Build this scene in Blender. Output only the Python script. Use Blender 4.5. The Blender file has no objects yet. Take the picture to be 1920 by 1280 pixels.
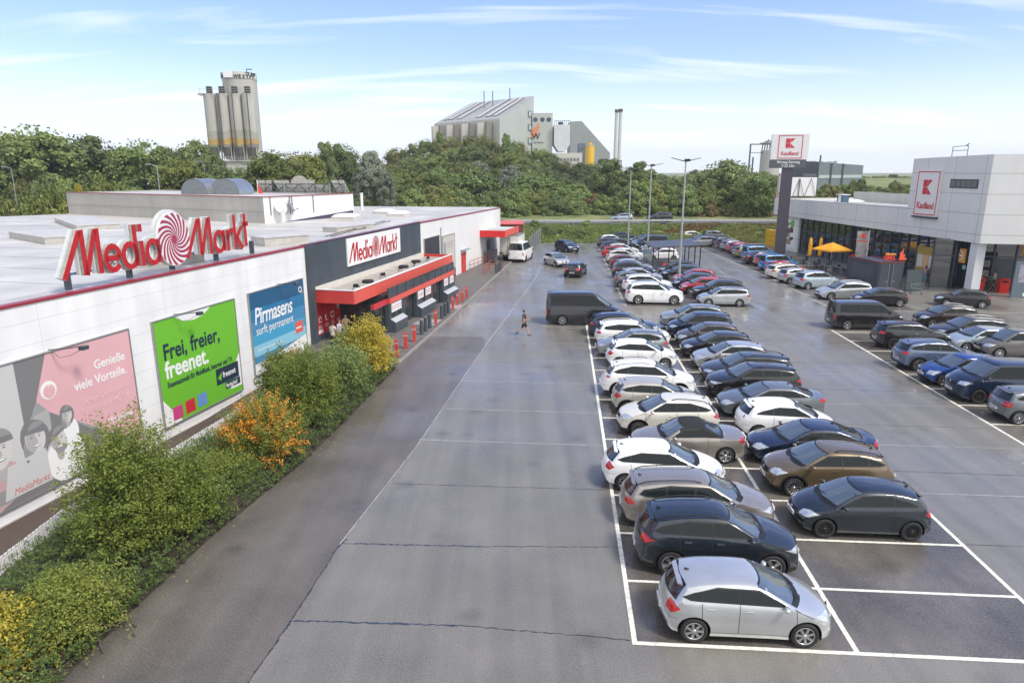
import bpy, bmesh, math, random
import numpy as np
from mathutils import Vector, Matrix, noise as mnoise

# ------------------------------------------------------------------ camera, sky, sun, exposure
SC = bpy.context.scene
COL = SC.collection
FPX, CAMH = 1280.0, 10.7
PITCH = math.atan(320 / FPX)
cam = bpy.data.cameras.new('camera')
cam.sensor_width = 36.0
cam.lens = 36.0 * FPX / 1920.0
cam.clip_start, cam.clip_end = 0.3, 6000
camo = bpy.data.objects.new('camera', cam)
COL.objects.link(camo)
camo.location = (0, 0, CAMH)
camo.rotation_euler = (math.radians(90) - PITCH, 0, 0)
SC.camera = camo
SUN_EL, SUN_AZ = math.radians(52), math.radians(125)   # azimuth measured clockwise from +Y
world = bpy.data.worlds.new('World')
SC.world = world
world.use_nodes = True
def build_world():
    nt = world.node_tree
    N, L = nt.nodes, nt.links
    N.clear()
    out = N.new('ShaderNodeOutputWorld'); bg = N.new('ShaderNodeBackground')
    sky = N.new('ShaderNodeTexSky'); sky.sky_type = 'NISHITA'; sky.sun_disc = False
    sky.sun_elevation = SUN_EL; sky.sun_rotation = SUN_AZ
    sky.air_density = 1.0; sky.dust_density = 0.6; sky.ozone_density = 2.0; sky.altitude = 100
    tc = N.new('ShaderNodeTexCoord'); sep = N.new('ShaderNodeSeparateXYZ')
    L.new(tc.outputs['Generated'], sep.inputs[0])
    # cirrus: project direction on a flat layer, stretch
    mx = N.new('ShaderNodeMath'); mx.operation = 'MAXIMUM'; mx.inputs[1].default_value = 0.0
    L.new(sep.outputs[2], mx.inputs[0])
    ad = N.new('ShaderNodeMath'); ad.operation = 'ADD'; ad.inputs[1].default_value = 0.22
    L.new(mx.outputs[0], ad.inputs[0])
    dv = N.new('ShaderNodeVectorMath'); dv.operation = 'DIVIDE'
    cmb = N.new('ShaderNodeCombineXYZ')
    for i in range(3): L.new(ad.outputs[0], cmb.inputs[i])
    L.new(tc.outputs['Generated'], dv.inputs[0]); L.new(cmb.outputs[0], dv.inputs[1])
    mp = N.new('ShaderNodeMapping'); mp.inputs['Rotation'].default_value = (0, 0, math.radians(-24))
    mp.inputs['Scale'].default_value = (0.42, 2.2, 0.0)
    mp.inputs['Location'].default_value = (3.1, 0.7, 0)
    L.new(dv.outputs[0], mp.inputs[0])
    n1 = N.new('ShaderNodeTexNoise'); n1.inputs['Scale'].default_value = 1.7; n1.inputs['Detail'].default_value = 7
    n1.inputs['Roughness'].default_value = 0.52; n1.inputs['Distortion'].default_value = 0.5
    L.new(mp.outputs[0], n1.inputs['Vector'])
    r1 = N.new('ShaderNodeMapRange'); r1.inputs[1].default_value = 0.53; r1.inputs[2].default_value = 0.74
    r1.inputs[3].default_value = 0.0; r1.inputs[4].default_value = 0.60
    L.new(n1.outputs[0], r1.inputs[0])
    # broad unseen cloud bank behind the viewer and overhead, added for neutral overcast light
    n2 = N.new('ShaderNodeTexNoise'); n2.inputs['Scale'].default_value = 1.1; n2.inputs['Detail'].default_value = 6
    n2.inputs['Roughness'].default_value = 0.55
    L.new(dv.outputs[0], n2.inputs['Vector'])
    my = N.new('ShaderNodeMapRange'); my.inputs[1].default_value = 0.72; my.inputs[2].default_value = 0.1
    my.inputs[3].default_value = -0.42; my.inputs[4].default_value = 0.09
    L.new(sep.outputs[1], my.inputs[0])
    a2 = N.new('ShaderNodeMath'); a2.operation = 'ADD'
    L.new(n2.outputs[0], a2.inputs[0]); L.new(my.outputs[0], a2.inputs[1])
    r2 = N.new('ShaderNodeMapRange'); r2.inputs[1].default_value = 0.42; r2.inputs[2].default_value = 0.58
    r2.inputs[3].default_value = 0.0; r2.inputs[4].default_value = 0.9
    L.new(a2.outputs[0], r2.inputs[0])
    # pale bank along the horizon
    hz = N.new('ShaderNodeMapRange'); hz.interpolation_type = 'SMOOTHSTEP'
    hz.inputs[1].default_value = -0.03; hz.inputs[2].default_value = 0.16
    hz.inputs[3].default_value = 0.92; hz.inputs[4].default_value = 0.0
    L.new(sep.outputs[2], hz.inputs[0])
    m1 = N.new('ShaderNodeMath'); m1.operation = 'MAXIMUM'
    L.new(r1.outputs[0], m1.inputs[0]); L.new(r2.outputs[0], m1.inputs[1])
    tint = N.new('ShaderNodeMix'); tint.data_type = 'RGBA'; tint.blend_type = 'MULTIPLY'
    tint.inputs[0].default_value = 1.0; tint.inputs[7].default_value = (1.06, 1.06, 1.40, 1)
    L.new(sky.outputs[0], tint.inputs[6])
    mix = N.new('ShaderNodeMix'); mix.data_type = 'RGBA'
    mix.inputs[7].default_value = (9.0, 8.8, 8.5, 1)
    L.new(m1.outputs[0], mix.inputs[0]); L.new(tint.outputs[2], mix.inputs[6])
    mh = N.new('ShaderNodeMix'); mh.data_type = 'RGBA'; mh.inputs[7].default_value = (7.2, 7.7, 8.3, 1)
    L.new(hz.outputs[0], mh.inputs[0]); L.new(mix.outputs[2], mh.inputs[6])
    L.new(mh.outputs[2], bg.inputs[0]); bg.inputs[1].default_value = 0.10
    L.new(bg.outputs[0], out.inputs[0])
build_world()
sl = bpy.data.lights.new('sun', 'SUN'); sl.energy = 2.2; sl.angle = math.radians(14); sl.color = (1, 0.94, 0.85)
so = bpy.data.objects.new('sun', sl); COL.objects.link(so)
so.rotation_euler = (math.radians(90) - SUN_EL, 0, math.pi - SUN_AZ)
SC.view_settings.view_transform = 'Standard'; SC.view_settings.look = 'None'
SC.view_settings.gamma = 1; SC.view_settings.exposure = 0.78
try:
    SC.cycles.max_bounces = 6; SC.cycles.diffuse_bounces = 3; SC.cycles.glossy_bounces = 3
    SC.cycles.transmission_bounces = 4; SC.cycles.transparent_max_bounces = 8
except Exception: pass

# ------------------------------------------------------------------ helpers
R = math.radians
def ray(px, py):
    x = (px - 960) / FPX; y = (py - 640) / FPX
    return (x, math.cos(PITCH) - y * math.sin(PITCH), -math.sin(PITCH) - y * math.cos(PITCH))
def G(px, py, z=0.0):                       # ground point seen at a pixel of the survey photo
    r = ray(px, py); t = (z - CAMH) / r[2]
    return Vector((r[0] * t, r[1] * t, z))
def AtY(px, py, Y):
    r = ray(px, py); t = Y / r[1]
    return Vector((r[0] * t, Y, CAMH + r[2] * t))

_M = {}
def srgb(c):
    if isinstance(c, str):
        c = [int(c[i:i + 2], 16) / 255 for i in (0, 2, 4)]
        c = [v / 12.92 if v <= .04045 else ((v + .055) / 1.055) ** 2.4 for v in c]
    return tuple(c[:3]) + (1,)
def mat(name, col, rough=0.6, metal=0.0, coat=0.0, spec=0.5, noise=0.0, nscale=3.0, bump=0.0, bscale=40, emit=0, ior=None, stretch=None, dirt=0.0):
    if name in _M: return _M[name]
    m = bpy.data.materials.new(name); m.use_nodes = True; _M[name] = m
    nt = m.node_tree; b = nt.nodes['Principled BSDF']
    c = srgb(col)
    b.inputs['Base Color'].default_value = c
    b.inputs['Roughness'].default_value = rough; b.inputs['Metallic'].default_value = metal
    b.inputs['Coat Weight'].default_value = coat; b.inputs['Coat Roughness'].default_value = 0.04
    b.inputs['Specular IOR Level'].default_value = spec
    if ior: b.inputs['IOR'].default_value = ior
    if emit:
        b.inputs['Emission Color'].default_value = c; b.inputs['Emission Strength'].default_value = emit
    N, L = nt.nodes, nt.links
    if noise or bump or dirt:
        tc = N.new('ShaderNodeTexCoord')
        src = tc.outputs['Object']
        if stretch:
            mp = N.new('ShaderNodeMapping'); mp.inputs['Scale'].default_value = stretch
            L.new(src, mp.inputs[0]); src = mp.outputs[0]
    if noise:
        n = N.new('ShaderNodeTexNoise'); n.inputs['Scale'].default_value = nscale; n.inputs['Detail'].default_value = 8
        n.inputs['Roughness'].default_value = .6
        L.new(src, n.inputs['Vector'])
        mr = N.new('ShaderNodeMapRange'); mr.inputs[1].default_value = .3; mr.inputs[2].default_value = .7
        mr.inputs[3].default_value = 1 - noise; mr.inputs[4].default_value = 1 + noise
        L.new(n.outputs[0], mr.inputs[0])
        vm = N.new('ShaderNodeVectorMath'); vm.operation = 'SCALE'; vm.inputs[0].default_value = c[:3]
        L.new(mr.outputs[0], vm.inputs['Scale']); L.new(vm.outputs[0], b.inputs['Base Color'])
        mr2 = N.new('ShaderNodeMapRange'); mr2.inputs[1].default_value = .3; mr2.inputs[2].default_value = .7
        mr2.inputs[3].default_value = max(0, rough - noise * .3); mr2.inputs[4].default_value = min(1, rough + noise * .3)
        L.new(n.outputs[0], mr2.inputs[0]); L.new(mr2.outputs[0], b.inputs['Roughness'])
    if bump:
        n = N.new('ShaderNodeTexNoise'); n.inputs['Scale'].default_value = bscale; n.inputs['Detail'].default_value = 4
        L.new(src, n.inputs['Vector'])
        bp = N.new('ShaderNodeBump'); bp.inputs['Strength'].default_value = bump; bp.inputs['Distance'].default_value = .02
        L.new(n.outputs[0], bp.inputs['Height']); L.new(bp.outputs[0], b.inputs['Normal'])
    return m

def link(o, parent=None):
    COL.objects.link(o)
    if parent: o.parent = parent
    return o
def tag(o, label, cat=None, group=None, kind=None):
    if label: o['label'] = label
    if cat: o['category'] = cat
    if group: o['group'] = group
    if kind: o['kind'] = kind
    return o
def thing(name, label, cat, loc=(0, 0, 0), rz=0.0, group=None):
    o = bpy.data.objects.new(name, None); COL.objects.link(o)
    o.empty_display_size = .3
    o.location = loc; o.rotation_euler = (0, 0, rz)
    return tag(o, label, cat, group)

class MB:
    def __init__(s): s.v = []; s.f = []; s.m = []; s.sm = []
    def add(s, vs, fs, m=0, smooth=False):
        o = len(s.v); s.v += [tuple(v) for v in vs]
        for f in fs: s.f.append([o + i for i in f]); s.m.append(m); s.sm.append(smooth)
        return s
    def box(s, x0, x1, y0, y1, z0, z1, m=0, rz=0, c=None):
        vs = [(x, y, z) for z in (z0, z1) for y in (y0, y1) for x in (x0, x1)]
        if rz:
            cx, cy = c if c else ((x0 + x1) / 2, (y0 + y1) / 2)
            ca, sa = math.cos(rz), math.sin(rz)
            vs = [(cx + (x - cx) * ca - (y - cy) * sa, cy + (x - cx) * sa + (y - cy) * ca, z) for x, y, z in vs]
        return s.add(vs, [(0, 2, 3, 1), (4, 5, 7, 6), (0, 1, 5, 4), (2, 6, 7, 3), (0, 4, 6, 2), (1, 3, 7, 5)], m)
    def prism(s, poly, z0, z1, m=0, ax='z', mt=None):
        # poly in plane, extruded; ax z: (x,y)->z ; ax y: (x,z) -> y ; ax x: (y,z) -> x
        def P(a, b, h): return {'z': (a, b, h), 'y': (a, h, b), 'x': (h, a, b)}[ax]
        n = len(poly); vs = [P(a, b, z0) for a, b in poly] + [P(a, b, z1) for a, b in poly]
        ar = sum(poly[i][0] * poly[(i + 1) % n][1] - poly[(i + 1) % n][0] * poly[i][1] for i in range(n))
        up = (ar > 0) == (z1 > z0)
        if ax == 'y': up = not up
        t = list(range(n, 2 * n)); b = list(range(n))[::-1]
        if not up: t = t[::-1]; b = b[::-1]
        fs = [t, b]
        for i in range(n):
            j = (i + 1) % n; q = (i, j, n + j, n + i)
            fs.append(q if up else q[::-1])
        s.add(vs, fs, m)
        if mt is not None: s.m[-n - 2] = mt
        return s
    def cyl(s, p0, p1, r0, r1=None, n=12, m=0, caps=True, smooth=True):
        r1 = r0 if r1 is None else r1
        p0, p1 = Vector(p0), Vector(p1); d = (p1 - p0)
        if d.length < 1e-6: return s
        d.normalize(); a = d.orthogonal().normalized(); b = d.cross(a)
        vs = []
        for p, r in ((p0, r0), (p1, r1)):
            for i in range(n):
                t = 2 * math.pi * i / n; vs.append(p + a * r * math.cos(t) + b * r * math.sin(t))
        s.add(vs, [(i, (i + 1) % n, n + (i + 1) % n, n + i) for i in range(n)], m, smooth)
        if caps:
            if r0 > 1e-4: s.add(vs[:n], [list(range(n))[::-1]], m)
            if r1 > 1e-4: s.add(vs[n:], [list(range(n))], m)
        return s
    def tube(s, pts, r, n=6, m=0):
        for a, b in zip(pts[:-1], pts[1:]): s.cyl(a, b, r, r, n, m)
        return s
    def lathe(s, prof, n=20, m=0, c=(0, 0, 0), ax='z', smooth=True):
        vs = []
        for r, z in prof:
            for i in range(n):
                t = 2 * math.pi * i / n; a, b = r * math.cos(t), r * math.sin(t)
                p = {'z': (a, b, z), 'y': (b, z, a), 'x': (z, a, b)}[ax]
                vs.append((c[0] + p[0], c[1] + p[1], c[2] + p[2]))
        k = len(prof)
        return s.add(vs, [(j * n + i, j * n + (i + 1) % n, (j + 1) * n + (i + 1) % n, (j + 1) * n + i) for j in range(k - 1) for i in range(n)], m, smooth)
    def ell(s, c, r, n=10, k=6, m=0):
        prof = [(max(1e-3, math.sin(math.pi * j / k)), -math.cos(math.pi * j / k)) for j in range(k + 1)]
        o = len(s.v); s.lathe(prof, n, m)
        for i in range(o, len(s.v)):
            x, y, z = s.v[i]; s.v[i] = (c[0] + x * r[0], c[1] + y * r[1], c[2] + z * r[2])
        return s
    def mesh(s, name, mats):
        me = bpy.data.meshes.new(name)
        me.from_pydata(s.v, [], s.f)
        for m in (mats if isinstance(mats, (list, tuple)) else [mats]): me.materials.append(m)
        me.polygons.foreach_set('material_index', s.m)
        me.polygons.foreach_set('use_smooth', s.sm)
        me.update(); return me
    def build(s, name, mats, parent=None):
        return link(bpy.data.objects.new(name, s.mesh(name, mats)), parent)

def set_rot(o, rx=0, ry=0, rz=0): o.rotation_euler = (rx, ry, rz); return o
def copy_tree(o, parent=None, name=None):
    c = o.copy(); COL.objects.link(c); c.parent = parent
    if name: c.name = name
    for ch in o.children: copy_tree(ch, c)
    return c

def text_mesh(txt, size, mats, name, parent=None, M=None, extrude=0.01, shear=0.0, bold=0.0, align='LEFT', sx=1.0, spacing=1.0, bevel=0):
    cu = bpy.data.curves.new('t', 'FONT'); cu.body = txt; cu.size = size; cu.extrude = extrude; cu.shear = shear
    cu.offset = bold; cu.align_x = align; cu.space_character = spacing; cu.resolution_u = 4
    o = bpy.data.objects.new('t', cu); COL.objects.link(o)
    bpy.context.view_layer.update()
    me = bpy.data.meshes.new_from_object(o.evaluated_get(bpy.context.evaluated_depsgraph_get()))
    bpy.data.objects.remove(o); bpy.data.curves.remove(cu)
    me.transform(Matrix.Diagonal((sx, 1, 1, 1)))
    if M is not None: me.transform(M)
    me.materials.clear(); me.materials.append(mats); me.name = name
    return link(bpy.data.objects.new(name, me), parent)
def text_bm(mb, txt, size, m, M, extrude=.004, shear=0, bold=0, align='LEFT', sx=1.0, spacing=1.0):
    o = text_mesh(txt, size, None, 'tmp', None, M, extrude, shear, bold, align, sx, spacing)
    me = o.data
    mb.add([v.co[:] for v in me.vertices], [list(p.vertices) for p in me.polygons], m)
    bpy.data.objects.remove(o); bpy.data.meshes.remove(me)
def wallM(x, y, z): return Matrix.Translation((x, y, z)) @ Matrix.Rotation(R(90), 4, 'X')

GLASS = mat('dark_glass', (.011, .016, .017), .04, spec=.5, ior=1.36)
WGLASS = mat('windscreen_glass', (.06, .08, .088), .02, spec=.9, ior=2.1)
BLACK = mat('black_plastic', (.007, .007, .008), .5, noise=.3, nscale=8)
UNDER = mat('underbody_black', (.006, .006, .006), .8)
CHROME = mat('chrome', (.75, .76, .78), .12, metal=1)
WHITE = mat('white_paint', (.72, .73, .74), .45, noise=.04, nscale=1.5)
GALV = mat('galvanised_steel', (.42, .44, .45), .38, metal=.85, noise=.12, nscale=5)
RED = mat('red_paint', (.55, .045, .035), .42, noise=.08, nscale=1.2)
DGREY = mat('dark_grey_paint', (.055, .07, .085), .45, noise=.10, nscale=1.5)
# ------------------------------------------------------------------ cars
HL = mat('headlight_lens', (.62, .66, .68), .08, metal=.55, coat=1, noise=.35, nscale=14)
TL = mat('taillight_lens', (.42, .008, .012), .12, coat=1, noise=.3, nscale=10)
AMBER = mat('indicator_amber', (.8, .25, .02), .2, coat=1)
SEAM = mat('door_gap', (.008, .008, .008), .8)
PLATE = mat('plate_white', (.7, .7, .7), .4)
RUBBER = mat('tyre_rubber', (.014, .014, .015), .75, noise=.2, nscale=12)
ALLOY = mat('alloy_rim', (.52, .53, .55), .25, metal=.9, noise=.15, nscale=9)
DALLOY = mat('dark_rim', (.035, .035, .038), .4, metal=.5)
CANVAS = mat('soft_top_canvas', (.012, .013, .015), .9, bump=.3, bscale=90)
def paint(name, col, metal=.35, rough=.27):
    key = 'paint_' + name
    if key in _M: return _M[key]
    m = bpy.data.materials.new(key); m.use_nodes = True; _M[key] = m
    nt = m.node_tree; b = nt.nodes['Principled BSDF']; N, L = nt.nodes, nt.links
    c = srgb(col)
    b.inputs['Metallic'].default_value = metal; b.inputs['Roughness'].default_value = rough
    b.inputs['Coat Weight'].default_value = 1.0; b.inputs['Coat Roughness'].default_value = .03
    tc = N.new('ShaderNodeTexCoord')
    # rain beads and road film: small brightness speckle plus a faint grime tint low on the panels
    n = N.new('ShaderNodeTexNoise'); n.inputs['Scale'].default_value = 38; n.inputs['Detail'].default_value = 3
    L.new(tc.outputs['Object'], n.inputs['Vector'])
    n2 = N.new('ShaderNodeTexNoise'); n2.inputs['Scale'].default_value = 1.6; n2.inputs['Detail'].default_value = 6
    L.new(tc.outputs['Object'], n2.inputs['Vector'])
    mr = N.new('ShaderNodeMapRange'); mr.inputs[1].default_value = .35; mr.inputs[2].default_value = .75
    mr.inputs[3].default_value = .93; mr.inputs[4].default_value = 1.07
    L.new(n2.outputs[0], mr.inputs[0])
    vm = N.new('ShaderNodeVectorMath'); vm.operation = 'SCALE'; vm.inputs[0].default_value = c[:3]
    L.new(mr.outputs[0], vm.inputs['Scale']); L.new(vm.outputs[0], b.inputs['Base Color'])
    bp = N.new('ShaderNodeBump'); bp.inputs['Strength'].default_value = .05; bp.inputs['Distance'].default_value = .003
    L.new(n.outputs[0], bp.inputs['Height']); L.new(bp.outputs[0], b.inputs['Coat Normal'])
    return m
P_SILVER = paint('silver', (.52, .54, .56), .6); P_WHITE = paint('white', (.80, .81, .82), 0, .4)
P_OFFW = paint('warm_white', (.66, .64, .58), .1, .4); P_BLACK = paint('black', (.012, .012, .014), .2)
P_ANTH = paint('anthracite', (.035, .042, .052), .4); P_NAVY = paint('navy', (.012, .025, .065), .4)
P_CHAMP = paint('champagne', (.34, .31, .275), .6); P_BROWN = paint('bronze_brown', (.175, .13, .075), .5)
P_GREY = paint('mid_grey', (.16, .18, .195), .5); P_LGREY = paint('light_grey', (.30, .33, .35), .5)
P_RED = paint('red', (.42, .012, .018), .1); P_DRED = paint('dark_red', (.16, .012, .016), .3)
P_BLUE = paint('bright_blue', (.015, .065, .27), .4); P_LBLUE = paint('light_blue', (.40, .49, .56), .5)
P_SKY = paint('sky_blue', (.02, .20, .50), .1); P_ORANGE = paint('copper_orange', (.42, .08, .04), .3)
P_SLATE = paint('slate_blue', (.13, .175, .27), .5); P_DBROWN = paint('dark_brown', (.04, .028, .026), .4)
P_PETROL = paint('petrol_dark', (.020, .029, .040), .45); P_OLIVE = paint('olive_beige', (.25, .25, .15), .4)
P_TAUPE = paint('taupe', (.095, .08, .075), .4); P_PEARL = paint('pearl_beige', (.46, .44, .395), .35)

def chaikin(p, it=2):
    for _ in range(it):
        q = [p[0]]
        for a, b in zip(p[:-1], p[1:]):
            q.append((a[0] * .75 + b[0] * .25, a[1] * .75 + b[1] * .25)); q.append((a[0] * .25 + b[0] * .75, a[1] * .25 + b[1] * .75))
        q.append(p[-1]); p = q
    return p
def interp(p, x):
    if x <= p[0][0]: return p[0][1]
    for a, b in zip(p[:-1], p[1:]):
        if x <= b[0]:
            d = b[0] - a[0]
            return a[1] + (b[1] - a[1]) * ((x - a[0]) / d if d > 1e-9 else 1)
    return p[-1][1]
def resample(p, step):
    out = [p[0]]; acc = 0
    for a, b in zip(p[:-1], p[1:]):
        d = math.hypot(b[0] - a[0], b[1] - a[1]); t = 0
        while acc + (d - t) >= step:
            t += step - acc; acc = 0
            out.append((a[0] + (b[0] - a[0]) * t / d, a[1] + (b[1] - a[1]) * t / d))
        acc += d - t
    if math.hypot(out[-1][0] - p[-1][0], out[-1][1] - p[-1][1]) > step * .3: out.append(p[-1])
    else: out[-1] = p[-1]
    return out
def clip_poly(poly, x, keep_less):
    out = []
    n = len(poly)
    for i in range(n):
        a, b = poly[i], poly[(i + 1) % n]
        ia = (a[0] <= x) == keep_less; ib = (b[0] <= x) == keep_less
        if ia: out.append(a)
        if ia != ib:
            t = (x - a[0]) / (b[0] - a[0]); out.append((x, a[1] + (b[1] - a[1]) * t))
    return out
def inset(poly, d):
    ar = sum(poly[i][0] * poly[(i + 1) % len(poly)][1] - poly[(i + 1) % len(poly)][0] * poly[i][1] for i in range(len(poly)))
    if ar < 0: poly = poly[::-1]
    n = len(poly); L = []
    for i in range(n):
        a, b = poly[i], poly[(i + 1) % n]
        dx, dz = b[0] - a[0], b[1] - a[1]; l = math.hypot(dx, dz) or 1
        nx, nz = -dz / l, dx / l
        L.append((nx, nz, nx * a[0] + nz * a[1] + d))
    out = []
    for i in range(n):
        a, b = L[i - 1], L[i]; D = a[0] * b[1] - a[1] * b[0]
        if abs(D) < 1e-6: continue
        out.append(((a[2] * b[1] - b[2] * a[1]) / D, (a[0] * b[2] - b[0] * a[2]) / D))
    return out

# name: L W H nose cowl header peak roofend backlight-base tail wheels radius ...
KINDS = {
 'small_hatch':  dict(L=3.7, W=1.66, H=1.50, nz=.78, c=(.80, 1.03), h=(1.55, 1.43), pk=1.95, re=(3.3, 1.40), b=(3.60, 1.0), t=(3.68, .84), xf=.68, xr=3.04, r=.30, doors=3),
 'hatchback':    dict(hl=[(.04, .58), (.30, .58), (.62, .74), (.52, .80), (.16, .74)], L=4.0, W=1.74, H=1.48, nz=.77, c=(.88, 1.01), h=(1.72, 1.41), pk=2.2, re=(3.52, 1.36), b=(3.86, .99), t=(3.96, .83), xf=.76, xr=3.27, r=.31),
 'three_door':   dict(L=4.0, W=1.72, H=1.48, nz=.77, c=(.88, 1.00), h=(1.72, 1.41), pk=2.15, re=(3.50, 1.34), b=(3.84, .99), t=(3.96, .83), xf=.76, xr=3.27, r=.31, doors=3),
 'compact':      dict(L=4.25, W=1.78, H=1.47, nz=.77, c=(1.02, .99), h=(1.90, 1.40), pk=2.4, re=(3.72, 1.34), b=(4.10, .98), t=(4.21, .84), xf=.86, xr=3.48, r=.315),
 'old_hatch':    dict(L=4.02, W=1.70, H=1.42, nz=.76, c=(1.12, .94), h=(1.78, 1.35), pk=2.3, re=(3.50, 1.33), b=(3.86, .92), t=(3.99, .84), xf=.82, xr=3.29, r=.30),
 'suv':          dict(hl=[(.03, .76), (.32, .78), (.60, .885), (.30, .885), (.08, .845)], tl=[(4.02, 1.02), (4.2, 1.09), (4.7, 1.07), (4.7, .93), (4.28, .92)], L=4.5, W=1.86, H=1.66, nz=.93, c=(1.10, 1.14), h=(1.95, 1.58), pk=2.4, re=(4.00, 1.52), b=(4.36, 1.10), t=(4.46, .96), xf=.88, xr=3.56, r=.36, clad=1, rails=1),
 'small_suv':    dict(L=4.22, W=1.80, H=1.57, nz=.88, c=(.98, 1.08), h=(1.80, 1.49), pk=2.25, re=(3.70, 1.43), b=(4.05, 1.05), t=(4.17, .93), xf=.82, xr=3.41, r=.335, clad=1, rails=1),
 'big_suv':      dict(L=4.80, W=1.92, H=1.76, nz=1.02, c=(1.30, 1.20), h=(2.05, 1.67), pk=2.5, re=(4.35, 1.66), b=(4.68, 1.14), t=(4.77, 1.0), xf=.88, xr=3.80, r=.385, rails=1),
 'crossover':    dict(L=3.98, W=1.74, H=1.50, nz=.84, c=(.88, 1.04), h=(1.70, 1.43), pk=2.15, re=(3.55, 1.40), b=(3.86, 1.02), t=(3.95, .88), xf=.80, xr=3.33, r=.32, clad=1),
 'estate':       dict(hl=[(.03, .60), (.34, .63), (.56, .745), (.30, .745), (.08, .69)], tl=[(4.35, .84), (4.45, .95), (4.9, .95), (4.9, .80), (4.5, .79)], L=4.75, W=1.82, H=1.50, nz=.77, c=(1.15, .99), h=(2.0, 1.42), pk=2.5, re=(4.30, 1.38), b=(4.62, .99), t=(4.72, .86), xf=.92, xr=3.64, r=.325, rails=1, q=1),
 'small_estate': dict(L=4.25, W=1.66, H=1.49, nz=.77, c=(.92, 1.0), h=(1.70, 1.42), pk=2.2, re=(3.92, 1.42), b=(4.16, .98), t=(4.22, .86), xf=.80, xr=3.26, r=.30, rails=1, q=1),
 'saloon':       dict(L=4.72, W=1.82, H=1.44, nz=.75, c=(1.15, .97), h=(2.02, 1.37), pk=2.45, re=(3.25, 1.38), b=(4.12, 1.04), t=(4.66, 1.00), xf=.92, xr=3.66, r=.33, deck=1),
 'mpv':          dict(L=4.40, W=1.80, H=1.64, nz=.84, c=(.82, 1.08), h=(1.72, 1.56), pk=2.25, re=(3.90, 1.53), b=(4.26, 1.04), t=(4.36, .90), xf=.84, xr=3.60, r=.325, q=1),
 'cabrio':       dict(L=4.36, W=1.75, H=1.41, nz=.75, c=(1.20, .96), h=(1.85, 1.34), pk=2.2, re=(2.75, 1.36), b=(3.42, 1.02), t=(4.28, .98), xf=.84, xr=3.50, r=.32, deck=1, doors=3, soft=1),
 'passenger_van': dict(L=4.95, W=1.92, H=1.95, nz=1.0, c=(.80, 1.28), h=(1.60, 1.86), pk=2.1, re=(4.74, 1.88), b=(4.90, 1.15), t=(4.93, .98), xf=.92, xr=3.95, r=.345, van=1, belt=1.18),
 'tall_van':     dict(L=5.55, W=2.02, H=2.50, nz=1.08, c=(.85, 1.42), h=(1.95, 2.30), pk=2.5, re=(5.40, 2.42), b=(5.50, 1.45), t=(5.53, 1.0), xf=1.0, xr=4.30, r=.36, van=1, belt=1.35),
 'box_estate':   dict(L=4.40, W=1.78, H=1.80, nz=.92, c=(.95, 1.16), h=(1.62, 1.70), pk=2.1, re=(4.18, 1.76), b=(4.33, 1.10), t=(4.38, .95), xf=.84, xr=3.58, r=.325, rails=1, q=1),
}
NOPARTS = set()
_cars = {}
def rim_mesh(style, r):
    key = ('rim', style, r)
    if key in _cars: return _cars[key]
    mb = MB(); rr = r * .70
    mb.lathe([(rr, 0.0), (rr * .93, .012), (rr * .90, -.02), (rr * .88, -.07)], 28, 0, ax='y')
    mb.lathe([(rr * .90, -.055), (.001, -.05)], 20, 1, ax='y')
    mb.lathe([(rr * .20, -.05), (rr * .20, .006), (.001, .012)], 12, 0, ax='y')
    ns = {'five': 5, 'seven': 7, 'ten': 10, 'steel': 12}[style]
    for k in range(ns):
        a = 2 * math.pi * k / ns; w0, w1 = (rr * .11, rr * .15) if ns <= 7 else (rr * .05, rr * .08)
        if style == 'five': w1 = rr * .24
        ca, sa = math.cos(a), math.sin(a)
        def q(rad, t, y): return (rad * ca - t * sa, y, rad * sa + t * ca)
        vs = [q(rr * .1, -w0, .004), q(rr * .1, w0, .004), q(rr * .93, w1, -.004), q(rr * .93, -w1, -.004),
              q(rr * .1, -w0, -.04), q(rr * .1, w0, -.04), q(rr * .93, w1, -.045), q(rr * .93, -w1, -.045)]
        mb.add(vs, [(0, 1, 2, 3), (0, 3, 7, 4), (1, 5, 6, 2)], 0)
    me = mb.mesh('rim', [DALLOY if style == 'steel' else ALLOY, DALLOY])
    me.flip_normals() if False else None
    _cars[key] = me; return me
def tyre_mesh(r):
    key = ('tyre', r)
    if key in _cars: return _cars[key]
    w = .10; rr = r * .70
    mb = MB()
    mb.lathe([(rr, .0), (rr * 1.04, .012), (r * .93, .012), (r * .985, -.01), (r, -.035), (r, -2 * w + .035), (r * .985, -2 * w + .01), (r * .9, -2 * w), (rr, -2 * w)], 30, 0, ax='y')
    me = mb.mesh('wheel', [RUBBER]); _cars[key] = me; return me

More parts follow.
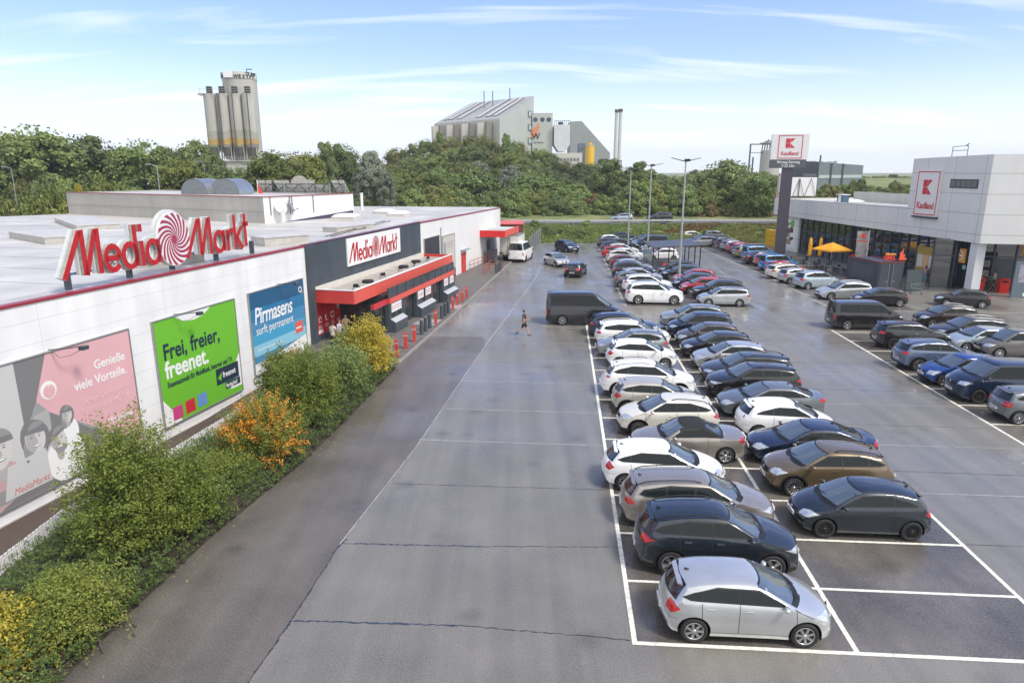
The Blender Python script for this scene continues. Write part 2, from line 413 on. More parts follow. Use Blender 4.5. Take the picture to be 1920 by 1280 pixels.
def make_car(kind, name, pmat, rim='five', tweak=None, fine=True):
    """Builds the car at the origin, nose toward +x, as an Empty with parts."""
    S = dict(KINDS[kind]); S.update(tweak or {})
    L, W, H, nz = S['L'], S['W'], S['H'], S['nz']; hw = W / 2
    (cx, cz), (hx, hz), pk, (rx, rz_), (bx, bz), (tx, tz) = S['c'], S['h'], S['pk'], S['re'], S['b'], S['t']
    van = S.get('van'); deck = S.get('deck')
    nose = [(0, .47), (.012, .56), (.05, nz - .10), (.16, nz), (cx * .55, nz + (cz - nz) * .62), (cx, cz)]
    roof = [(hx - .02, hz), (hx + .22, H - .018), (pk + .2, H), ((pk + rx) / 2 + .2, H - (H - rz_) * .25)]
    if deck: tail = [(rx, rz_), (bx, bz), ((bx + tx) / 2, (bz + tz) / 2 + .012), (tx - .04, tz + .008), (tx, tz - .02), (L - .02, .66), (L, .52)]
    else: tail = [(rx, rz_), (rx + .05, rz_ - .035), (bx, bz), (tx, tz), (L - .012, .62), (L, .50)]
    ctrl = nose + roof + tail
    prof = chaikin(ctrl, 2)
    st = resample(prof, .05 if fine else .08)
    zbot = [(0, .36), (.05, .25), (.35, .19), (L - .45, .20), (L - .08, .27), (L, .36)]
    zbelt0 = S.get('belt', cz - .045); bf, br = zbelt0, (zbelt0 if van else (min(bz, zbelt0 + .06) if deck else zbelt0 + .075))
    def belt(x): return bf + (br - bf) * min(1, max(0, (x - cx) / (L - cx)))
    def hwid(x):
        f = 1.0
        t = min(1, x / .75); f *= .80 + .20 * math.sqrt(max(0, 1 - (1 - t) ** 2))
        t = min(1, (L - x) / (.5 if van else .8)); f *= (.90 if van else .82) + (.10 if van else .18) * math.sqrt(max(0, 1 - (1 - t) ** 2))
        return hw * f
    T = math.tan(R(8 if van else 21))
    def Ssec(z):
        k = -.013 * math.exp(-((z - .60 * H / 1.5) / .085) ** 2) + .007 * math.exp(-((z - .80 * H / 1.5) / .05) ** 2)
        if z < .6: return 1 + k - .055 * ((.6 - z) / .4) ** 2
        return 1 + k - .028 * ((z - .6) / .4) ** 2
    def flare(x, z): return 1 + (.014 * math.exp(-((x - S['xf']) / .40) ** 2) + .014 * math.exp(-((x - S['xr']) / .42) ** 2)) * max(0, min(1, (bf - .05 - z) / .25))
    nlow, nup, ntop = 13, 6, 8
    rows = []
    for x, zt in st:
        zb = interp(zbot, x); w = hwid(x); be = belt(x)
        crown = .05 + .02 * (zt > H - .12)
        ze = max(zb + .06, zt - crown * (1 if not van else .8))
        zs = min(be, ze - .035) if ze - .035 > zb + .03 else zb + (ze - zb) * .7
        sec = []
        for i in range(nlow):
            z = zb + (zs - zb) * i / (nlow - 1); sec.append((w * Ssec(z) * flare(x, z), z))
        wb = w * Ssec(zs)
        # shoulder then greenhouse side
        for i in range(1, nup + 1):
            z = zs + (ze - zs) * i / nup
            sec.append((wb - (.022 if ze > be + .08 else .0) * min(1, i / 1.0) - (z - zs) * T * (1 if ze > be else .6), z))
        ye = sec[-1][0]
        for i in range(1, ntop + 1):
            y = ye * (1 - i / ntop)
            sec.append((y, ze + (zt - ze) * (1 - (y / ye) ** 2.4)))
        n = len(sec)
        for _ in range(1):
            sec = [sec[0]] + [((sec[i - 1][0] + 2 * sec[i][0] + sec[i + 1][0]) / 4, (sec[i - 1][1] + 2 * sec[i][1] + sec[i + 1][1]) / 4) for i in range(1, n - 1)] + [sec[-1]]
        sec = [(0, zb), (w * .60, zb)] + sec
        rows.append([(x, y, z) for y, z in sec])
    n = len(rows[0])
    Bf, Br = .24, (.10 if van else .20)
    def bow(x, y, z):
        f = max(0, 1 - x / (hx + .3)); f = min(1, f * 1.25)
        g = max(0, 1 - (L - x) / 1.3); g = min(1, g * 1.2)
        k = (y / hw) ** 2
        return (x + Bf * f * k - Br * g * k, y, z)
    bm = bmesh.new()
    vg = [[bm.verts.new(bow(*p)) for p in r] for r in rows]
    pid = bm.faces.layers.int.new('pid')
    for i in range(len(rows) - 1):
        for j in range(n - 1):
            q = (vg[i][j], vg[i + 1][j], vg[i + 1][j + 1], vg[i][j + 1])
            f = bm.faces.new(q[::-1]); f[pid] = 3 if j == 0 or j == 1 else 0   # 3 underside
    for i, flip in ((0, False), (len(rows) - 1, True)):
        vs = vg[i]
        try:
            f = bm.faces.new(vs if not flip else vs[::-1]); f[pid] = 0
        except Exception: pass
    bmesh.ops.remove_doubles(bm, verts=bm.verts, dist=.0008)
    bmesh.ops.recalc_face_normals(bm, faces=bm.faces)
    # ids: 0 paint 1 black trim 2 seam 3 under 4 chrome | 10 windscreen 11 rear glass 12 side glass 20 head 21 tail 30 soft top
    def cut(planes, filt, new_id, keep=None):
        fs = [f for f in bm.faces if filt(f, f.calc_center_median(), f.normal)]
        if not fs: return
        for (co, no) in planes:
            vs = set(); es = set()
            for f in fs: es.update(f.edges); vs.update(f.verts)
            ret = bmesh.ops.bisect_plane(bm, geom=list(vs) + list(es) + fs, dist=1e-5, plane_co=co, plane_no=no)
            fs = list(set([g for g in ret['geom'] if isinstance(g, bmesh.types.BMFace)] + [f for f in fs if f.is_valid]))
        hit = []
        for f in fs:
            if not f.is_valid: continue
            c = f.calc_center_median()
            if all((c - Vector(co)).dot(Vector(no)) < 1e-5 for co, no in planes): hit.append(f)
        if new_id == -1: bmesh.ops.delete(bm, geom=hit, context='FACES')
        else:
            for f in hit:
                if keep is None or f[pid] in keep: f[pid] = new_id
    def sideplanes(poly):
        ar = sum(poly[i][0] * poly[(i + 1) % len(poly)][1] - poly[(i + 1) % len(poly)][0] * poly[i][1] for i in range(len(poly)))
        if ar < 0: poly = poly[::-1]
        out = []
        for i in range(len(poly)):
            a, b = poly[i], poly[(i + 1) % len(poly)]; dx, dz = b[0] - a[0], b[1] - a[1]
            if math.hypot(dx, dz) < 1e-4: continue
            out.append((Vector((a[0], 0, a[1])), Vector((dz, 0, -dx)).normalized()))
        return out
    def bbf(poly, ex=lambda c, n: True, m=.12):
        x0 = min(p[0] for p in poly) - m; x1 = max(p[0] for p in poly) + m; z0 = min(p[1] for p in poly) - m; z1 = max(p[1] for p in poly) + m
        return lambda f, c, nn: x0 < c.x < x1 and z0 < c.z < z1 and ex(c, nn)
    r = S['r']; ra = r + .055
    # claddings first (so arches cut them)
    if S.get('clad'):
        cut([((0, 0, .36), (0, 0, 1))], lambda f, c, nn: c.z < .5 and nn.z > -.9, 1, {0})
        for xw in (S['xf'], S['xr']):
            pl = [(xw + (ra + .075) * math.cos(2 * math.pi * k / 18), r + (ra + .07) * math.sin(2 * math.pi * k / 18)) for k in range(18)]
            cut(sideplanes(pl), bbf(pl, lambda c, nn: c.y > hw * .70), 1, {0})
    # door seams
    nd = S.get('doors', 5)
    gx0 = cx + .10; bp = S.get('bp', (hx + .55 if nd == 5 else hx + .98) if not van else hx + .35)
    gx1 = bp + (.86 if nd == 5 else 0)
    if van: gx1 = bp + 1.15
    def seam(xa, za, xb, zb2, wd=.006):
        wd *= 1.25
        dx, dz = xb - xa, zb2 - za; l = math.hypot(dx, dz); nx, nz2 = -dz / l * wd, dx / l * wd
        pl = [(xa + nx, za + nz2), (xb + nx, zb2 + nz2), (xb - nx, zb2 - nz2), (xa - nx, za - nz2)]
        cut(sideplanes(pl), bbf(pl, lambda c, nn: c.y > hw * .72), 2, {0, 1})
    if fine:
        seam(gx0 - .02, .33, gx0 + .02, bf, .006); seam(bp, .30, bp, br, .006)
        if nd == 5 or van: seam(gx1, br, gx1 - .02, .62, .006)
        seam(S['xf'] - ra - .01, r + .30, .12, r + .34, .004) if not van else None
        seam(S['xr'] + ra + .01, .60, L - .04, .62, .004); seam(.62, nz + .015, cx + .16, bf + .012, .005)
        seam(gx0, .30, gx1 - (.12 if nd == 5 else 0), .30, .006)
    # side glass
    zt0 = H - (.115 if not van else .16)
    rb_x = (rx + (bx - rx) * .25) if not deck else rx + (bx - rx) * .62
    if S.get('q') or van: rb_x = rx + (bx - rx) * .15 - (.08 if not van else .25)
    A = (cx + .26, bf + .045); Bp = (hx + .10 + (.1 if van else 0), zt0 - .015); C = ((hx + rx) / 2 + .15, zt0 + .008)
    D = (rx - (.20 if not deck else .02), (rz_ - .115) if not deck else rz_ - .10); E_ = (rb_x - (.02 if not deck else 0), br + (.10 if not deck else .06)); F_ = (rb_x - .22, br + .035)
    if nd == 3 and not S.get('soft'): D = (rx - .35, rz_ - .13); E_ = (rb_x - .18, br + .12)
    if S.get('soft'): D = (rx - .15, rz_ - .16); E_ = (rx + .10, br + .06); F_ = (rx - .1, br + .035)
    if van: A = (cx + .20, bf + .03); D = (rb_x, zt0); E_ = (rb_x, br + .05); F_ = (rb_x - .02, br + .035)
    dlo = [A, Bp, C, D, E_, F_]
    green = lambda c, nn: c.y > hw * .42 and nn.y > .45
    panels = [(A[0], bp - .04), (bp + .03, gx1 - .04), (gx1 + .03, 99)]
    if nd == 3: panels = [(A[0], bp - .03), (bp + .03, 99)]
    if S.get('soft'):
        cut([((0, 0, br + .03), (0, 0, -1)), ((hx - .06, 0, 0), (-1, 0, 0)), ((bx + .02, 0, 0), (1, 0, 0))], lambda f, c, nn: c.z > .8, 30, {0})
    cut(sideplanes(dlo), bbf(dlo, green), 1, {0, 30})
    ins = inset(dlo, .030)
    skip = S.get('blank', ())
    for k, (xa, xb) in enumerate(panels):
        if k in skip: continue
        pl = clip_poly(ins, xa, False) if xa > A[0] else ins
        if xb < 90 and pl: pl = clip_poly(pl, xb, True)
        if len(pl) >= 3: cut(sideplanes(pl), bbf(pl, green), 12)
    # windscreen (front projection)
    def frontplanes(yb, zb2, yt, zt2):
        dy, dz = yt - yb, zt2 - zb2
        return [(Vector((0, 0, zb2)), Vector((0, 0, -1))), (Vector((0, 0, zt2)), Vector((0, 0, 1))), (Vector((0, yb, zb2)), Vector((0, dz, -dy)).normalized())]
    fr = lambda f, c, nn: cx - .12 < c.x < hx + .3 and nn.x < -.18 and c.z > cz - .06
    ztw = hz - (.012 if not van else .05)
    yb_, yt_ = hw * .835, hw * (.665 if not van else .80)
    cut(frontplanes(yb_ + .02, cz - .035, yt_ + .02, ztw + .01), fr, 1, {0})
    cut(frontplanes(yb_, cz + .028, yt_, ztw - .008), fr, 10)
    bk = lambda f, c, nn: c.x > rx - .3 and nn.x > (.12 if deck else .3) and bz - .1 < c.z
    ybb, ytt = hw * (.74 if not van else .82), hw * (.60 if not van else .76)
    idr = 11
    cut(frontplanes(ybb + .02, bz + .01, ytt + .02, rz_ - .015), bk, 1, {0, 30})
    cut(frontplanes(ybb, bz + .035, ytt, rz_ - .045), bk, idr)
    # lights
    hlp = S.get('hl', [(.03, nz - .17), (.30, nz - .14), (.60, nz - .012), (.38, nz + .022), (.10, nz - .045)])
    cut(sideplanes(hlp) + [((0, hw * .50, 0), (0, -1, 0))], bbf(hlp, lambda c, nn: c.y > hw * .3), 20, {0, 1, 2})
    tl = S.get('tl')
    if tl is None:
        if deck: tl = [(L - .42, tz - .09), (L - .30, tz - .015), (L + .05, tz - .03), (L + .05, tz - .20), (L - .22, tz - .19)]
        elif van: tl = [(L - .16, .78), (L + .05, .78), (L + .05, 1.22), (L - .13, 1.22)]
        else: tl = [(L - .40, tz + .02), (L - .26, tz + .13), (L + .05, tz + .13), (L + .05, tz - .09), (L - .20, tz - .10)]
    cut(sideplanes(tl) + [((0, hw * (.56 if not van else .80), 0), (0, -1, 0))], bbf(tl, lambda c, nn: c.y > hw * .4), 21, {0, 1, 2})
    # grille and lower intake, rear valance
    fc = lambda f, c, nn: c.x < .45 and nn.x < -.05 and c.z < nz
    cut([((0, hw * .40, 0), (0, 1, 0)), ((0, 0, nz - .085), (0, 0, 1)), ((0, 0, nz - .25), (0, 0, -1))], fc, 1, {0})
    cut([((0, hw * .60, 0), (0, 1, 0)), ((0, 0, .43), (0, 0, 1)), ((0, 0, .31), (0, 0, -1))], fc, 1, {0})
    cut([((0, hw * .80, 0), (0, 1, 0)), ((0, 0, .37), (0, 0, 1))], lambda f, c, nn: c.x > L - .5 and nn.x > .05, 1, {0})
    # wheel arches
    for xw in (S['xf'], S['xr']):
        pl = [(xw + ra * math.cos(2 * math.pi * k / 26), r + .01 + ra * math.sin(2 * math.pi * k / 26)) for k in range(26)]
        cut(sideplanes(pl), bbf(pl, lambda c, nn: c.y > hw * .58), -1)
    # collect
    groups = {}
    def gid(p): return {0: 'body', 1: 'body', 2: 'body', 3: 'body', 4: 'body', 10: 'windscreen', 11: 'rear_window', 12: 'side', 20: 'hl', 21: 'tl', 30: 'soft_top'}[p]
    slot = {0: 0, 1: 1, 2: 2, 3: 3, 4: 4}
    def emit(key, f, sgn):
        g = groups.setdefault(key, ({}, [], [], []))
        idx = []
        for v in f.verts:
            x, y, z = v.co; k = (round(x, 4), round(abs(y) * sgn if abs(y) > 1e-4 else 0.0, 4), round(z, 4))
            if k not in g[0]: g[0][k] = len(g[1]); g[1].append((L / 2 - k[0], k[1], k[2]))
            idx.append(g[0][k])
        ok = []
        for i in idx:
            if not ok or ok[-1] != i: ok.append(i)
        if len(ok) > 1 and ok[0] == ok[-1]: ok.pop()
        if len(set(ok)) < 3 or len(set(ok)) != len(ok): return
        g[2].append(ok if sgn > 0 else ok[::-1]); g[3].append(slot.get(f[pid], 0))
    for f in bm.faces:
        k = gid(f[pid])
        for sgn in (1, -1):
            kk = k + ('_r' if sgn > 0 else '_l') if k in ('side', 'hl', 'tl') else k
            emit(kk, f, sgn)
    bm.free()
    root = thing(name, None, None)
    objs = {}
    def mk(key, pname, mats):
        if key not in groups: return None
        _, vs, fs, ms = groups[key]
        me = bpy.data.meshes.new(pname); me.from_pydata(vs, [], [f[::-1] for f in fs])
        for m_ in mats: me.materials.append(m_)
        me.polygons.foreach_set('material_index', ms); me.polygons.foreach_set('use_smooth', [True] * len(fs))
        me.update(); me.set_sharp_from_angle(angle=R(38))
        objs[key] = link(bpy.data.objects.new(pname, me), root); return objs[key]
    # x was mirrored (L/2 - x), so faces were reversed above
    body = mk('body', 'body', [pmat, BLACK, SEAM, UNDER, CHROME])
    mk('windscreen', 'windscreen', [WGLASS]); mk('rear_window', 'rear_window', [mat('rear_glass', (.014, .02, .022), .03, spec=.7, ior=1.55)])
    mk('side_r', 'side_window', [GLASS]); mk('side_l', 'side_window', [GLASS])
    mk('hl_r', 'headlight', [HL]); mk('hl_l', 'headlight', [HL]); mk('tl_r', 'taillight', [TL]); mk('tl_l', 'taillight', [TL])
    mk('soft_top', 'soft_top', [CANVAS])
    # liners under the arches
    for xw in (S['xf'], S['xr']):
        X = L / 2 - xw
        for s_ in (1, -1):
            lm = MB(); vs = []; nn_ = 18
            for yy in (hw * .965 * s_, (hw - .32) * s_):
                for k in range(nn_ + 1):
                    t = -.35 + (math.pi + .7) * k / nn_
                    vs.append((X + (ra + .004) * math.cos(t), yy, r + .01 + (ra + .004) * math.sin(t)))
            lm.add(vs, [(k, k + 1, nn_ + 2 + k, nn_ + 1 + k) for k in range(nn_)], 0)
            lm.add(vs[nn_ + 1:], [list(range(nn_ + 1))], 0)
            lm.build('wheel_housing', [UNDER], root)
    for xw in (S['xf'], S['xr']):
        for s_ in (1, -1):
            w = link(bpy.data.objects.new('wheel', tyre_mesh(r)), root)
            w.location = (L / 2 - xw, s_ * (hw * .985), r); w.rotation_euler = (0, (xw * 7) % 3, 0 if s_ > 0 else math.pi)
            if s_ < 0: w.rotation_euler = (0, (xw * 5) % 3, math.pi)
            ri = link(bpy.data.objects.new('rim', rim_mesh(rim, r)), w)
    # mirrors
    for s_ in (1, -1):
        mm = MB(); X = L / 2 - (cx + .38); mm.ell((X, s_ * (hw + .09), bf + .085), (.07, .105, .065), 10, 6)
        mm.box(X - .03, X + .03, min(s_ * (hw - .08), s_ * (hw + .05)), max(s_ * (hw - .08), s_ * (hw + .05)), bf + .03, bf + .06, 1)
        mm.build('mirror', [pmat, BLACK], root)
    if fine:
        for s_ in (1, -1):
            for hx_ in ((bp - .22, gx1 - .22) if nd == 5 and not van else (bp - .22,)):
                hd = MB(); zz = belt(hx_) - .13; yy = hw * .975
                hd.box(L / 2 - hx_ - .09, L / 2 - hx_ + .09, min(s_ * (yy - .02), s_ * (yy + .025)), max(s_ * (yy - .02), s_ * (yy + .025)), zz, zz + .028)
                hd.build('door_handle', [pmat if kind not in ('saloon', 'suv') else CHROME], root)
        for y0 in (-.45, .12):
            wp = MB(); p0 = (L / 2 - cx + .01 - Bf * .2 * abs(y0), y0, cz + .035); wp.cyl(p0, (L / 2 - cx - .10, y0 + .5, cz + .085), .012, .008, 5)
            wp.build('wiper', [BLACK], root)
    def plate(x, y0, z, sg):
        m_ = MB(); m_.box(x - .02, x + .02, -.26, .26, z, z + .11); X_ = x + sg * .0215
        for a_, b_ in ((-.18, -.08), (-.05, .03), (.06, .19)): m_.box(min(x, X_), max(x, X_), a_, b_, z + .03, z + .08, 1)
        m_.box(min(x, X_), max(x, X_), .225, .258, z + .004, z + .106, 2)
        m_.build('number_plate', [PLATE, BLACK, mat('plate_blue', (.02, .06, .3), .4)], root)
    plate(L / 2 - .004, 0, .46, 1)
    zpl = .52 if not deck else .78
    plate(-L / 2 + .014, 0, zpl, -1)
    em = MB(); em.lathe([(.001, .012), (.05, .01), (.055, 0)], 12, 0, (L / 2 - .03, 0, nz - .14), 'x'); em.build('badge', [CHROME], root)
    # roof rails, fin antenna
    if S.get('rails'):
        for s_ in (1, -1):
            rr = MB(); x0, x1 = hx + .35, rx - .05; pts = []
            for k in range(9):
                x = x0 + (x1 - x0) * k / 8; z = interp(prof, x) - .02 + (.045 if 0 < k < 8 else -.01); pts.append((L / 2 - x, s_ * hw * .62, z))
            rr.tube(pts, .017, 6); rr.build('roof_rail', [S.get('railmat', BLACK)], root)
    if not S.get('noant') and not S.get('soft'):
        an = MB(); x = rx - .18; z = interp(prof, x)
        an.add([(L / 2 - x - .09, 0, z - .005), (L / 2 - x + .07, .022, z - .005), (L / 2 - x + .07, -.022, z - .005), (L / 2 - x - .07, 0, z + .06)], [(0, 1, 3), (0, 3, 2), (1, 2, 3)], 0)
        an.build('antenna', [BLACK], root)
    sp = MB()
    if not deck and not van:
        zz = rz_ - .035
        sp.add([(L / 2 - rx - .02, -hw * .60, zz + .012), (L / 2 - rx - .02, hw * .60, zz + .012), (L / 2 - rx - .13, hw * .52, zz - .012), (L / 2 - rx - .13, -hw * .52, zz - .012),
                (L / 2 - rx - .02, -hw * .60, zz - .04), (L / 2 - rx - .02, hw * .60, zz - .04), (L / 2 - rx - .13, hw * .52, zz - .035), (L / 2 - rx - .13, -hw * .52, zz - .035)],
               [(0, 1, 2, 3), (7, 6, 5, 4), (3, 2, 6, 7), (1, 5, 6, 2), (0, 3, 7, 4)], 0)
        sp.build('spoiler', [pmat], root)
    root['_dim'] = (L, W, H, S['xf'], S['xr'], r)
    return root
def recolour(root, old, new):
    for o in root.children_recursive:
        if o.type == 'MESH' and o.material_slots and o.material_slots[0].material == old:
            o.material_slots[0].link = 'OBJECT'; o.material_slots[0].material = new
# ------------------------------------------------------------------ ground, lot, roads
def smooth(a, b, x):
    t = min(1, max(0, (x - a) / (b - a))); return t * t * (3 - 2 * t)
def terr(x, y):
    z = -1.35 + 1.35 * smooth(102, 105.5, y)
    z += 2.15 * smooth(105.5, 111.5, y) + 2.2 * smooth(121, 152, y)
    z += 4.5 * math.exp(-((x + 18) / 62) ** 2) * smooth(140, 215, y) * (1 - .0 * y)
    z += 3.0 * smooth(160, 320, y) * (1 - math.exp(-((x + 18) / 62) ** 2))
    z += .25 * mnoise.noise((x * .06, y * .06, 0)) * smooth(106, 112, y)
    if y > 420: z -= 5 * smooth(420, 900, y)
    return z
def ground_mat():
    m = bpy.data.materials.new('meadow_ground'); m.use_nodes = True
    nt = m.node_tree; N, L = nt.nodes, nt.links; b = N['Principled BSDF']; b.inputs['Roughness'].default_value = .95
    tc = N.new('ShaderNodeTexCoord')
    a = N.new('ShaderNodeTexNoise'); a.inputs['Scale'].default_value = .22; a.inputs['Detail'].default_value = 9; a.inputs['Roughness'].default_value = .65
    c = N.new('ShaderNodeTexNoise'); c.inputs['Scale'].default_value = 2.6; c.inputs['Detail'].default_value = 8; c.inputs['Roughness'].default_value = .7
    L.new(tc.outputs['Object'], a.inputs[0]); L.new(tc.outputs['Object'], c.inputs[0])
    mx = N.new('ShaderNodeMix'); mx.data_type = 'FLOAT'; mx.inputs[0].default_value = .5
    L.new(a.outputs[0], mx.inputs[2]); L.new(c.outputs[0], mx.inputs[3])
    r = N.new('ShaderNodeValToRGB'); e = r.color_ramp.elements
    e[0].position = .40; e[0].color = (.055, .085, .024, 1); e[1].position = .62; e[1].color = (.28, .25, .11, 1)
    k = e.new(.50); k.color = (.16, .19, .06, 1)
    L.new(mx.outputs[0], r.inputs[0]); L.new(r.outputs[0], b.inputs['Base Color'])
    bp = N.new('ShaderNodeBump'); bp.inputs['Strength'].default_value = .9; bp.inputs['Distance'].default_value = .25
    L.new(c.outputs[0], bp.inputs['Height']); L.new(bp.outputs[0], b.inputs['Normal'])
    return m
MEADOW = ground_mat()
def grid_sheet(xs, ys, zf):
    mb = MB(); nx = len(xs)
    vs = [(x, y, zf(x, y)) for y in ys for x in xs]
    mb.add(vs, [(j * nx + i, j * nx + i + 1, (j + 1) * nx + i + 1, (j + 1) * nx + i) for j in range(len(ys) - 1) for i in range(nx - 1)], 0, True)
    return mb
xs = [-2200, -1500, -900, -600, -400] + [-300 + 8 * i for i in range(76)] + [320, 400, 520, 700, 1000, 1500, 2200]
ys = [-200, -60, 0, 60, 95] + [100 + 1.25 * i for i in range(24)] + [131 + 6 * i for i in range(32)] + [325, 350, 400, 450, 500, 540, 600, 680, 760, 850, 950, 1200, 1700, 2600]
tag(grid_sheet(xs, ys, terr).build('ground', [MEADOW]), 'grassy ground, embankment and wooded mound around the car park', kind='structure')

def asphalt_mat(name, base, rough, patch, joints=False, wet=.0):
    m = bpy.data.materials.new(name); m.use_nodes = True
    nt = m.node_tree; N, L = nt.nodes, nt.links; b = N['Principled BSDF']
    tc = N.new('ShaderNodeTexCoord'); co = tc.outputs['Object']
    fine = N.new('ShaderNodeTexNoise'); fine.inputs['Scale'].default_value = 26; fine.inputs['Detail'].default_value = 6; fine.inputs['Roughness'].default_value = .75
    mid = N.new('ShaderNodeTexNoise'); mid.inputs['Scale'].default_value = .35; mid.inputs['Detail'].default_value = 9; mid.inputs['Roughness'].default_value = .62
    st = N.new('ShaderNodeTexNoise'); st.inputs['Scale'].default_value = .16; st.inputs['Detail'].default_value = 4
    L.new(co, fine.inputs[0]); L.new(co, mid.inputs[0]); L.new(co, st.inputs[0])
    spk = N.new('ShaderNodeMapRange'); spk.inputs[1].default_value = .40; spk.inputs[2].default_value = .72; spk.inputs[3].default_value = -.035; spk.inputs[4].default_value = .085
    L.new(fine.outputs[0], spk.inputs[0])
    r = N.new('ShaderNodeMapRange'); r.inputs[1].default_value = .32; r.inputs[2].default_value = .70
    r.inputs[3].default_value = 1 - patch; r.inputs[4].default_value = 1 + patch
    L.new(mid.outputs[0], r.inputs[0])
    vm = N.new('ShaderNodeVectorMath'); vm.operation = 'SCALE'; vm.inputs[0].default_value = base
    # tyre tracks along the aisles and oil spots
    mp = N.new('ShaderNodeMapping'); mp.inputs['Rotation'].default_value = (0, 0, R(4)); mp.inputs['Scale'].default_value = (1.3, .05, 1); L.new(co, mp.inputs[0])
    tk = N.new('ShaderNodeTexNoise'); tk.inputs['Scale'].default_value = 1.0; tk.inputs['Detail'].default_value = 5; L.new(mp.outputs[0], tk.inputs[0])
    t2 = N.new('ShaderNodeMapRange'); t2.inputs[1].default_value = .35; t2.inputs[2].default_value = .65; t2.inputs[3].default_value = .86; t2.inputs[4].default_value = 1.10; L.new(tk.outputs[0], t2.inputs[0])
    vo = N.new('ShaderNodeTexVoronoi'); vo.inputs['Scale'].default_value = .42; L.new(co, vo.inputs[0])
    o2 = N.new('ShaderNodeMapRange'); o2.inputs[1].default_value = .05; o2.inputs[2].default_value = .20; o2.inputs[3].default_value = .72; o2.inputs[4].default_value = 1.0; L.new(vo.outputs['Distance'], o2.inputs[0])
    q1 = N.new('ShaderNodeMath'); q1.operation = 'MULTIPLY'; L.new(t2.outputs[0], q1.inputs[0]); L.new(o2.outputs[0], q1.inputs[1])
    q2 = N.new('ShaderNodeMath'); q2.operation = 'MULTIPLY'; L.new(q1.outputs[0], q2.inputs[0]); L.new(r.outputs[0], q2.inputs[1])
    L.new(q2.outputs[0], vm.inputs['Scale'])
    av = N.new('ShaderNodeVectorMath'); av.operation = 'ADD'; L.new(vm.outputs[0], av.inputs[0])
    cb = N.new('ShaderNodeCombineXYZ')
    for i in range(3): L.new(spk.outputs[0], cb.inputs[i])
    L.new(cb.outputs[0], av.inputs[1]); L.new(av.outputs[0], b.inputs['Base Color'])
    # damp film: smoother patches
    rr = N.new('ShaderNodeMapRange'); rr.inputs[1].default_value = .38; rr.inputs[2].default_value = .60
    rr.inputs[3].default_value = rough - wet; rr.inputs[4].default_value = rough + .07
    L.new(st.outputs[0], rr.inputs[0])
    ra = N.new('ShaderNodeMath'); ra.operation = 'MULTIPLY_ADD'; ra.inputs[1].default_value = .35; ra.inputs[2].default_value = -.17
    L.new(mid.outputs[0], ra.inputs[0])
    rs = N.new('ShaderNodeMath'); rs.operation = 'ADD'; L.new(rr.outputs[0], rs.inputs[0]); L.new(ra.outputs[0], rs.inputs[1])
    L.new(rs.outputs[0], b.inputs['Roughness']); b.inputs['Specular IOR Level'].default_value = .6
    bp = N.new('ShaderNodeBump'); bp.inputs['Strength'].default_value = .25; bp.inputs['Distance'].default_value = .006
    L.new(fine.outputs[0], bp.inputs['Height']); L.new(bp.outputs[0], b.inputs['Normal'])
    return m
ASPH = asphalt_mat('asphalt_damp', (.160, .153, .138), .35, .14, wet=.17)
ASPHW = asphalt_mat('asphalt_wet_bays', (.104, .095, .086), .27, .40, wet=.20)
ASPHL = asphalt_mat('asphalt_drive', (.112, .101, .088), .37, .25, wet=.17)
LINE = mat('road_paint', (.66, .65, .58), .6, noise=.34, nscale=7)
LINEW = mat('worn_road_paint', (.34, .34, .34), .6, noise=.35, nscale=3)
JOINT = mat('tar_joint', (.022, .022, .026), .4, noise=.4, nscale=4)
BITU = mat('blue_black_bitumen', (.03, .045, .085), .25, noise=.4, nscale=4)
PAVE = mat('paving', (.125, .115, .105), .6, noise=.25, nscale=1.2, bump=.2, bscale=18)
KERB = mat('kerb_stone', (.24, .23, .215), .7, noise=.2, nscale=3)
EDGE = [(-10.6, -2), (-10.0, 10), (-9.57, 14.9), (-9.08, 18.7), (-7.95, 24), (-7.35, 28.5), (-6.55, 36.6), (-3.6, 56.7), (3.3, 105.0)]
mb = MB(); mb.prism([(-11, -25), (90, -25), (90, 105.3), (3.35, 105.3)] + EDGE[::-1], -.5, 0)
tag(mb.build('parking_lot', [ASPH]), 'damp grey asphalt of the parking lot', kind='structure')
# lot frame
LA = R(4.15); LUv = Vector((math.cos(LA), -math.sin(LA), 0)); LVv = Vector((math.sin(LA), math.cos(LA), 0)); L0 = Vector((2.87, 13.77, 0))
BAY = 2.505
def UV(u, v, z=0.0): return L0 + LUv * u + LVv * v + Vector((0, 0, z))
def strip(mb, a, b, w, z, m=0):
    a, b = Vector(a), Vector(b); d = (b - a).normalized(); n = Vector((-d.y, d.x, 0)) * w / 2
    mb.add([(p.x, p.y, z) for p in (a - n, b - n, b + n, a + n)], [(0, 1, 2, 3)], m); return mb
def patch(mb, q, z, m=0):
    mb.add([(p.x, p.y, z) for p in q], [tuple(range(len(q)))], m)
mb = MB()
patch(mb, [UV(0, 0), UV(10.1, 0), UV(10.1, 14 * BAY), UV(0, 14 * BAY)], .004)
patch(mb, [UV(16.85, -6), UV(27.2, -6), UV(27.2, 13 * BAY), UV(16.85, 13 * BAY)], .004)
tag(mb.build('parking_bays', [ASPHW]), 'wet dark asphalt of the marked parking bays', kind='structure')
mb = MB()
patch(mb, [UV(3.5, 41), UV(13.8, 41), UV(13.8, 84), UV(3.5, 84)], .004)
patch(mb, [Vector((26.6, 53, 0)), Vector((32, 53, 0)), Vector((32, 100, 0)), Vector((26.6, 100, 0))], .0045)
tag(mb.build('paved_bays', [asphalt_mat('paver_bays', (.085, .080, .075), .5, .2, wet=.1)]), 'grey paved parking bays at the back of the lot', kind='structure')
mb = MB()
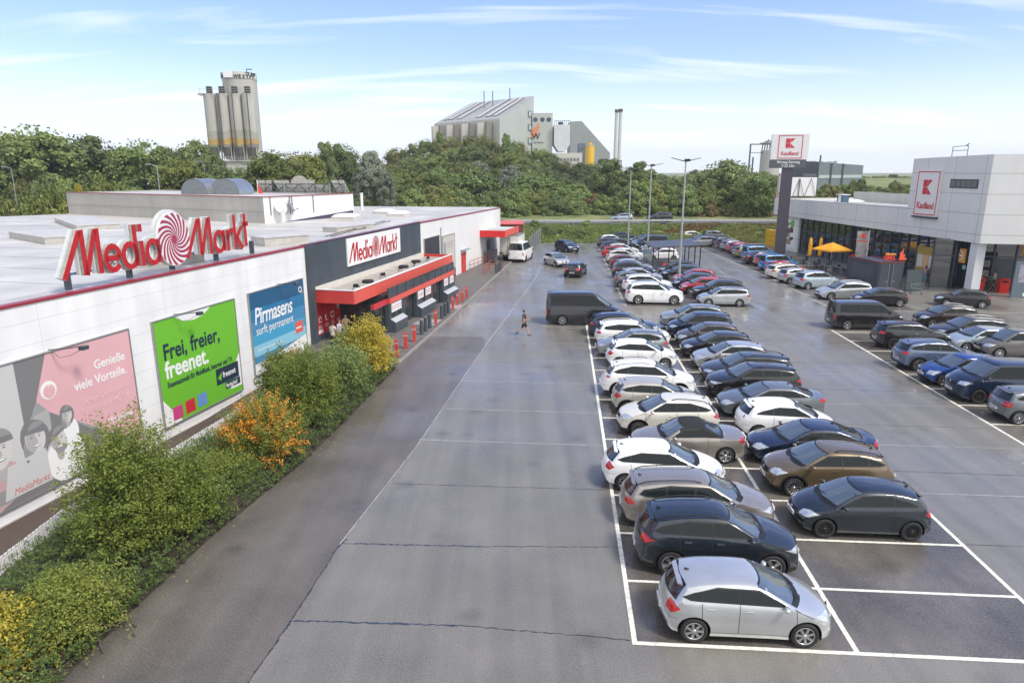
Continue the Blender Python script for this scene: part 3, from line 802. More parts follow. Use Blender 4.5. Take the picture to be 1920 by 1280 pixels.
strip(mb, UV(3.42, 40.8), UV(3.42, 84), .25, .012); strip(mb, UV(3.3, 40.9), UV(14, 40.9), .25, .013)
strip(mb, (25.5, 52.8, 0), (26.55, 69.4, 0), .35, .012); strip(mb, (26.55, 69.4, 0), (26.85, 99, 0), .35, .013)
strip(mb, (25.5, 52.8, 0), (60, 50.5, 0), .3, .014)
tag(mb.build('kerb_strip', [KERB]), 'pale flush kerb stones edging the paved bays', kind='structure')
mb = MB(); W_ = .12
strip(mb, UV(0, -W_ / 2), UV(0, 14 * BAY), W_, .009)
strip(mb, UV(5.05, 0), UV(5.05, 14 * BAY), W_, .0095)
strip(mb, UV(10.08, 0), UV(10.08, 14 * BAY), W_, .009)
strip(mb, UV(0, 0), UV(30, 0), W_, .0085)
strip(mb, UV(16.85, -8), UV(16.85, 13.4 * BAY), W_, .009)
for k in range(1, 15):
    strip(mb, UV(0, k * BAY), UV(5.0, k * BAY), .10, .0085)
    strip(mb, UV(5.1, k * BAY), UV(10.05, k * BAY), .10, .0085)
for k in range(-3, 14):
    strip(mb, UV(16.9, k * BAY + .4), UV(27.2, k * BAY + .4), .10, .0085)
tag(mb.build('bay_markings', [LINE]), 'white painted lines of the parking bays', kind='structure')
# lane line, worn cross joints
mb = MB(); rng = random.Random(4)
def lane_pt(t): return Vector((-5.42, 14.55, 0)).lerp(Vector((.44, 55.53, 0)), t)
j2 = [Vector((-5.9, 11.0, 0)), Vector((-5.42, 14.55, 0)), Vector((-5.09, 18.11, 0)), G(780, 838), G(911, 646), G(970, 569), G(1005, 520), G(1020, 480)]
for i in range(2, len(j2) - 1): strip(mb, j2[i], j2[i + 1], .055 if i > 3 else .03, .007)
for py in (824, 766, 714, 674, 641, 612, 590, 572, 700, 655):
    if py in (700, 655): continue
    a = G({824: 786, 766: 832, 714: 866, 674: 893, 641: 916, 612: 937, 590: 953, 572: 968}[py], py)
    b = UV(-.1, (a - L0).dot(LVv) - .1)
    strip(mb, a, b, .05, .006)
for v in (36.2, 32.6, 27.6, 22.7, 17.7, 12.7, 8.4):
    strip(mb, UV(10.4, v), UV(16.6, v), .04, .006)
strip(mb, UV(14.5, 44), UV(16, 70), .06, .006); strip(mb, UV(12.5, 36.5), UV(16.5, 36.6), .05, .006)
tag(mb.build('worn_lane_lines', [LINEW]), 'faded thin white lines across the open asphalt', kind='structure')
mb = MB()
def jag(mb, a, b, w, z, n=26):
    a, b = Vector(a), Vector(b); prev = None
    for i in range(n + 1):
        t = i / n; p = a.lerp(b, t) + Vector((rng.uniform(-.02, .02), rng.uniform(-.022, .022), 0))
        if prev is not None: strip(mb, prev, p, w * rng.uniform(.4, 1.5), z)
        prev = p
jag(mb, G(545, 1163), G(860, 1172), .045, .0065, 40); jag(mb, G(637, 1018), G(900, 1024), .04, .0065, 40); jag(mb, G(545, 1163), G(535, 1180), .05, .0066, 8); jag(mb, G(650, 1010), G(632, 1026), .05, .0066, 8)
tag(mb.build('bitumen_joint', [BITU]), 'blue-black bitumen sealed joints in the near asphalt', kind='structure')
mb = MB()
jag(mb, G(860, 1172), UV(-.1, .1), .02, .0062, 30); jag(mb, G(900, 1024), UV(-.1, 4.2), .02, .0062, 30); jag(mb, G(735, 906), UV(-.1, 7.9), .018, .0062, 40)
jag(mb, j2[0], j2[1], .03, .0062); jag(mb, j2[1], j2[2], .03, .0062); jag(mb, j2[2], j2[3], .03, .0062)
for v in (-3.8, 5.1, 10.2, 15, 20, 25, 30): jag(mb, UV(10.2, v), UV(16.8, v - .1), .018, .0062, 30)
jag(mb, UV(-3, -4), UV(12, -4.2), .02, .0062, 30)
tag(mb.build('tar_joint', [JOINT]), 'dark jagged tar joints in the asphalt', kind='structure')
mb = MB()
patch(mb, [Vector((-11.2, -2, 0)), Vector((j2[0].x - .6, -2, 0)), j2[0], j2[1], j2[2], j2[3], j2[4], Vector((-1.9, 44, 0)), Vector((-5.4, 44.2, 0))] + [Vector((p[0] + .02, p[1], 0)) for p in EDGE[6::-1]], .003)
tag(mb.build('driveway', [ASPHL]), 'darker wet driveway along the planting bed', kind='structure')
# pavement along the store with kerb
WA = R(77); W0 = Vector((-12.54, 41.69, 0))
def WP(s, y, z=0.0):    # wall frame -> world
    return W0 + Vector((math.cos(WA) * s - math.sin(WA) * y, math.sin(WA) * s + math.cos(WA) * y, z))
kb = [G(738, 692), G(862, 582), Vector((.2, 83.5, 0)), Vector((3.2, 104.6, 0))]
mb = MB(); w1 = WP(-1.2, 0); w2 = WP(49.5, 0)
mb.prism([(kb[0].x - .16, kb[0].y), (kb[1].x - .16, kb[1].y), (kb[2].x - .16, kb[2].y), (kb[3].x - .16, kb[3].y), (-6, 104.6), (w2.x - .1, w2.y), (w1.x - .1, w1.y), (-9.9, 38.6), (-7.6, 37.2)], -.3, .10)
tag(mb.build('pavement', [PAVE]), 'grey paved forecourt in front of the electronics store', kind='structure')
mb = MB()
for a, b in zip(kb[:-1], kb[1:]):
    d = (b - a).normalized(); n = Vector((-d.y, d.x, 0)) * .15
    mb.prism([(a.x, a.y), (b.x, b.y), (b.x + n.x, b.y + n.y), (a.x + n.x, a.y + n.y)], -.3, .115)
tag(mb.build('kerb', [KERB]), 'stone kerb along the store pavement', kind='structure')
mb = MB()
mb.box(-6.2, -3.9, 44.4, 46.4, .10, .105); mb.box(-5.6, -3.6, 49.6, 51.6, .10, .105)
SLAB = mat('pale_slab', (.33, .33, .33), .4, noise=.1)
mb = MB()
for q in ([(745, 612), (790, 606), (793, 622), (775, 630)],):
    pass
for s0, s1 in ((6.8, 8.7), (12.9, 14.6)):
    a, b, c, d = WP(s0, -4.0), WP(s1, -4.0), WP(s1, -5.6), WP(s0, -5.6)
    mb.add([(p.x, p.y, .104) for p in (a, d, c, b)], [(0, 1, 2, 3)])
tag(mb.build('entrance_slab', [SLAB]), 'smooth pale slabs in front of the two shop doors', kind='structure')
# planting bed soil and sunken gravel strip
FEN = [Vector((-14.6, 5, 0)), Vector((-14.15, 13, 0)), G(0, 1080), G(120, 985), G(330, 862), G(415, 808), G(645, 655)]
mb = MB(); poly = [(p.x, p.y) for p in FEN] + [(-7.4, 37.3)] + [(e[0] + .05, e[1]) for e in EDGE[6::-1]]
mb.prism(poly[::-1], -.5, .03); tag(mb.build('planting_soil', [mat('soil', (.045, .034, .024), .95, noise=.4, nscale=4, bump=.6, bscale=12)]), 'dark soil of the long planting bed', kind='structure')
mb = MB(); GRAV = mat('bark_gravel', (.085, .058, .048), .95, noise=.55, nscale=22, bump=.9, bscale=60)
pts = []
for i, s in enumerate([-40, -30, -24, -21, -15, -11, -1.0]):
    w = WP(s, 0); f = FEN[min(i, 6)]
    pts.append(((f.x, f.y, -.12), (w.x + .0, w.y, -1.05 if s < -2 else -.6)))
vs = [p for q in pts for p in q]
mb.add(vs, [(2 * i, 2 * i + 2, 2 * i + 3, 2 * i + 1) for i in range(6)][::1])
tag(mb.build('gravel_bed', [GRAV]), 'sunken brown gravel strip along the foot of the white wall', kind='structure')
# road on the embankment
RD = [(-140, 117), (-30, 117), (20, 117.5), (60, 117), (150, 112)]
mb = MB(); n = len(RD)
vs = [(x, y + d, terr(x, 117) + .12) for x, y in RD for d in (-4, 4)]
mb.add(vs, [(2 * i, 2 * i + 2, 2 * i + 3, 2 * i + 1) for i in range(n - 1)])
tag(mb.build('embankment_road', [asphalt_mat('road', (.09, .09, .09), .55, .15)]), 'grey road along the top of the embankment', kind='structure')
# ------------------------------------------------------------------ electronics store (left)
def wall_panel_mat(name, col, hstep=.8, vstep=6.2, line=.75, rough=.5, vert=True, dirt=.06, lw=.02):
    m = bpy.data.materials.new(name); m.use_nodes = True; _M[name] = m
    nt = m.node_tree; N, L = nt.nodes, nt.links; b = N['Principled BSDF']; b.inputs['Roughness'].default_value = rough
    tc = N.new('ShaderNodeTexCoord'); sep = N.new('ShaderNodeSeparateXYZ'); L.new(tc.outputs['Object'], sep.inputs[0])
    def linef(out, step, wd):
        a = N.new('ShaderNodeMath'); a.operation = 'DIVIDE'; a.inputs[1].default_value = step; L.new(out, a.inputs[0])
        f = N.new('ShaderNodeMath'); f.operation = 'FRACT'; L.new(a.outputs[0], f.inputs[0])
        g = N.new('ShaderNodeMath'); g.operation = 'LESS_THAN'; g.inputs[1].default_value = wd / step; L.new(f.outputs[0], g.inputs[0]); return g.outputs[0]
    h = linef(sep.outputs[2], hstep, lw)
    mxx = h
    if vert:
        v = linef(sep.outputs[0], vstep, lw); q = N.new('ShaderNodeMath'); q.operation = 'MAXIMUM'
        L.new(h, q.inputs[0]); L.new(v, q.inputs[1]); mxx = q.outputs[0]
    n = N.new('ShaderNodeTexNoise'); n.inputs['Scale'].default_value = .8; n.inputs['Detail'].default_value = 8
    mp = N.new('ShaderNodeMapping'); mp.inputs['Scale'].default_value = (1.2, 1.2, .35); L.new(tc.outputs['Object'], mp.inputs[0]); L.new(mp.outputs[0], n.inputs[0])
    r = N.new('ShaderNodeMapRange'); r.inputs[1].default_value = .3; r.inputs[2].default_value = .7; r.inputs[3].default_value = 1 - dirt; r.inputs[4].default_value = 1 + dirt * .6
    L.new(n.outputs[0], r.inputs[0])
    mul = N.new('ShaderNodeMapRange'); mul.inputs[3].default_value = 1; mul.inputs[4].default_value = line; L.new(mxx, mul.inputs[0])
    k = N.new('ShaderNodeMath'); k.operation = 'MULTIPLY'; L.new(r.outputs[0], k.inputs[0]); L.new(mul.outputs[0], k.inputs[1])
    vm = N.new('ShaderNodeVectorMath'); vm.operation = 'SCALE'; vm.inputs[0].default_value = srgb(col)[:3]
    L.new(k.outputs[0], vm.inputs['Scale']); L.new(vm.outputs[0], b.inputs['Base Color'])
    return m
WALLW = wall_panel_mat('white_block_wall', (.72, .73, .74), dirt=.10)
WALLF = wall_panel_mat('white_brick_wall', (.70, .71, .71), .25, 900, .93, vert=False, dirt=.05)
WALLD = wall_panel_mat('slate_panel_wall', (.052, .068, .085), 1.0, 3.3, .5, dirt=.25)
ROOFM = mat('pale_roof_membrane', (.46, .45, .43), .5, noise=.22, nscale=.18, bump=.05, bscale=3)
CONC = mat('raw_concrete', (.37, .36, .335), .75, noise=.14, nscale=.7, stretch=(1, 1, .3), bump=.2, bscale=10)
REDW = mat('red_gloss', (.50, .02, .025), .3, coat=.4, noise=.12, nscale=3)
LITRED = mat('lit_red_fascia', (.62, .10, .075), .45, noise=.06, nscale=2)  # paler copy of the canopy red, brighter street-side light painted into the colour
store = thing('electronics_store', 'long low white store with slate entrance panels, red canopy and pale flat roof', 'building', W0, WA)
def P4(mb, name, mats, parent=store): return mb.build(name, mats, parent)
# coordinates: x along wall, y inward, z up
mb = MB(); mb.box(-42, -.2, 0, .35, -1.3, 6.22); P4(mb, 'wall', [WALLW])
mb = MB(); mb.box(-42, -.2, -.05, -.002, -1.3, -1.0); P4(mb, 'plinth', [CONC])
mb = MB(); mb.box(-.2, 19.8, .03, .35, -.5, 6.22); P4(mb, 'wall', [WALLD])
mb = MB(); mb.box(-.22, .55, -.14, .028, -1.1, 6.28); P4(mb, 'corner_pier', [WALLD])
mb = MB()
mb.add([(19.8, 0, -.5), (49, 0, -.5), (49, 0, 6.02), (19.8, 0, 6.2)], [(0, 1, 2, 3)])
mb.add([(49, 0, -.5), (49, 30, -.5), (49, 30, 6.02), (49, 0, 6.02)], [(0, 1, 2, 3)])
mb.add([(19.8, 0, -.5), (19.8, 0, 6.2), (19.8, .4, 6.2), (19.8, .4, -.5)], [(0, 1, 2, 3)])
P4(mb, 'wall', [WALLF])
def toL(p):
    d = Vector(p) - W0; ca, sa = math.cos(-WA), math.sin(-WA)
    return (d.x * ca - d.y * sa, d.x * sa + d.y * ca)
back = [(-22, 92), (-40, 93), (-48.1, 75.4), (-52.4, 70.9), (-76, 47), (-76, -20)]
rp = [(-42, .36), (49, .2)] + [toL((x, y, 0)) for x, y in back]
mb = MB(); mb.prism(rp, 5.9, 6.14); P4(mb, 'roof', [ROOFM])
mb = MB()
for i in range(1, len(rp) - 1):
    a, b = rp[i], rp[i + 1]; mb.add([(a[0], a[1], -1), (b[0], b[1], -1), (b[0], b[1], 5.9), (a[0], a[1], 5.9)], [(0, 1, 2, 3)])
P4(mb, 'rear_wall', [CONC])
TRIM = mat('dark_red_trim', (.26, .022, .035), .4)
mb = MB(); mb.box(-42, -.2, -.05, .30, 6.22, 6.31); P4(mb, 'roof_trim', [TRIM])
mb = MB(); mb.box(-.2, 19.8, -.0, .30, 6.285, 6.34); P4(mb, 'roof_trim', [mat('purple_trim', (.11, .03, .06), .4)])
mb = MB(); mb.add([(19.8, -.05, 6.2), (49.05, -.05, 6.02), (49.05, -.05, 6.10), (19.8, -.05, 6.28), (19.8, .3, 6.2), (49.05, .3, 6.02), (49.05, .3, 6.10), (19.8, .3, 6.28)],
    [(0, 1, 2, 3), (3, 2, 6, 7), (5, 4, 7, 6), (1, 5, 6, 2), (0, 3, 7, 4)]); P4(mb, 'roof_trim', [TRIM])
mb = MB(); mb.box(-42, 30, .36, 1.6, 6.145, 6.2); P4(mb, 'roof_gutter', [mat('stained_membrane', (.42, .40, .36), .4, noise=.25, nscale=.5)])
SEAMM = mat('roof_seam', (.30, .29, .28), .6)
mb = MB()
for k in range(24):
    x = -40 + k * 3.6; mb.box(x, x + .07, 1.7, 22 if x > 14 else 60, 6.142, 6.150)
P4(mb, 'roof_seams', [SEAMM])
stp = [toL(G(505, 420, 6.2)), toL(G(860, 412, 6.2))]
# entrance canopy
mb = MB(); x0, x1, y0, y1, z0, z1 = .56, 20.2, -2.75, .02, 2.66, 3.48
mb.box(x0, x1, y0, y0 + .10, z0, z1, 1); P4(mb, 'canopy_fascia', [RED, LITRED])
for xa in (x0, x1 - .1): mb = MB(); mb.box(xa, xa + .10, y0 + .102, y1, z0, z1, 0); P4(mb, 'canopy_end', [RED])
mb = MB(); mb.box(x0 + .102, x1 - .102, y0 + .102, y1, 3.12, 3.24); P4(mb, 'canopy_roof', [mat('canopy_felt', (.36, .335, .30), .6, noise=.22, nscale=1.2)])
mb = MB(); mb.box(x0 - .02, x1 + .02, y0 - .03, y0 + .14, z1 + .002, z1 + .05); mb.box(x0 - .02, x0 + .14, y0 + .142, y1, z1 + .002, z1 + .05); P4(mb, 'canopy_edge', [WHITE])
mb = MB(); mb.box(x0, x1, -.12, -.0, 3.24, 3.62); P4(mb, 'canopy_upstand', [mat('cream_membrane', (.55, .53, .48), .6, noise=.1)])
mb = MB(); mb.box(x0 + .102, x1 - .102, y0 + .102, y1, z0 + .02, z0 + .08); P4(mb, 'canopy_soffit', [mat('soffit_grey', (.30, .30, .30), .7)])
# glazed entrance box: front face at y=-3.95, base z .1
GLS = mat('shop_glass', (.035, .045, .048), .05, spec=.8)
FRM = mat('slate_frame', (.045, .06, .075), .4)
yF = -3.55
gx0_, gx1_ = 4.1, 18.2
mb = MB(); mb.box(gx0_ + .05, gx1_ - .05, yF + .35, .0, .1, 2.6); P4(mb, 'vestibule', [mat('vestibule_dark', (.03, .03, .033), .6, noise=.3, nscale=2)])
mb = MB(); mb.box(gx0_, gx1_, yF - .06, yF + .30, 2.08, 2.38); P4(mb, 'lintel_band', [LITRED])
mb = MB(); mb.box(x0 + 1.2, gx0_ - .002, yF + .1, yF + .3, 2.08, 2.38); P4(mb, 'lintel_band', [REDW])
for i in range(9):
    xa = gx0_ + (gx1_ - gx0_) * i / 9; xb = gx0_ + (gx1_ - gx0_) * (i + 1) / 9
    mb = MB(); mb.box(xa + .04, xb - .04, yF + .08, yF + .11, 2.385, 3.1); P4(mb, 'upper_window', [GLS])
for i in range(10):
    xa = gx0_ + (gx1_ - gx0_) * i / 9; mb = MB(); mb.box(xa - .04, xa + .04, yF + .05, yF + .14, 2.38, 3.1); P4(mb, 'window_post', [FRM])
# bays: window, door, window, door, window
for a, b in ((gx0_, 6.3), (9.1, 12.4), (15.2, gx1_)):
    mb = MB(); mb.prism([(yF - .35, .1), (yF + .05, .1), (yF + .05, 1.0), (yF - .0, 1.0), (yF - .35, .78)], a, b, ax='x'); P4(mb, 'sill_wall', [DGREY])
    mb = MB(); mb.add([(a, yF - .37, .79), (b, yF - .37, .79), (b, yF + .0, 1.02), (a, yF + .0, 1.02)], [(0, 1, 2, 3)]); P4(mb, 'sill', [mat('sill_grey', (.4, .42, .44), .4)])
    k = 2 if b - a > 2.5 else 1
    for j in range(k):
        xa = a + (b - a) * j / k; xb = a + (b - a) * (j + 1) / k
        mb = MB(); mb.box(xa + .08, xb - .06, yF + .02, yF + .05, 1.02, 2.07)
        w = P4(mb, 'shop_window', [GLS])
        pm = MB(); pm.box(xa + .25, xb - .2, yF - .0, yF + .012, 1.42, 2.02, 0)
        for r_ in range(2):
            for c_ in range(6):
                cxx = xa + .35 + (xb - xa - .7) * c_ / 5.5
                pm.box(cxx, cxx + (xb - xa) * .06, yF - .006, yF - .001, 1.58 + r_ * .17, 1.66 + r_ * .17, 1)
        pm.build('poster', [WHITE, REDW], w)
    for xa in (a, b): mb = MB(); mb.box(xa - .08, xa + .09, yF + .0, yF + .3, .1, 2.07); P4(mb, 'pier', [DGREY])
for a, b in ((6.5, 8.9), (12.6, 15.0)):
    for j in range(2):
        xa = a + (b - a) * j / 2; mb = MB(); mb.box(xa + .03, xa + (b - a) / 2 - .03, yF + .30, yF + .335, .1, 2.07); P4(mb, 'sliding_door', [GLS])
# left side glazing of the porch (faces the camera)
mb = MB(); mb.box(gx0_ - .02, gx0_ + .02, yF + .36, -.02, .1, 2.07); P4(mb, 'side_glazing', [GLS])
mb = MB()
for yy in (yF + .34, -2.4, -1.2, -.1): mb.box(gx0_ - .05, gx0_ - .022, yy - .03, yy + .03, .1, 2.07)
mb.box(gx0_ - .05, gx0_ - .022, yF + .34, -.1, 1.05, 1.11); P4(mb, 'side_frame', [FRM])
# red service posters under the canopy
ICON = WHITE
for i in range(4):
    xa = .75 + i * .82
    mb = MB(); mb.box(xa, xa + .74, -.0, .025, .45, 2.6, 0); cx_ = xa + .37; zc = 1.45
    if i == 0: mb.prism([(cx_ - .16, zc - .2), (cx_ + .16, zc - .2), (cx_ + .16, zc + .03), (cx_ + .22, zc + .03), (cx_, zc + .25), (cx_ - .22, zc + .03), (cx_ - .16, zc + .03)], -.008, -.003, 1, 'y'); mb.prism([(cx_ - .1, zc - .15), (cx_ + .1, zc - .15), (cx_ + .1, zc + .03), (cx_, zc + .14), (cx_ - .1, zc + .03)], -.012, -.009, 0, 'y')
    if i == 1: mb.tube([(cx_ - .1, -.01, zc + .2), (cx_ - .14, -.01, zc), (cx_ - .05, -.01, zc - .15), (cx_ + .12, -.01, zc - .2)], .035, 6, 1)
    if i == 2: mb.box(cx_ - .24, cx_ + .24, -.008, -.003, zc - .12, zc + .22, 1); mb.box(cx_ - .19, cx_ + .19, -.012, -.009, zc - .07, zc + .17, 0); mb.box(cx_ - .1, cx_ + .1, -.008, -.003, zc - .2, zc - .16, 1)
    if i == 3: mb.prism([(cx_ - .3, 2.55), (cx_ + .3, 2.55), (cx_ + .15, 1.9), (cx_, 1.6), (cx_ - .15, 1.95)], -.008, -.003, 2, 'y')
    for k in range(3): mb.box(xa + .12, xa + .62, -.008, -.003, 1.02 - k * .08, 1.045 - k * .08, 1)
    if i == 0: mb.box(xa + .06, xa + .66, -.008, -.003, .55, .78, 1)
    P4(mb, 'service_poster', [REDW, ICON, mat('mint_print', (.35, .6, .55), .5)])
# red fire door
mb = MB(); mb.box(31.7, 33.3, -.06, .0, .1, 2.15); d = P4(mb, 'door', [RED]); mb = MB(); mb.box(31.85, 31.9, -.10, -.06, 1.05, 1.2); mb.build('door_handle', [BLACK], d)
mb = MB(); mb.box(31.5, 33.5, -.5, 0, 2.5, 2.56); P4(mb, 'door_canopy', [GALV])
mb = MB(); mb.cyl((25.1, -.06, .1), (25.1, -.06, 5.4), .05); P4(mb, 'downpipe', [GALV])
# side canopy over the delivery bay
mb = MB(); a0, a1, b0 = 39.1, 46.5, -3.0
mb.box(a0, a0 + .1, b0, 0, 3.25, 4.0, 0); P4(mb, 'canopy_end', [mat('bright_red', (.62, .015, .012), .4)])
mb = MB(); mb.box(a0 + .102, a1, b0, b0 + .1, 3.25, 4.0); P4(mb, 'canopy_fascia', [LITRED])
mb = MB(); mb.box(a0 + .102, a1, b0 + .102, 0, 3.72, 3.86); P4(mb, 'canopy_roof', [ROOFM])
mb = MB(); mb.box(a0 + 3, a0 + 4.4, -.05, -.005, .1, 2.6); P4(mb, 'delivery_door', [FRM])
# skylights and roof curbs on the store roof
def dome(name, mbf, loc, rz, s, label, group):
    t = thing(name, label, 'skylight', loc, rz, group)
    m = MB(); m.box(-s[0] / 2, s[0] / 2, -s[1] / 2, s[1] / 2, -.3, .22); m.build('curb', [mat('skylight_curb', (.50, .49, .47), .5, noise=.1)], t)
    m = MB(); n = 10; vs = []; 
    for j in range(n + 1):
        for i in range(n + 1):
            u, v = -1 + 2 * i / n, -1 + 2 * j / n; vs.append((u * s[0] / 2 * 1.03, v * s[1] / 2 * 1.03, .225 + .28 * max(0, (1 - u ** 4) * (1 - v ** 4)) ** .6))
    m.add(vs, [(j * (n + 1) + i, j * (n + 1) + i + 1, (j + 1) * (n + 1) + i + 1, (j + 1) * (n + 1) + i) for j in range(n) for i in range(n)], 0, True)
    m.build('dome', [mat('opal_acrylic', (.72, .73, .75), .2)], t); return t
for (px, py), (w_, l_), lb in (((650, 405), (2.2, 2.2), 'white domed skylight nearest the satellite dishes hall end'), ((722, 395), (2.0, 2.0), 'leftmost of the two small white domed skylights on the far roof'), ((748, 399), (2.0, 2.0), 'rightmost white domed skylight nearest the red trimmed roof edge')):
    p = G(px, py + 5, 6.2); dome('skylight', None, (p.x, p.y, 6.2), R(80), (w_, l_), lb, 'domed skylights on the store roof')
def curbbox(px0, py0, px1, py1, dep, h, lb):
    a = G(px0, py0, 6.15); b = G(px1, py1, 6.15); d = (b - a); a_ = math.atan2(d.y, d.x)
    t = thing('roof_hatch', lb, 'roof light', (a.x, a.y, 6.15), a_, 'flat grey roof lights')
    m = MB(); m.box(0, d.length, 0, dep, 0, h - .06); m.build('curb', [mat('weathered_curb', (.40, .385, .36), .6, noise=.15, nscale=2)], t)
    m = MB(); m.box(-.05, d.length + .05, -.05, dep + .05, h - .058, h); m.build('lid', [mat('lid_grey', (.46, .45, .44), .5, noise=.12, nscale=1.5)], t)
curbbox(18, 446, 85, 458, 2.6, .45, 'grey rectangular roof light alone on the left of the white roof')
curbbox(103, 416, 145, 432, 3.0, .4, 'low wide roof light at the foot of the concrete hall')
curbbox(258, 503, 384, 492, 1.6, .55, 'grey roof light behind the round spiral of the big letters')
curbbox(497, 462, 580, 455, 1.8, .55, 'roof light by the slate corner of the store')
curbbox(632, 436, 700, 428, 1.4, .4, 'roof light behind the white shop sign board')
m = MB(); a, b = G(610, 446, 6.2), G(722, 416, 6.2); m.cyl((a.x, a.y, 6.3), (b.x, b.y, 6.3), .03); m.cyl((a.x + .4, a.y, 6.3), (b.x + .5, b.y, 6.3), .03)
tag(m.build('roof_cable', [BLACK]), 'pair of thin dark cables lying across the store roof', 'cable')
p = G(679, 392, 6.2); t = thing('roof_vent', 'slim white vent pipe standing on the far store roof', 'vent pipe', (p.x, p.y, 6.1))
m = MB(); m.cyl((0, 0, 0), (0, 0, 1.9), .16, n=10); m.build('pipe', [WHITE], t); m = MB(); m.cyl((0, 0, 1.9), (0, 0, 2.0), .22, n=10); m.build('cap', [WHITE], t)
# raised concrete hall
HA = math.atan2(71.73 - 61.32, -16.35 + 21.91); H0 = Vector((-21.91, 61.32, 0))
hall = thing('concrete_hall', 'raised grey concrete hall with thin red roof edge behind the roof letters', 'building', H0, HA)
HT = 8.42
m = MB(); m.add([(0, 0, 6.0), (0, 29.7, 6.0), (0, 29.7, HT), (0, 0, HT)], [(0, 3, 2, 1)]); m.add([(0, 29.7, 6.0), (11.8, 29.7, 6.0), (11.8, 29.7, HT), (0, 29.7, HT)], [(0, 3, 2, 1)]); m.add([(11.8, 0, 6), (11.8, 29.7, 6), (11.8, 29.7, HT), (11.8, 0, HT)], [(0, 1, 2, 3)]); m.build('wall', [CONC], hall)
m = MB(); m.box(-.06, -.002, 0, 29.7, 7.2, 7.28); m.build('string_course', [CONC], hall)
m = MB(); m.add([(0, -.001, 6.0), (11.8, -.001, 6.0), (11.8, -.001, HT), (0, -.001, HT)], [(0, 1, 2, 3)]); m.build('wall', [WALLF], hall)
m = MB(); m.add([(2.2, -.02, 6.15), (11.7, -.02, 6.15), (11.7, -.02, 6.75)], [(0, 1, 2)]); m.build('base_flashing', [mat('violet_flashing', (.05, .045, .09), .4)], hall)
m = MB(); m.box(.1, 11.7, .1, 29.6, HT - .25, HT - .12); m.build('roof', [ROOFM], hall)
m = MB(); m.box(-.08, .15, -.08, 29.8, HT + .002, HT + .06); m.box(.152, 11.9, -.08, .15, HT + .002, HT + .06); m.build('roof_trim', [TRIM], hall)
for i, x in enumerate((.7, 3.0, 3.3, 6.0)):
    m = MB(); m.cyl((x, -.1, 6.8), (x, -.1, HT), .035); m.build('conduit', [FRM], hall)
def dish(loc, rz, lb, mm):
    t = thing('satellite_dish', lb, 'satellite dish', loc, rz, 'satellite dishes')
    m = MB(); pr = [(.001, 0), (.2, .02), (.42, .07), (.55, .13)]; m.lathe(pr, 20, 0); m.lathe([(a, b - .02) for a, b in pr], 20, 0)
    o = m.build('reflector', [mm], t); o.rotation_euler = (R(62), 0, 0); o.location = (0, -.35, .55)
    m = MB(); m.cyl((0, 0, -.1), (0, -.3, .3), .035, n=8); m.build('bracket', [GALV], t)
    m = MB(); m.cyl((0, -.38, .1), (0, -.95, .35), .02, n=6); m.ell((0, -.98, .37), (.06, .08, .06)); m.build('feed_arm', [FRM], t)
hw_ = lambda x, y, z: tuple(H0 + Vector((math.cos(HA) * x - math.sin(HA) * y, math.sin(HA) * x + math.cos(HA) * y, z)))
dish(hw_(1.6, -.15, 6.9), HA - R(20), 'white satellite dish on the raised hall wall', mat('dish_white', (.6, .6, .6), .4)); dish(hw_(2.5, -.15, 6.95), HA + R(35), 'grey satellite dish turned away beside the white one', mat('dish_grey', (.22, .23, .25), .4))
for i, (px, lb) in enumerate(((365, 'left half-round galvanised roof duct'), (422, 'right half-round galvanised roof duct'))):
    p = AtY(px, 369, 72.5); t = thing('roof_duct', lb + ' on the concrete hall', 'roof duct', (p.x, p.y, HT - .1), R(-20 if i == 0 else -14), 'half-round roof ducts')
    n = 16; pf = [(-1.75, 0)] + [(-1.75 * math.cos(math.pi * k / n), .12 + 1.45 * math.sin(math.pi * k / n)) for k in range(n + 1)] + [(1.75, 0)]
    m = MB(); vs = [(x, y, z) for y in (0, 2.6) for x, z in pf]; k = len(pf)
    m.add(vs, [(i_, i_ + 1, k + i_ + 1, k + i_) for i_ in range(k - 1)], 0, True); m.build('hood', [GALV], t)
    m = MB(); m.add([(x, .02, z) for x, z in pf], [list(range(k))[::-1]]); m.add([(x, 2.58, z) for x, z in pf], [list(range(k))]); m.build('end_plate', [mat('duct_end', (.16, .18, .20), .5, noise=.2)], t)
# lettering
def spiral_disc(mb, c, r, mw, mr, tw=16, flat=True, y=-.0, depth=.05, sx=1.0):
    cx_, cz_ = c
    mb.prism([(cx_ + sx * r * math.cos(2 * math.pi * k / 40), cz_ + r * math.sin(2 * math.pi * k / 40)) for k in range(40)], y, y + depth, mw, 'y')
    for k in range(tw):
        a0 = 2 * math.pi * k / tw; n = 12; inn, out = [], []
        for j in range(n + 1):
            rr = r * (.10 + .88 * j / n); a = a0 - 1.55 * (1 - j / n) ** 1.2; wd = (math.pi / tw) * (.62 - .15 * (j / n))
            inn.append((cx_ + sx * rr * math.cos(a - wd), cz_ + rr * math.sin(a - wd))); out.append((cx_ + sx * rr * math.cos(a + wd), cz_ + rr * math.sin(a + wd)))
        vs = [(x, y - .012, z) for x, z in inn + out]
        mb.add(vs, [(j, j + 1, n + 2 + j, n + 1 + j) for j in range(n)], mr)
    mb.prism([(cx_ + sx * r * .15 * math.cos(2 * math.pi * k / 14), cz_ + r * .15 * math.sin(2 * math.pi * k / 14)) for k in range(14)], y - .016, y - .013, mr, 'y')
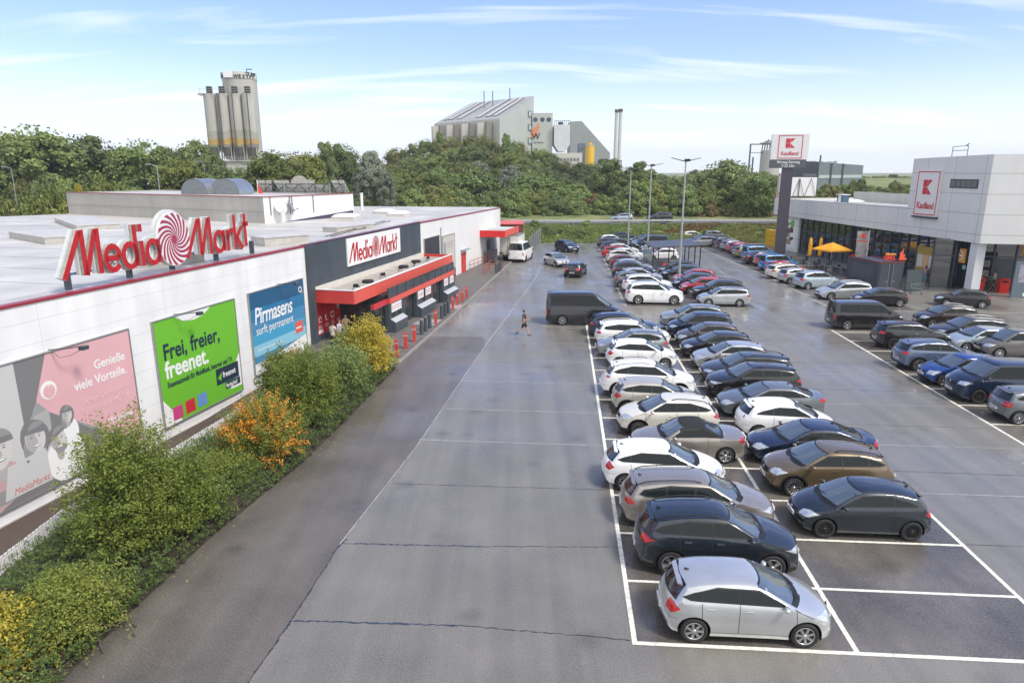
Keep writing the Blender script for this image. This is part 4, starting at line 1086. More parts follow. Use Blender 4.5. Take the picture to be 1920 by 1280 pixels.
def strokes(mb, segs, w, y0, y1, m, sc=1.0, ox=0, oz=0, shear=0.0):
    for s_ in segs:
        pts = s_; n = len(pts)
        L_, R_ = [], []
        for i in range(n):
            a = pts[max(0, i - 1)]; b = pts[min(n - 1, i + 1)]; dx, dz = b[0] - a[0], b[1] - a[1]; l = math.hypot(dx, dz) or 1
            nx, nz = -dz / l * w / 2, dx / l * w / 2
            L_.append((pts[i][0] + nx, pts[i][1] + nz)); R_.append((pts[i][0] - nx, pts[i][1] - nz))
        T_ = lambda p: (ox + (p[0] + shear * p[1]) * sc, oz + p[1] * sc)
        for i in range(n - 1):
            q = [T_(R_[i]), T_(R_[i + 1]), T_(L_[i + 1]), T_(L_[i])]
            mb.prism(q, y0, y1, m, 'y')
def arc(cx_, cz_, rx, rz, a0, a1, n=14): return [(cx_ + rx * math.cos(R(a0 + (a1 - a0) * k / n)), cz_ + rz * math.sin(R(a0 + (a1 - a0) * k / n))) for k in range(n + 1)]
# letter strokes, unit cap height 1, advance listed
GLY = {'M': ([[(-.28, 0.0), (.32, .97)], [(.38, 1.0), (.38, 0.02)], [(.40, .02), (.80, .97)], [(.86, 1.0), (.86, 0)]], 1.02),
       'e': ([arc(.27, .30, .235, .27, 0, 322), [(.04, .30), (.50, .30)]], .60),
       'd': ([arc(.27, .30, .235, .27, 0, 360), [(.50, .02), (.50, 1.0)]], .64),
       'i': ([[(.08, 0), (.08, .60)], [(.08, .82), (.08, 1.0)]], .22),
       'a': ([arc(.27, .30, .235, .27, 0, 360), [(.50, .02), (.50, .60)]], .66),
       'r': ([[(.06, 0), (.06, .60)], arc(.30, .32, .24, .25, 180, 70, 8)], .40),
       'k': ([[(.06, 0), (.06, 1.0)], [(.08, .28), (.42, .62)], [(.16, .34), (.44, .0)]], .50),
       't': ([[(.14, .04), (.14, 1.0)], [(-.02, .70), (.34, .70)]], .36)}
def wordmark(build, sc, w=.13):
    """calls build(char, x offset) for the letters and returns (disc centre x, total)"""
    x = .1
    for ch in 'Media': build(ch, x); x += GLY[ch][1]
    dc = x + .50; x += 1.28
    for ch in 'Markt': build(ch, x); x += GLY[ch][1]
    return dc, x
_, TOT = wordmark(lambda c, x: None, 1)
sign = thing('roof_letters', 'giant red and white MediaMarkt roof letters with a round spiral between the words', 'sign', WP(-16.55, .45, 6.72), WA)
SC_ = (16.55 - 4.75) / (TOT + .15)
SCZ = 1.78
LFACE = mat('letter_red', (.40, .010, .016), .5, noise=.2, nscale=5); LSIDE = mat('letter_return', (.34, .33, .30), .6, noise=.3, nscale=6); LBACK = mat('letter_back', (.50, .53, .54), .5, noise=.12, nscale=3)
def bigletter(ch, x):
    segs, adv = GLY[ch]
    hx_ = SC_; rel = SCZ / SC_
    segs2 = [[(px_, pz_ * rel) for px_, pz_ in s_] for s_ in segs]
    mb = MB(); strokes(mb, segs2, .150, 0, .14, 0, SC_, x * SC_, 0); 
    o = mb.build('letter', [LFACE], sign)
    me = o.data; me.materials.append(LSIDE)
    for p in me.polygons:
        if abs(p.normal.y) < .5: p.material_index = 1
    mb = MB(); strokes(mb, segs2, .155 + .075, .15, .30, 0, SC_, x * SC_, .02); mb.build('letter_back', [LBACK], o)
dcx, _ = wordmark(bigletter, SC_)
mb = MB(); dcz = .95; spiral_disc(mb, (dcx * SC_, dcz), 1.20, 0, 1, depth=.12, sx=.88); o = mb.build('spiral_disc', [mat('sign_white', (.68, .67, .68), .4), mat('spiral_crimson', (.32, .03, .09), .45)], sign)
mb = MB(); spiral_disc(mb, (dcx * SC_, dcz + .06), 1.27, 0, 0, tw=0, y=.14, depth=.18, sx=.88); mb.build('disc_back', [LBACK], o)
for x in (.1, 3.2, dcx * SC_, 9.0, 12.1):
    mb = MB(); mb.box(x - .09, x + .09, .2, .38, -.45, .25); mb.build('leg', [FRM], sign)
mb = MB(); mb.box(.3, 12.0, .42, .5, .06, .15); mb.build('support_beam', [mat('blue_steel', (.12, .15, .28), .5)], sign)
# flat sign board
sb = thing('shop_sign', 'white MediaMarkt board with red lettering on the slate wall above the entrance canopy', 'sign', WP(5.3, -.02, 4.28), WA)
mb = MB(); mb.box(0, 9.5, -.06, .03, 0, 1.9); mb.build('board', [WHITE], sb)
mb = MB(); k_ = 8.6 / (TOT + .15)
def sml(ch, x):
    segs = [[(px_, pz_ * 1.32 / k_) for px_, pz_ in s_] for s_ in GLY[ch][0]]; strokes(mb, segs, .13, -.085, -.066, 0, k_, .45 + x * k_, .24)
dc2, _ = wordmark(sml, k_); mb.build('lettering', [LFACE], sb)
mb = MB(); spiral_disc(mb, (.45 + dc2 * k_, .95), .80, 0, 1, y=-.07, depth=.005, sx=.85); mb.build('spiral_emblem', [WHITE, LFACE], sb)
# rear view of the second letter row on a truss, on the hall roof
tr = thing('roof_letters', 'back of a second row of roof letters on a lattice truss beyond the hall', 'sign', AtY(482, 364, 80), R(6))
wT = (AtY(650, 364, 80) - AtY(482, 364, 80)).length
for i, (a, b, lean) in enumerate(((.0, .09, 0), (.10, .16, 0), (.20, .30, .5), (.30, .36, .4), (.55, .63, 0), (.64, .72, 0), (.74, .80, 0), (.83, .90, .5), (.91, .97, .4))):
    mb = MB(); x0_, x1_ = a * wT, b * wT; hh = 1.55 if i in (0, 1, 2, 3, 4, 7, 8) else 1.1
    mb.prism([(x0_ + lean, .15), (x1_ + lean, .15), (x1_ - lean * .4, hh), (x0_ - lean * .4 , hh)], .2, .35, 0, 'y'); mb.build('letter_back', [LSIDE], tr)
mb = MB(); mb.prism([(.465 * wT + 1.0 * math.cos(2 * math.pi * k / 24), 1.05 + 1.0 * math.sin(2 * math.pi * k / 24)) for k in range(24)], .2, .35, 0, 'y'); mb.build('disc_back', [LSIDE], tr)
mb = MB(); mb.box(0, wT, -.1, 0, .25, .36); mb.box(0, wT, -.1, 0, 1.05, 1.16); n = 13
for k in range(n): mb.cyl((wT * k / n, -.05, .3 if k % 2 else 1.1), (wT * (k + 1) / n, -.05, 1.1 if k % 2 else .3), .05, n=5)
mb.build('truss', [FRM], tr)
for x in (.3, wT * .3, wT * .55, wT * .8, wT - .3):
    mb = MB(); mb.cyl((x, -.05, -1.2), (x, -.05, 1.16), .07, n=6); mb.build('leg', [GALV], tr)
for i, (px, py0, py1) in enumerate(((452, 364, 341), (484, 364, 341))):
    a = AtY(px, py0, 76); b = AtY(px - 2, py1 - 4, 76); t = thing('flag', ('left' if i == 0 else 'right') + ' small red flag on a white pole beyond the hall roof', 'flag', a, 0, 'red flags')
    hh = b.z - a.z; m = MB(); m.cyl((0, 0, -2.2), (0, 0, hh), .03, n=6); m.build('pole', [WHITE], t)
    m = MB(); m.add([(0.03, 0, hh * .75), (.55, .12, hh * .1), (.35, .05, -.1), (.03, .0, .0)], [(0, 1, 2, 3)]); m.build('cloth', [RED], t)
# ---- billboards on the wall
GREEN = mat('print_green', (.13, .42, .025), .5); NAVYT = mat('print_ink', (.012, .03, .05), .5); BWH = mat('print_white', (.72, .73, .73), .5)
PINK = mat('print_pink', (.62, .36, .39), .6, noise=.05, nscale=.5); GL = mat('print_light_grey', (.48, .49, .49), .6); GM = mat('print_mid_grey', (.27, .28, .29), .6); GD = mat('print_dark_grey', (.06, .062, .065), .6)
SKIN_ = mat('print_skin_grey', (.36, .355, .35), .6); PT = mat('print_pale_text', (.68, .45, .48), .6)
FRAME = mat('aluminium_frame', (.35, .36, .37), .4, metal=.6)
def arm(x, z, par):
    m = MB(); m.tube([(x - .55, -.02, z + .10), (x - .5, -.7, z + .16), (x + .1, -.85, z + .12)], .02, 6); m.box(x + .0, x + .28, -.95, -.75, z - .02, z + .12); m.tube([(x - .5, -.05, z + .05), (x - .4, -.3, z - .22), (x - .1, -.5, z - .2), (x + .1, -.8, z)], .009, 5)
    m.build('lamp_arm', [FRM], par)
def board(name, lb, s0, s1, z0, z1, bg):
    t = thing(name, lb, 'billboard', WP(s0, -.03, z0), WA); w, h = s1 - s0, z1 - z0
    m = MB(); m.box(0, w, -.05, .02, 0, h); m.build('panel', [bg], t)
    m = MB(); f = .05
    m.box(-f, w + f, -.08, .02, -f, -.002); m.box(-f, w + f, -.08, .02, h + .002, h + f); m.box(-f, -.002, -.08, .02, -.001, h + .001); m.box(w + .002, w + f, -.08, .02, -.001, h + .001); m.build('frame', [FRAME], t)
    return t, w, h
TM = lambda x, z, y=-.058: wallM(x, y, z)
def flat(mb, poly, m, y): mb.prism(poly, y, y + .0025, m, 'y')
t, w, h = board('billboard', 'lime green freenet advertising billboard with white and dark lettering', -13.35, -7.62, -.45, 4.35, GREEN)
m = MB()
flat(m, [(1.3, h), (1.9, h - .32), (2.6, h - .40), (3.3, h - .30), (3.9, h)], 0, -.0532); flat(m, [(0, 0), (1.1, 0), (.5, .7), (0, 1.3)], 0, -.0532); flat(m, [(w, .3), (w, 2.0), (w - .45, 1.5), (w - .35, .9), (w - 1.05, .5), (w - .9, .3)], 0, -.0532)
flat(m, [(3.75, .80), (5.55, .80), (5.55, 1.62), (3.75, 1.62)], 1, -.0562); flat(m, [(4.4, .42), (5.6, .42), (5.6, .78), (4.4, .78)], 1, -.0562)
flat(m, [(3.85, 1.15), (4.2, 1.4), (4.1, .95)], 2, -.0592)
for i, c in enumerate((3, 4, 5)): flat(m, [(.55 + i * .85, .12 + i * .03), (1.2 + i * .85, .12 + i * .03), (1.2 + i * .85, .74 + i * .03), (.55 + i * .85, .74 + i * .03)], c, -.0562)
m.build('artwork', [BWH, NAVYT, GREEN, mat('print_magenta', (.5, .05, .2), .5), mat('print_red', (.5, .02, .04), .5), mat('print_blue', (.12, .25, .55), .5)], t)
text_mesh('Frei, freier,', 1.02, NAVYT, 'lettering', t, TM(.38, 3.0), .003, 0, .022, sx=.86); text_mesh('freenet.', 1.10, BWH, 'lettering', t, TM(.38, 2.15), .003, 0, .026, sx=.86)
text_mesh('Riesenauswahl für Mobilfunk, Internet und TV.', .36, NAVYT, 'lettering', t, TM(.42, 1.72), .003, 0, .008, sx=.70)
text_mesh('freenet', .42, BWH, 'lettering', t, TM(4.25, 1.08, -.062), .003, 0, .006, sx=.85); text_mesh('fertig,los!', .30, BWH, 'lettering', t, TM(4.45, .5, -.062), .003, 0, .005, sx=.8)
arm(1.9, h, t)
t, w, h = board('billboard', 'blue Pirmasens surft permanent advertising billboard beside the slate wall', -6.35, -.85, -.1, 4.38, mat('print_sky', (.055, .22, .40), .5))
BL = [mat('print_deep_blue', (.012, .09, .19), .5), mat('print_blue_b', (.02, .16, .32), .5), mat('print_blue_c', (.05, .30, .50), .5), mat('print_pale_blue', (.22, .48, .62), .5), BWH, mat('print_red2', (.6, .12, .10), .5)]
m = MB()
for i, (za, zb, c) in enumerate(((3.6, h, 0), (2.9, 3.6, 1), (1.6, 2.2, 2), (1.0, 1.6, 3), (0, .6, 4))): flat(m, [(0, za), (w, za), (w, zb), (0, zb)], c, -.0532)
flat(m, [(0, .6), (w, .6), (w, 1.1), (2.6, .72), (0, .55)], 4, -.0545)
m.box(4.3, 5.2, -.0575, -.0552, 1.35, 2.05, 5); flat(m, [(4.4, 1.62), (5.0, 1.62), (5.0, 1.7), (4.4, 1.7)], 4, -.0605)
m.build('artwork', BL, t)
text_mesh('Pirmasens', 1.28, BWH, 'lettering', t, TM(.30, 2.75), .003, .18, .016, sx=.80, spacing=.92); text_mesh('surft permanent', .66, BWH, 'lettering', t, TM(.38, 2.15), .003, 0, 0, sx=.88)
text_mesh('O', .5, BWH, 'lettering', t, TM(4.95, 3.72), .003, 0, .006); text_mesh('2', .22, BWH, 'lettering', t, TM(5.28, 3.66), .003, 0, .004)
text_mesh('MediaMarkt', .6, BL[5], 'lettering', t, TM(2.2, .12), .003, .25, .012, sx=.8)
text_mesh('Die O2 Flat fürs Internet zuhause', .17, BWH, 'lettering', t, TM(.42, 1.25), .003, 0, 0)
arm(3.3, h, t)
t, w, h = board('billboard', 'faded pink and grey billboard of a family around a laptop', -22.2, -14.75, -.5, 4.37, PINK)
m = MB()
flat(m, [(0, 0), (6.6, 0), (w - .4, .25), (3.35, 2.75), (2.9, 3.3), (3.55, h), (0, h)], 0, -.0532)
flat(m, [(0, .4), (2.3, .4), (2.3, h), (0, h)], 1, -.0545)
flat(m, [(2.3, 2.3), (2.9, 3.3), (3.55, h), (2.3, h)], 2, -.0545)
flat(m, [(3.35, 2.75), (6.6, .3), (6.6, 0), (4.6, 0), (3.3, 1.2)], 2, -.0558)
flat(m, [(2.6, 1.9), (3.3, 1.9), (3.3, 2.9), (2.7, 2.8)], 3, -.0565)
def blob(mb, cx_, cz_, rx, rz, mi, y, wob=0, n=18, a=0):
    pl = []
    for k in range(n):
        th = 2 * math.pi * k / n; rr = 1 + wob * math.sin(3 * th + 1); x, z = rx * rr * math.cos(th), rz * rr * math.sin(th)
        pl.append((max(.01, min(w - .01, cx_ + x * math.cos(a) - z * math.sin(a))), max(.01, cz_ + x * math.sin(a) + z * math.cos(a))))
    flat(mb, pl, mi, y)
# four relatives leaning together
def capp(cx_, cz_, rx, rz, mi, y, a0=0, a1=180, a=0, low=0.0):
    pl = [(cx_ + rx * math.cos(R(t_)) * math.cos(a) - rz * math.sin(R(t_)) * math.sin(a), cz_ + rx * math.cos(R(t_)) * math.sin(a) + rz * math.sin(R(t_)) * math.cos(a)) for t_ in range(a0, a1 + 1, 12)]
    flat(m, [(max(.01, p_[0]), p_[1] + low) for p_ in pl], mi, y)
def face(cx_, cz_, s_, a=0.0, hair='cap', y=-.0580):
    if hair == 'long': blob(m, cx_, cz_ - .05 * s_, .60 * s_, .82 * s_, 2, y, .04, a=a); blob(m, cx_ - .25 * s_, cz_ - .45 * s_, .30 * s_, .55 * s_, 8, y - .0003, .05)
    blob(m, cx_ + .02 * s_, cz_ - .62 * s_, .20 * s_, .34 * s_, 3, y - .0006); blob(m, cx_, cz_, .42 * s_, .58 * s_, 5, y - .0009, 0, 22, a); blob(m, cx_ - .17 * s_, cz_ - .05 * s_, .22 * s_, .46 * s_, 3, y - .0012, 0, 18, a)
    capp(cx_, cz_ + .20 * s_, .50 * s_, .48 * s_, 2, y - .0015, 0, 180, a + (.15 if hair == 'cap' else -.2)); capp(cx_ + .1 * s_, cz_ + .30 * s_, .34 * s_, .34 * s_, 8, y - .0018, 20, 170, a)
    for e_ in (-.15, .17): blob(m, cx_ + e_ * s_, cz_ + .06 * s_, .055 * s_, .024 * s_, 2, y - .0021); blob(m, cx_ + e_ * s_, cz_ + .14 * s_, .085 * s_, .018 * s_, 8, y - .0021)
    blob(m, cx_ + .04 * s_, cz_ - .10 * s_, .045 * s_, .09 * s_, 3, y - .0021); blob(m, cx_ + .02 * s_, cz_ - .29 * s_, .15 * s_, .055 * s_, 8, y - .0021); blob(m, cx_ + .02 * s_, cz_ - .275 * s_, .12 * s_, .03 * s_, 6, y - .0024)
blob(m, 1.0, .80, 1.15, .95, 4, -.0570); face(1.25, 2.10, 1.15, -.15)
blob(m, 2.75, 1.0, .62, .72, 1, -.0573); face(2.62, 2.02, .95, .1, 'long', -.0583)
blob(m, 3.75, .85, .85, .90, 6, -.0576); face(3.50, 1.62, .82, .3, 'cap', -.0605); blob(m, 3.56, 1.28, .26, .17, 8, -.0632, .08); blob(m, 3.53, 1.38, .12, .04, 6, -.0635)
blob(m, 4.1, 1.75, .34, .50, 6, -.0571); face(4.02, 2.42, .50, .1, 'long', -.0610)
blob(m, 1.0, .45, .9, .25, 8, -.0574)
flat(m, [(1.15, .28), (3.0, .28), (2.95, 1.55), (1.45, 1.42)], 1, -.0640); blob(m, 2.2, 1.32, .06, .05, 2, -.0650)
flat(m, [(0.9, 0), (w * .55, 0), (w * .5, .25), (1.6, .28)], 2, -.0574)
m.lathe([(.34, 0), (.001, -.004)], 20, 6, (3.45, -.058, 3.55), 'y'); m.lathe([(.25, 0), (.001, -.004)], 20, 7, (3.47, -.063, 3.50), 'y')
m.prism([(3.42, 3.62), (3.60, 3.80), (3.48, 3.72)], -.070, -.068, 6, 'y')
m.build('artwork', [GM, GL, mat('print_hair_grey', (.17, .17, .175), .6), SKIN_, mat('print_rose_shirt', (.46, .30, .31), .6), mat('print_face', (.52, .51, .50), .6), BWH, PINK, mat('print_hair_light', (.25, .25, .255), .6)], t)
text_mesh('Genieße', .50, BWH, 'lettering', t, TM(w - .35, 3.72), .003, 0, .008, 'RIGHT', .92); text_mesh('viele Vorteile.', .50, BWH, 'lettering', t, TM(w - .35, 3.15), .003, 0, .008, 'RIGHT', .92)
text_mesh('Sicher Dir Internet', .34, PT, 'lettering', t, TM(w - .35, 2.52), .003, 0, 0, 'RIGHT', .9); text_mesh('Telefon und HDTV.', .34, PT, 'lettering', t, TM(w - .35, 2.14), .003, 0, 0, 'RIGHT', .9)
text_mesh('Vodafone', .36, BWH, 'lettering', t, TM(w - .35, 1.35), .003, 0, .003, 'RIGHT', .9); text_mesh('Power to you', .30, PT, 'lettering', t, TM(w - .35, .98), .003, 0, 0, 'RIGHT', .9)
text_mesh('MediaMarkt', .34, mat('print_red3', (.5, .16, .16), .5), 'lettering', t, TM(1.5, .36, -.068), .002, .25, 0, sx=.85)
arm(4.3, h, t)
# smaller posters past the entrance
t, w, h = board('billboard', 'dark advertising poster high on the wall just beyond the slate panels', 20.45, 24.5, 2.5, 4.72, mat('print_black', (.035, .037, .042), .45, noise=.5, nscale=1.5)); 
t, w, h = board('billboard', 'dark low window-like poster under the dark advertising poster', 20.3, 23.6, .75, 2.3, GD)
t, w, h = board('billboard', 'pale beige poster with a small picture and fine print', 25.5, 29.3, 1.15, 4.5, mat('print_beige', (.50, .48, .43), .5))
m = MB(); flat(m, [(.3, 1.6), (1.0, 1.6), (1.0, 2.7), (.3, 2.7)], 0, -.054)
for k in range(3): flat(m, [(1.3, 2.6 - k * .25), (3.3, 2.6 - k * .25), (3.3, 2.68 - k * .25), (1.3, 2.68 - k * .25)], 0, -.054)
for x in (1.9, 2.3, 2.7): flat(m, [(x, .3), (x + .25, .3), (x + .25, .9), (x + .12, 1.1), (x, .9)], 1, -.054)
m.build('artwork', [GM, mat('print_tan', (.35, .24, .18), .5)], t)
t, w, h = board('billboard', 'slate grey low banner with a white logo box near the red door', 25.7, 29.4, .12, .98, GD)
m = MB(); flat(m, [(2.7, .5), (3.3, .5), (3.3, .8), (2.7, .8)], 0, -.054); flat(m, [(2.8, .56), (3.2, .56), (3.2, .74), (2.8, .74)], 1, -.0572); m.build('artwork', [BWH, GD], t)
for k, (x, c, lb) in enumerate(((21.8, 'b', 'small blue parking notice low on the wall beyond the porch'), (24.0, 'r', 'small red notice at the foot of the wall, nearer one'), (26.6, 'r', 'small red notice at the foot of the wall under the banner'))):
    t = thing('wall_notice', lb, 'sign', WP(x, -.03, -.12 + .25), WA); m = MB(); m.box(0, .5, -.03, 0, 0, .5); m.build('plate', [BWH], t)
    m = MB(); m.box(.05, .45, -.036, -.031, .06, .44); m.build('print', [mat('notice_' + c, (.05, .12, .5) if c == 'b' else (.55, .04, .04), .5)], t)
# ------------------------------------------------------------------ supermarket (right)
KA = R(-84); K0 = Vector((40.9, 60.75, 0))
def KP(x, y, z=0.0): return K0 + Vector((math.cos(KA) * x - math.sin(KA) * y, math.sin(KA) * x + math.cos(KA) * y, z))
market = thing('supermarket', 'pale grey panelled supermarket with dark glass front and a raised square tower', 'building', K0, KA)
def clad_mat(name, col):
    return wall_panel_mat(name, col, 1.74, 3.6, .5, rough=.45, vert=True, dirt=.05, lw=.05)
KW = clad_mat('grey_cladding', (.60, .61, .61)); KW2 = wall_panel_mat('grey_cladding_b', (.60, .61, .61), 1.74, 3.6, .55, vert=True, dirt=.05, lw=.05)
KGL = mat('shopfront_glass', (.010, .013, .015), .03, spec=1.0, ior=1.7); KIN = mat('shop_interior', (.05, .042, .035), .8, noise=.8, nscale=.5)
def P5(mb, name, mats): return mb.build(name, mats, market)
# low wing: x from -38.5 (far) to -8.8, tower -8.8..0 ; fascia
def slab(mb, x0, x1, y, zb0, zb1, zt0, zt1, m=0): mb.add([(x0, y, zb0), (x1, y, zb1), (x1, y, zt1), (x0, y, zt0)], [(0, 1, 2, 3)], m)
mb = MB(); slab(mb, -37.5, 0, 0, 4.72, 4.50, 6.95, 7.22)
mb.add([(-37.5, 0, 4.72), (0, 0, 4.5), (0, 3.6, 4.5), (-37.5, 3.6, 4.72)], [(0, 3, 2, 1)])
mb.add([(-37.5, 0, 4.72), (-37.5, 30, 4.72), (-37.5, 30, 6.95), (-37.5, 0, 6.95)], [(0, 3, 2, 1)]); P5(mb, 'fascia', [KW])
mb = MB(); mb.add([(-37.5, .25, 6.6), (-9, .25, 6.85), (-9, 45, 6.85), (-37.5, 45, 6.6)], [(0, 1, 2, 3)]); P5(mb, 'roof', [ROOFM])
mb = MB(); mb.add([(-37.5, 0, 6.95), (-9, 0, 7.16), (-9, .3, 7.16), (-37.5, .3, 6.95)], [(0, 1, 2, 3)]); mb.add([(-37.5, .3, 6.6), (-9, .3, 6.8), (-9, .3, 7.16), (-37.5, .3, 6.95)], [(3, 2, 1, 0)]); P5(mb, 'roof_trim', [WHITE])
# tower
ta = math.atan2(-.9, 3.78); tdir = Vector((math.cos(ta), math.sin(ta), 0))
tl = KP(-9.4, 0); tc_ = KP(.6, 0)
def toK(p):
    d = Vector(p) - K0; return (d.x * math.cos(-KA) - d.y * math.sin(-KA), d.x * math.sin(-KA) + d.y * math.cos(-KA))
e = toK(tc_ + tdir * 26); e0 = (.6, -.012)
mb = MB(); mb.add([(-9.4, -.012, 7.0), (.6, -.012, 7.22), (.6, -.012, 12.05), (-9.4, -.012, 11.85)], [(0, 1, 2, 3)])
mb.add([(0, -.012, 4.5), (.6, -.012, 4.5), (.6, -.012, 7.22), (0, -.012, 7.22)], [(0, 1, 2, 3)])
mb.add([(-9.4, -.012, 6.5), (-9.4, 24, 6.5), (-9.4, 24, 11.85), (-9.4, -.012, 11.85)], [(0, 3, 2, 1)]); P5(mb, 'tower_wall', [KW])
mb = MB(); Lr = 26
mb.add([(0, 0, 4.5), (Lr, 0, 4.5), (Lr, 0, 12.05), (0, 0, 12.05)], [(0, 1, 2, 3)]); mb.add([(0, 0, 4.5), (0, 4.5, 4.5), (Lr, 4.5, 4.5), (Lr, 0, 4.5)], [(0, 1, 2, 3)])
o = P5(mb, 'tower_wall', [KW2]); o.location = (e0[0], e0[1], 0); o.rotation_euler = (0, 0, ta - KA)
mb = MB(); mb.add([(-9.3, 0, 11.7), (.6, 0, 11.9), (e[0], e[1], 11.9), (-9.3, 24, 11.7)], [(0, 1, 2, 3)]); P5(mb, 'tower_roof', [ROOFM])
# tower window: slit of five panes
fw = MB(); fw.box(-3.6, -.25, .012, .06, 0, .95); o = fw.build('window', [FRM], market)
p_ = onp = None
wx0, wx1, wz0, wz1 = -3.95, -.55, 9.15, 9.95
o.data.clear_geometry(); fw = MB(); fw.box(wx0, wx1, -.05, -.02, wz0, wz1); o2 = fw.mesh('window', [FRM]); o.data = o2
for i in range(5):
    g = MB(); a = wx0 + .12 + (wx1 - wx0 - .24) * i / 5; g.box(a + .04, a + .56, -.065, -.052, wz0 + .12, wz1 - .12); g.build('pane', [mat('office_pane', (.16, .17, .17), .1)], o)
# end wall white panel + glass front (recessed 3.4 m)
yG = 1.0
mb = MB(); mb.box(-37.5, -31.3, .6, 1.0, -.3, 4.7); P5(mb, 'end_wall', [KW2])
mb = MB(); mb.add([(-31.3, yG, 0), (-1.3, yG, 0), (-1.3, yG, 4.6), (-31.3, yG, 4.75)], [(0, 1, 2, 3)]); P5(mb, 'shopfront', [KGL])
mb = MB(); n = 21
for i in range(n + 1):
    x = -31.3 + 30 * i / n; mb.box(x - .05, x + .05, yG - .14, yG - .002, 0, 4.7)
P5(mb, 'mullions', [FRM])
mb = MB(); mb.box(-31.3, -1.3, yG - .10, yG - .003, 2.95, 3.05); mb.box(-31.3, -1.3, yG - .10, yG - .003, .05, .2); P5(mb, 'transoms', [FRM])
# right glass front under the tower
def rightpart(fn, name, mats):
    mb = MB(); fn(mb); o = P5(mb, name, mats); o.location = (e0[0], e0[1], 0); o.rotation_euler = (0, 0, ta - KA); return o
yR = 3.2
rightpart(lambda m: m.add([(-2.5, yR, 0), (26, yR, 0), (26, yR, 4.6), (-2.5, yR, 4.6)], [(0, 1, 2, 3)]), 'shopfront', [KGL])
rightpart(lambda m: [m.box(x - .06, x + .06, yR - .14, yR - .003, 0, 4.55) for x in (-2.4, -.6, 1.2, 2.6, 4.4, 6.2, 8, 10)] and m.box(-2.5, 26, yR - .1, yR - .004, 3.0, 3.1), 'mullions', [FRM])
rightpart(lambda m: m.box(2.7, 4.3, yR - .03, yR - .006, .2, 2.9), 'entrance_wall', [FRM])
rightpart(lambda m: [m.box(4.7 + i * 1.8, 6.0 + i * 1.8, yR - .02, yR - .006, 3.2, 4.4) for i in range(3)], 'window_poster', [mat('amber_poster', (.45, .20, .04), .5, noise=.3, nscale=1)])
rightpart(lambda m: [m.box(1.4 + i * .1, 2.4, yR - .02, yR - .008, .3 + i * .9, .9 + i * .9) for i in range(3)], 'window_display', [mat('display_dim', (.16, .14, .12), .5, noise=.6, nscale=2)])
c = MB(); c.box(-.42, .42, -.42, .42, 0, 4.5); o = P5(c, 'column', [mat('column_white', (.55, .57, .60), .5)]); o.location = (-.2, .65, 0)
# posters on the glass front
def kposter(x0, x1, z0, z1, m, nm='window_poster'):
    b = MB(); b.box(x0, x1, yG - .18, yG - .15, z0, z1); return b.build(nm, [m], market)
o = kposter(-3.1, -1.7, 2.45, 3.75, mat('poster_orange', (.62, .27, .05), .5)); b = MB(); b.lathe([(.45, 0), (.001, -.004)], 20, 0, (-2.4, yG - .19, 3.1), 'y'); b.lathe([(.36, 0), (.001, -.004)], 20, 1, (-2.4, yG - .197, 3.1), 'y'); b.box(-2.7, -2.1, yG - .21, yG - .205, 3.02, 3.18, 0); b.build('emblem', [BWH, mat('poster_orange', 0)], o)
o = kposter(-8.2, -5.5, .9, 3.4, mat('poster_ochre', (.30, .21, .03), .5))
for i, c_ in enumerate(((.5, .5, .48), (.55, .34, .17), (.5, .5, .48))): b = MB(); b.box(-8.0 + i * .82, -7.25 + i * .82, yG - .195, yG - .182, 1.35, 2.6); b.build('print', [mat('poster_inset%d' % (i % 2), c_, .5)], o)
for x, z, c_ in ((-4.6, 4.0, (.05, .16, .08)), (-4.1, 3.2, (.10, .25, .42)), (-4.8, 2.2, (.15, .35, .2)), (-1.9, 1.9, (.2, .42, .38))):
    kposter(x, x + (.9 if z > 3.9 else .38), z, z + (.5 if z > 3.9 else .38), mat('sticker%d' % int(z * 10), c_, .5), 'sticker')
b = MB(); b.box(-36.6, -31.9, .56, .59, .5, 4.3); o = b.build('advert_panel', [BWH], market)
b = MB(); rr_ = random.Random(3)
for i in range(26):
    x, z = rr_.uniform(-36.2, -33), rr_.uniform(.8, 2.6); b.box(x, x + rr_.uniform(.3, .9), .545 - i * .0007, .558 - i * .0007, z, z + rr_.uniform(.2, .7), i % 4)
for i in range(10):
    x, z = rr_.uniform(-36.4, -33.5), rr_.uniform(3.2, 3.9); b.box(x, x + .6, .545 - i * .0007, .558 - i * .0007, z, z + .3, 4)
b.lathe([(.55, 0), (.001, -.004)], 18, 5, (-32.9, .54, 3.7), 'y')
b.build('print', [mat('pr_brown', (.10, .05, .03), .5), mat('pr_grey', (.2, .2, .2), .5), mat('pr_black', (.02, .02, .02), .5), mat('pr_tan', (.35, .25, .15), .5), mat('pr_green', (.06, .10, .03), .5), mat('pr_lime', (.2, .42, .05), .5)], o)
t = thing('yellow_parcel_lockers', 'yellow parcel locker block at the far corner of the supermarket', 'parcel lockers', G(1446, 461), R(-84))
b = MB(); b.box(-1.6, 2.2, -.2, .5, 0, 2.3); b.build('cabinet', [mat('post_yellow', (.62, .36, .0), .4)], t)
b = MB(); b.box(-1.6, 2.2, -.21, -.203, .72, .75); b.box(-1.6, 2.2, -.21, -.203, 1.45, 1.48); b.build('door_gap', [SEAM], t)
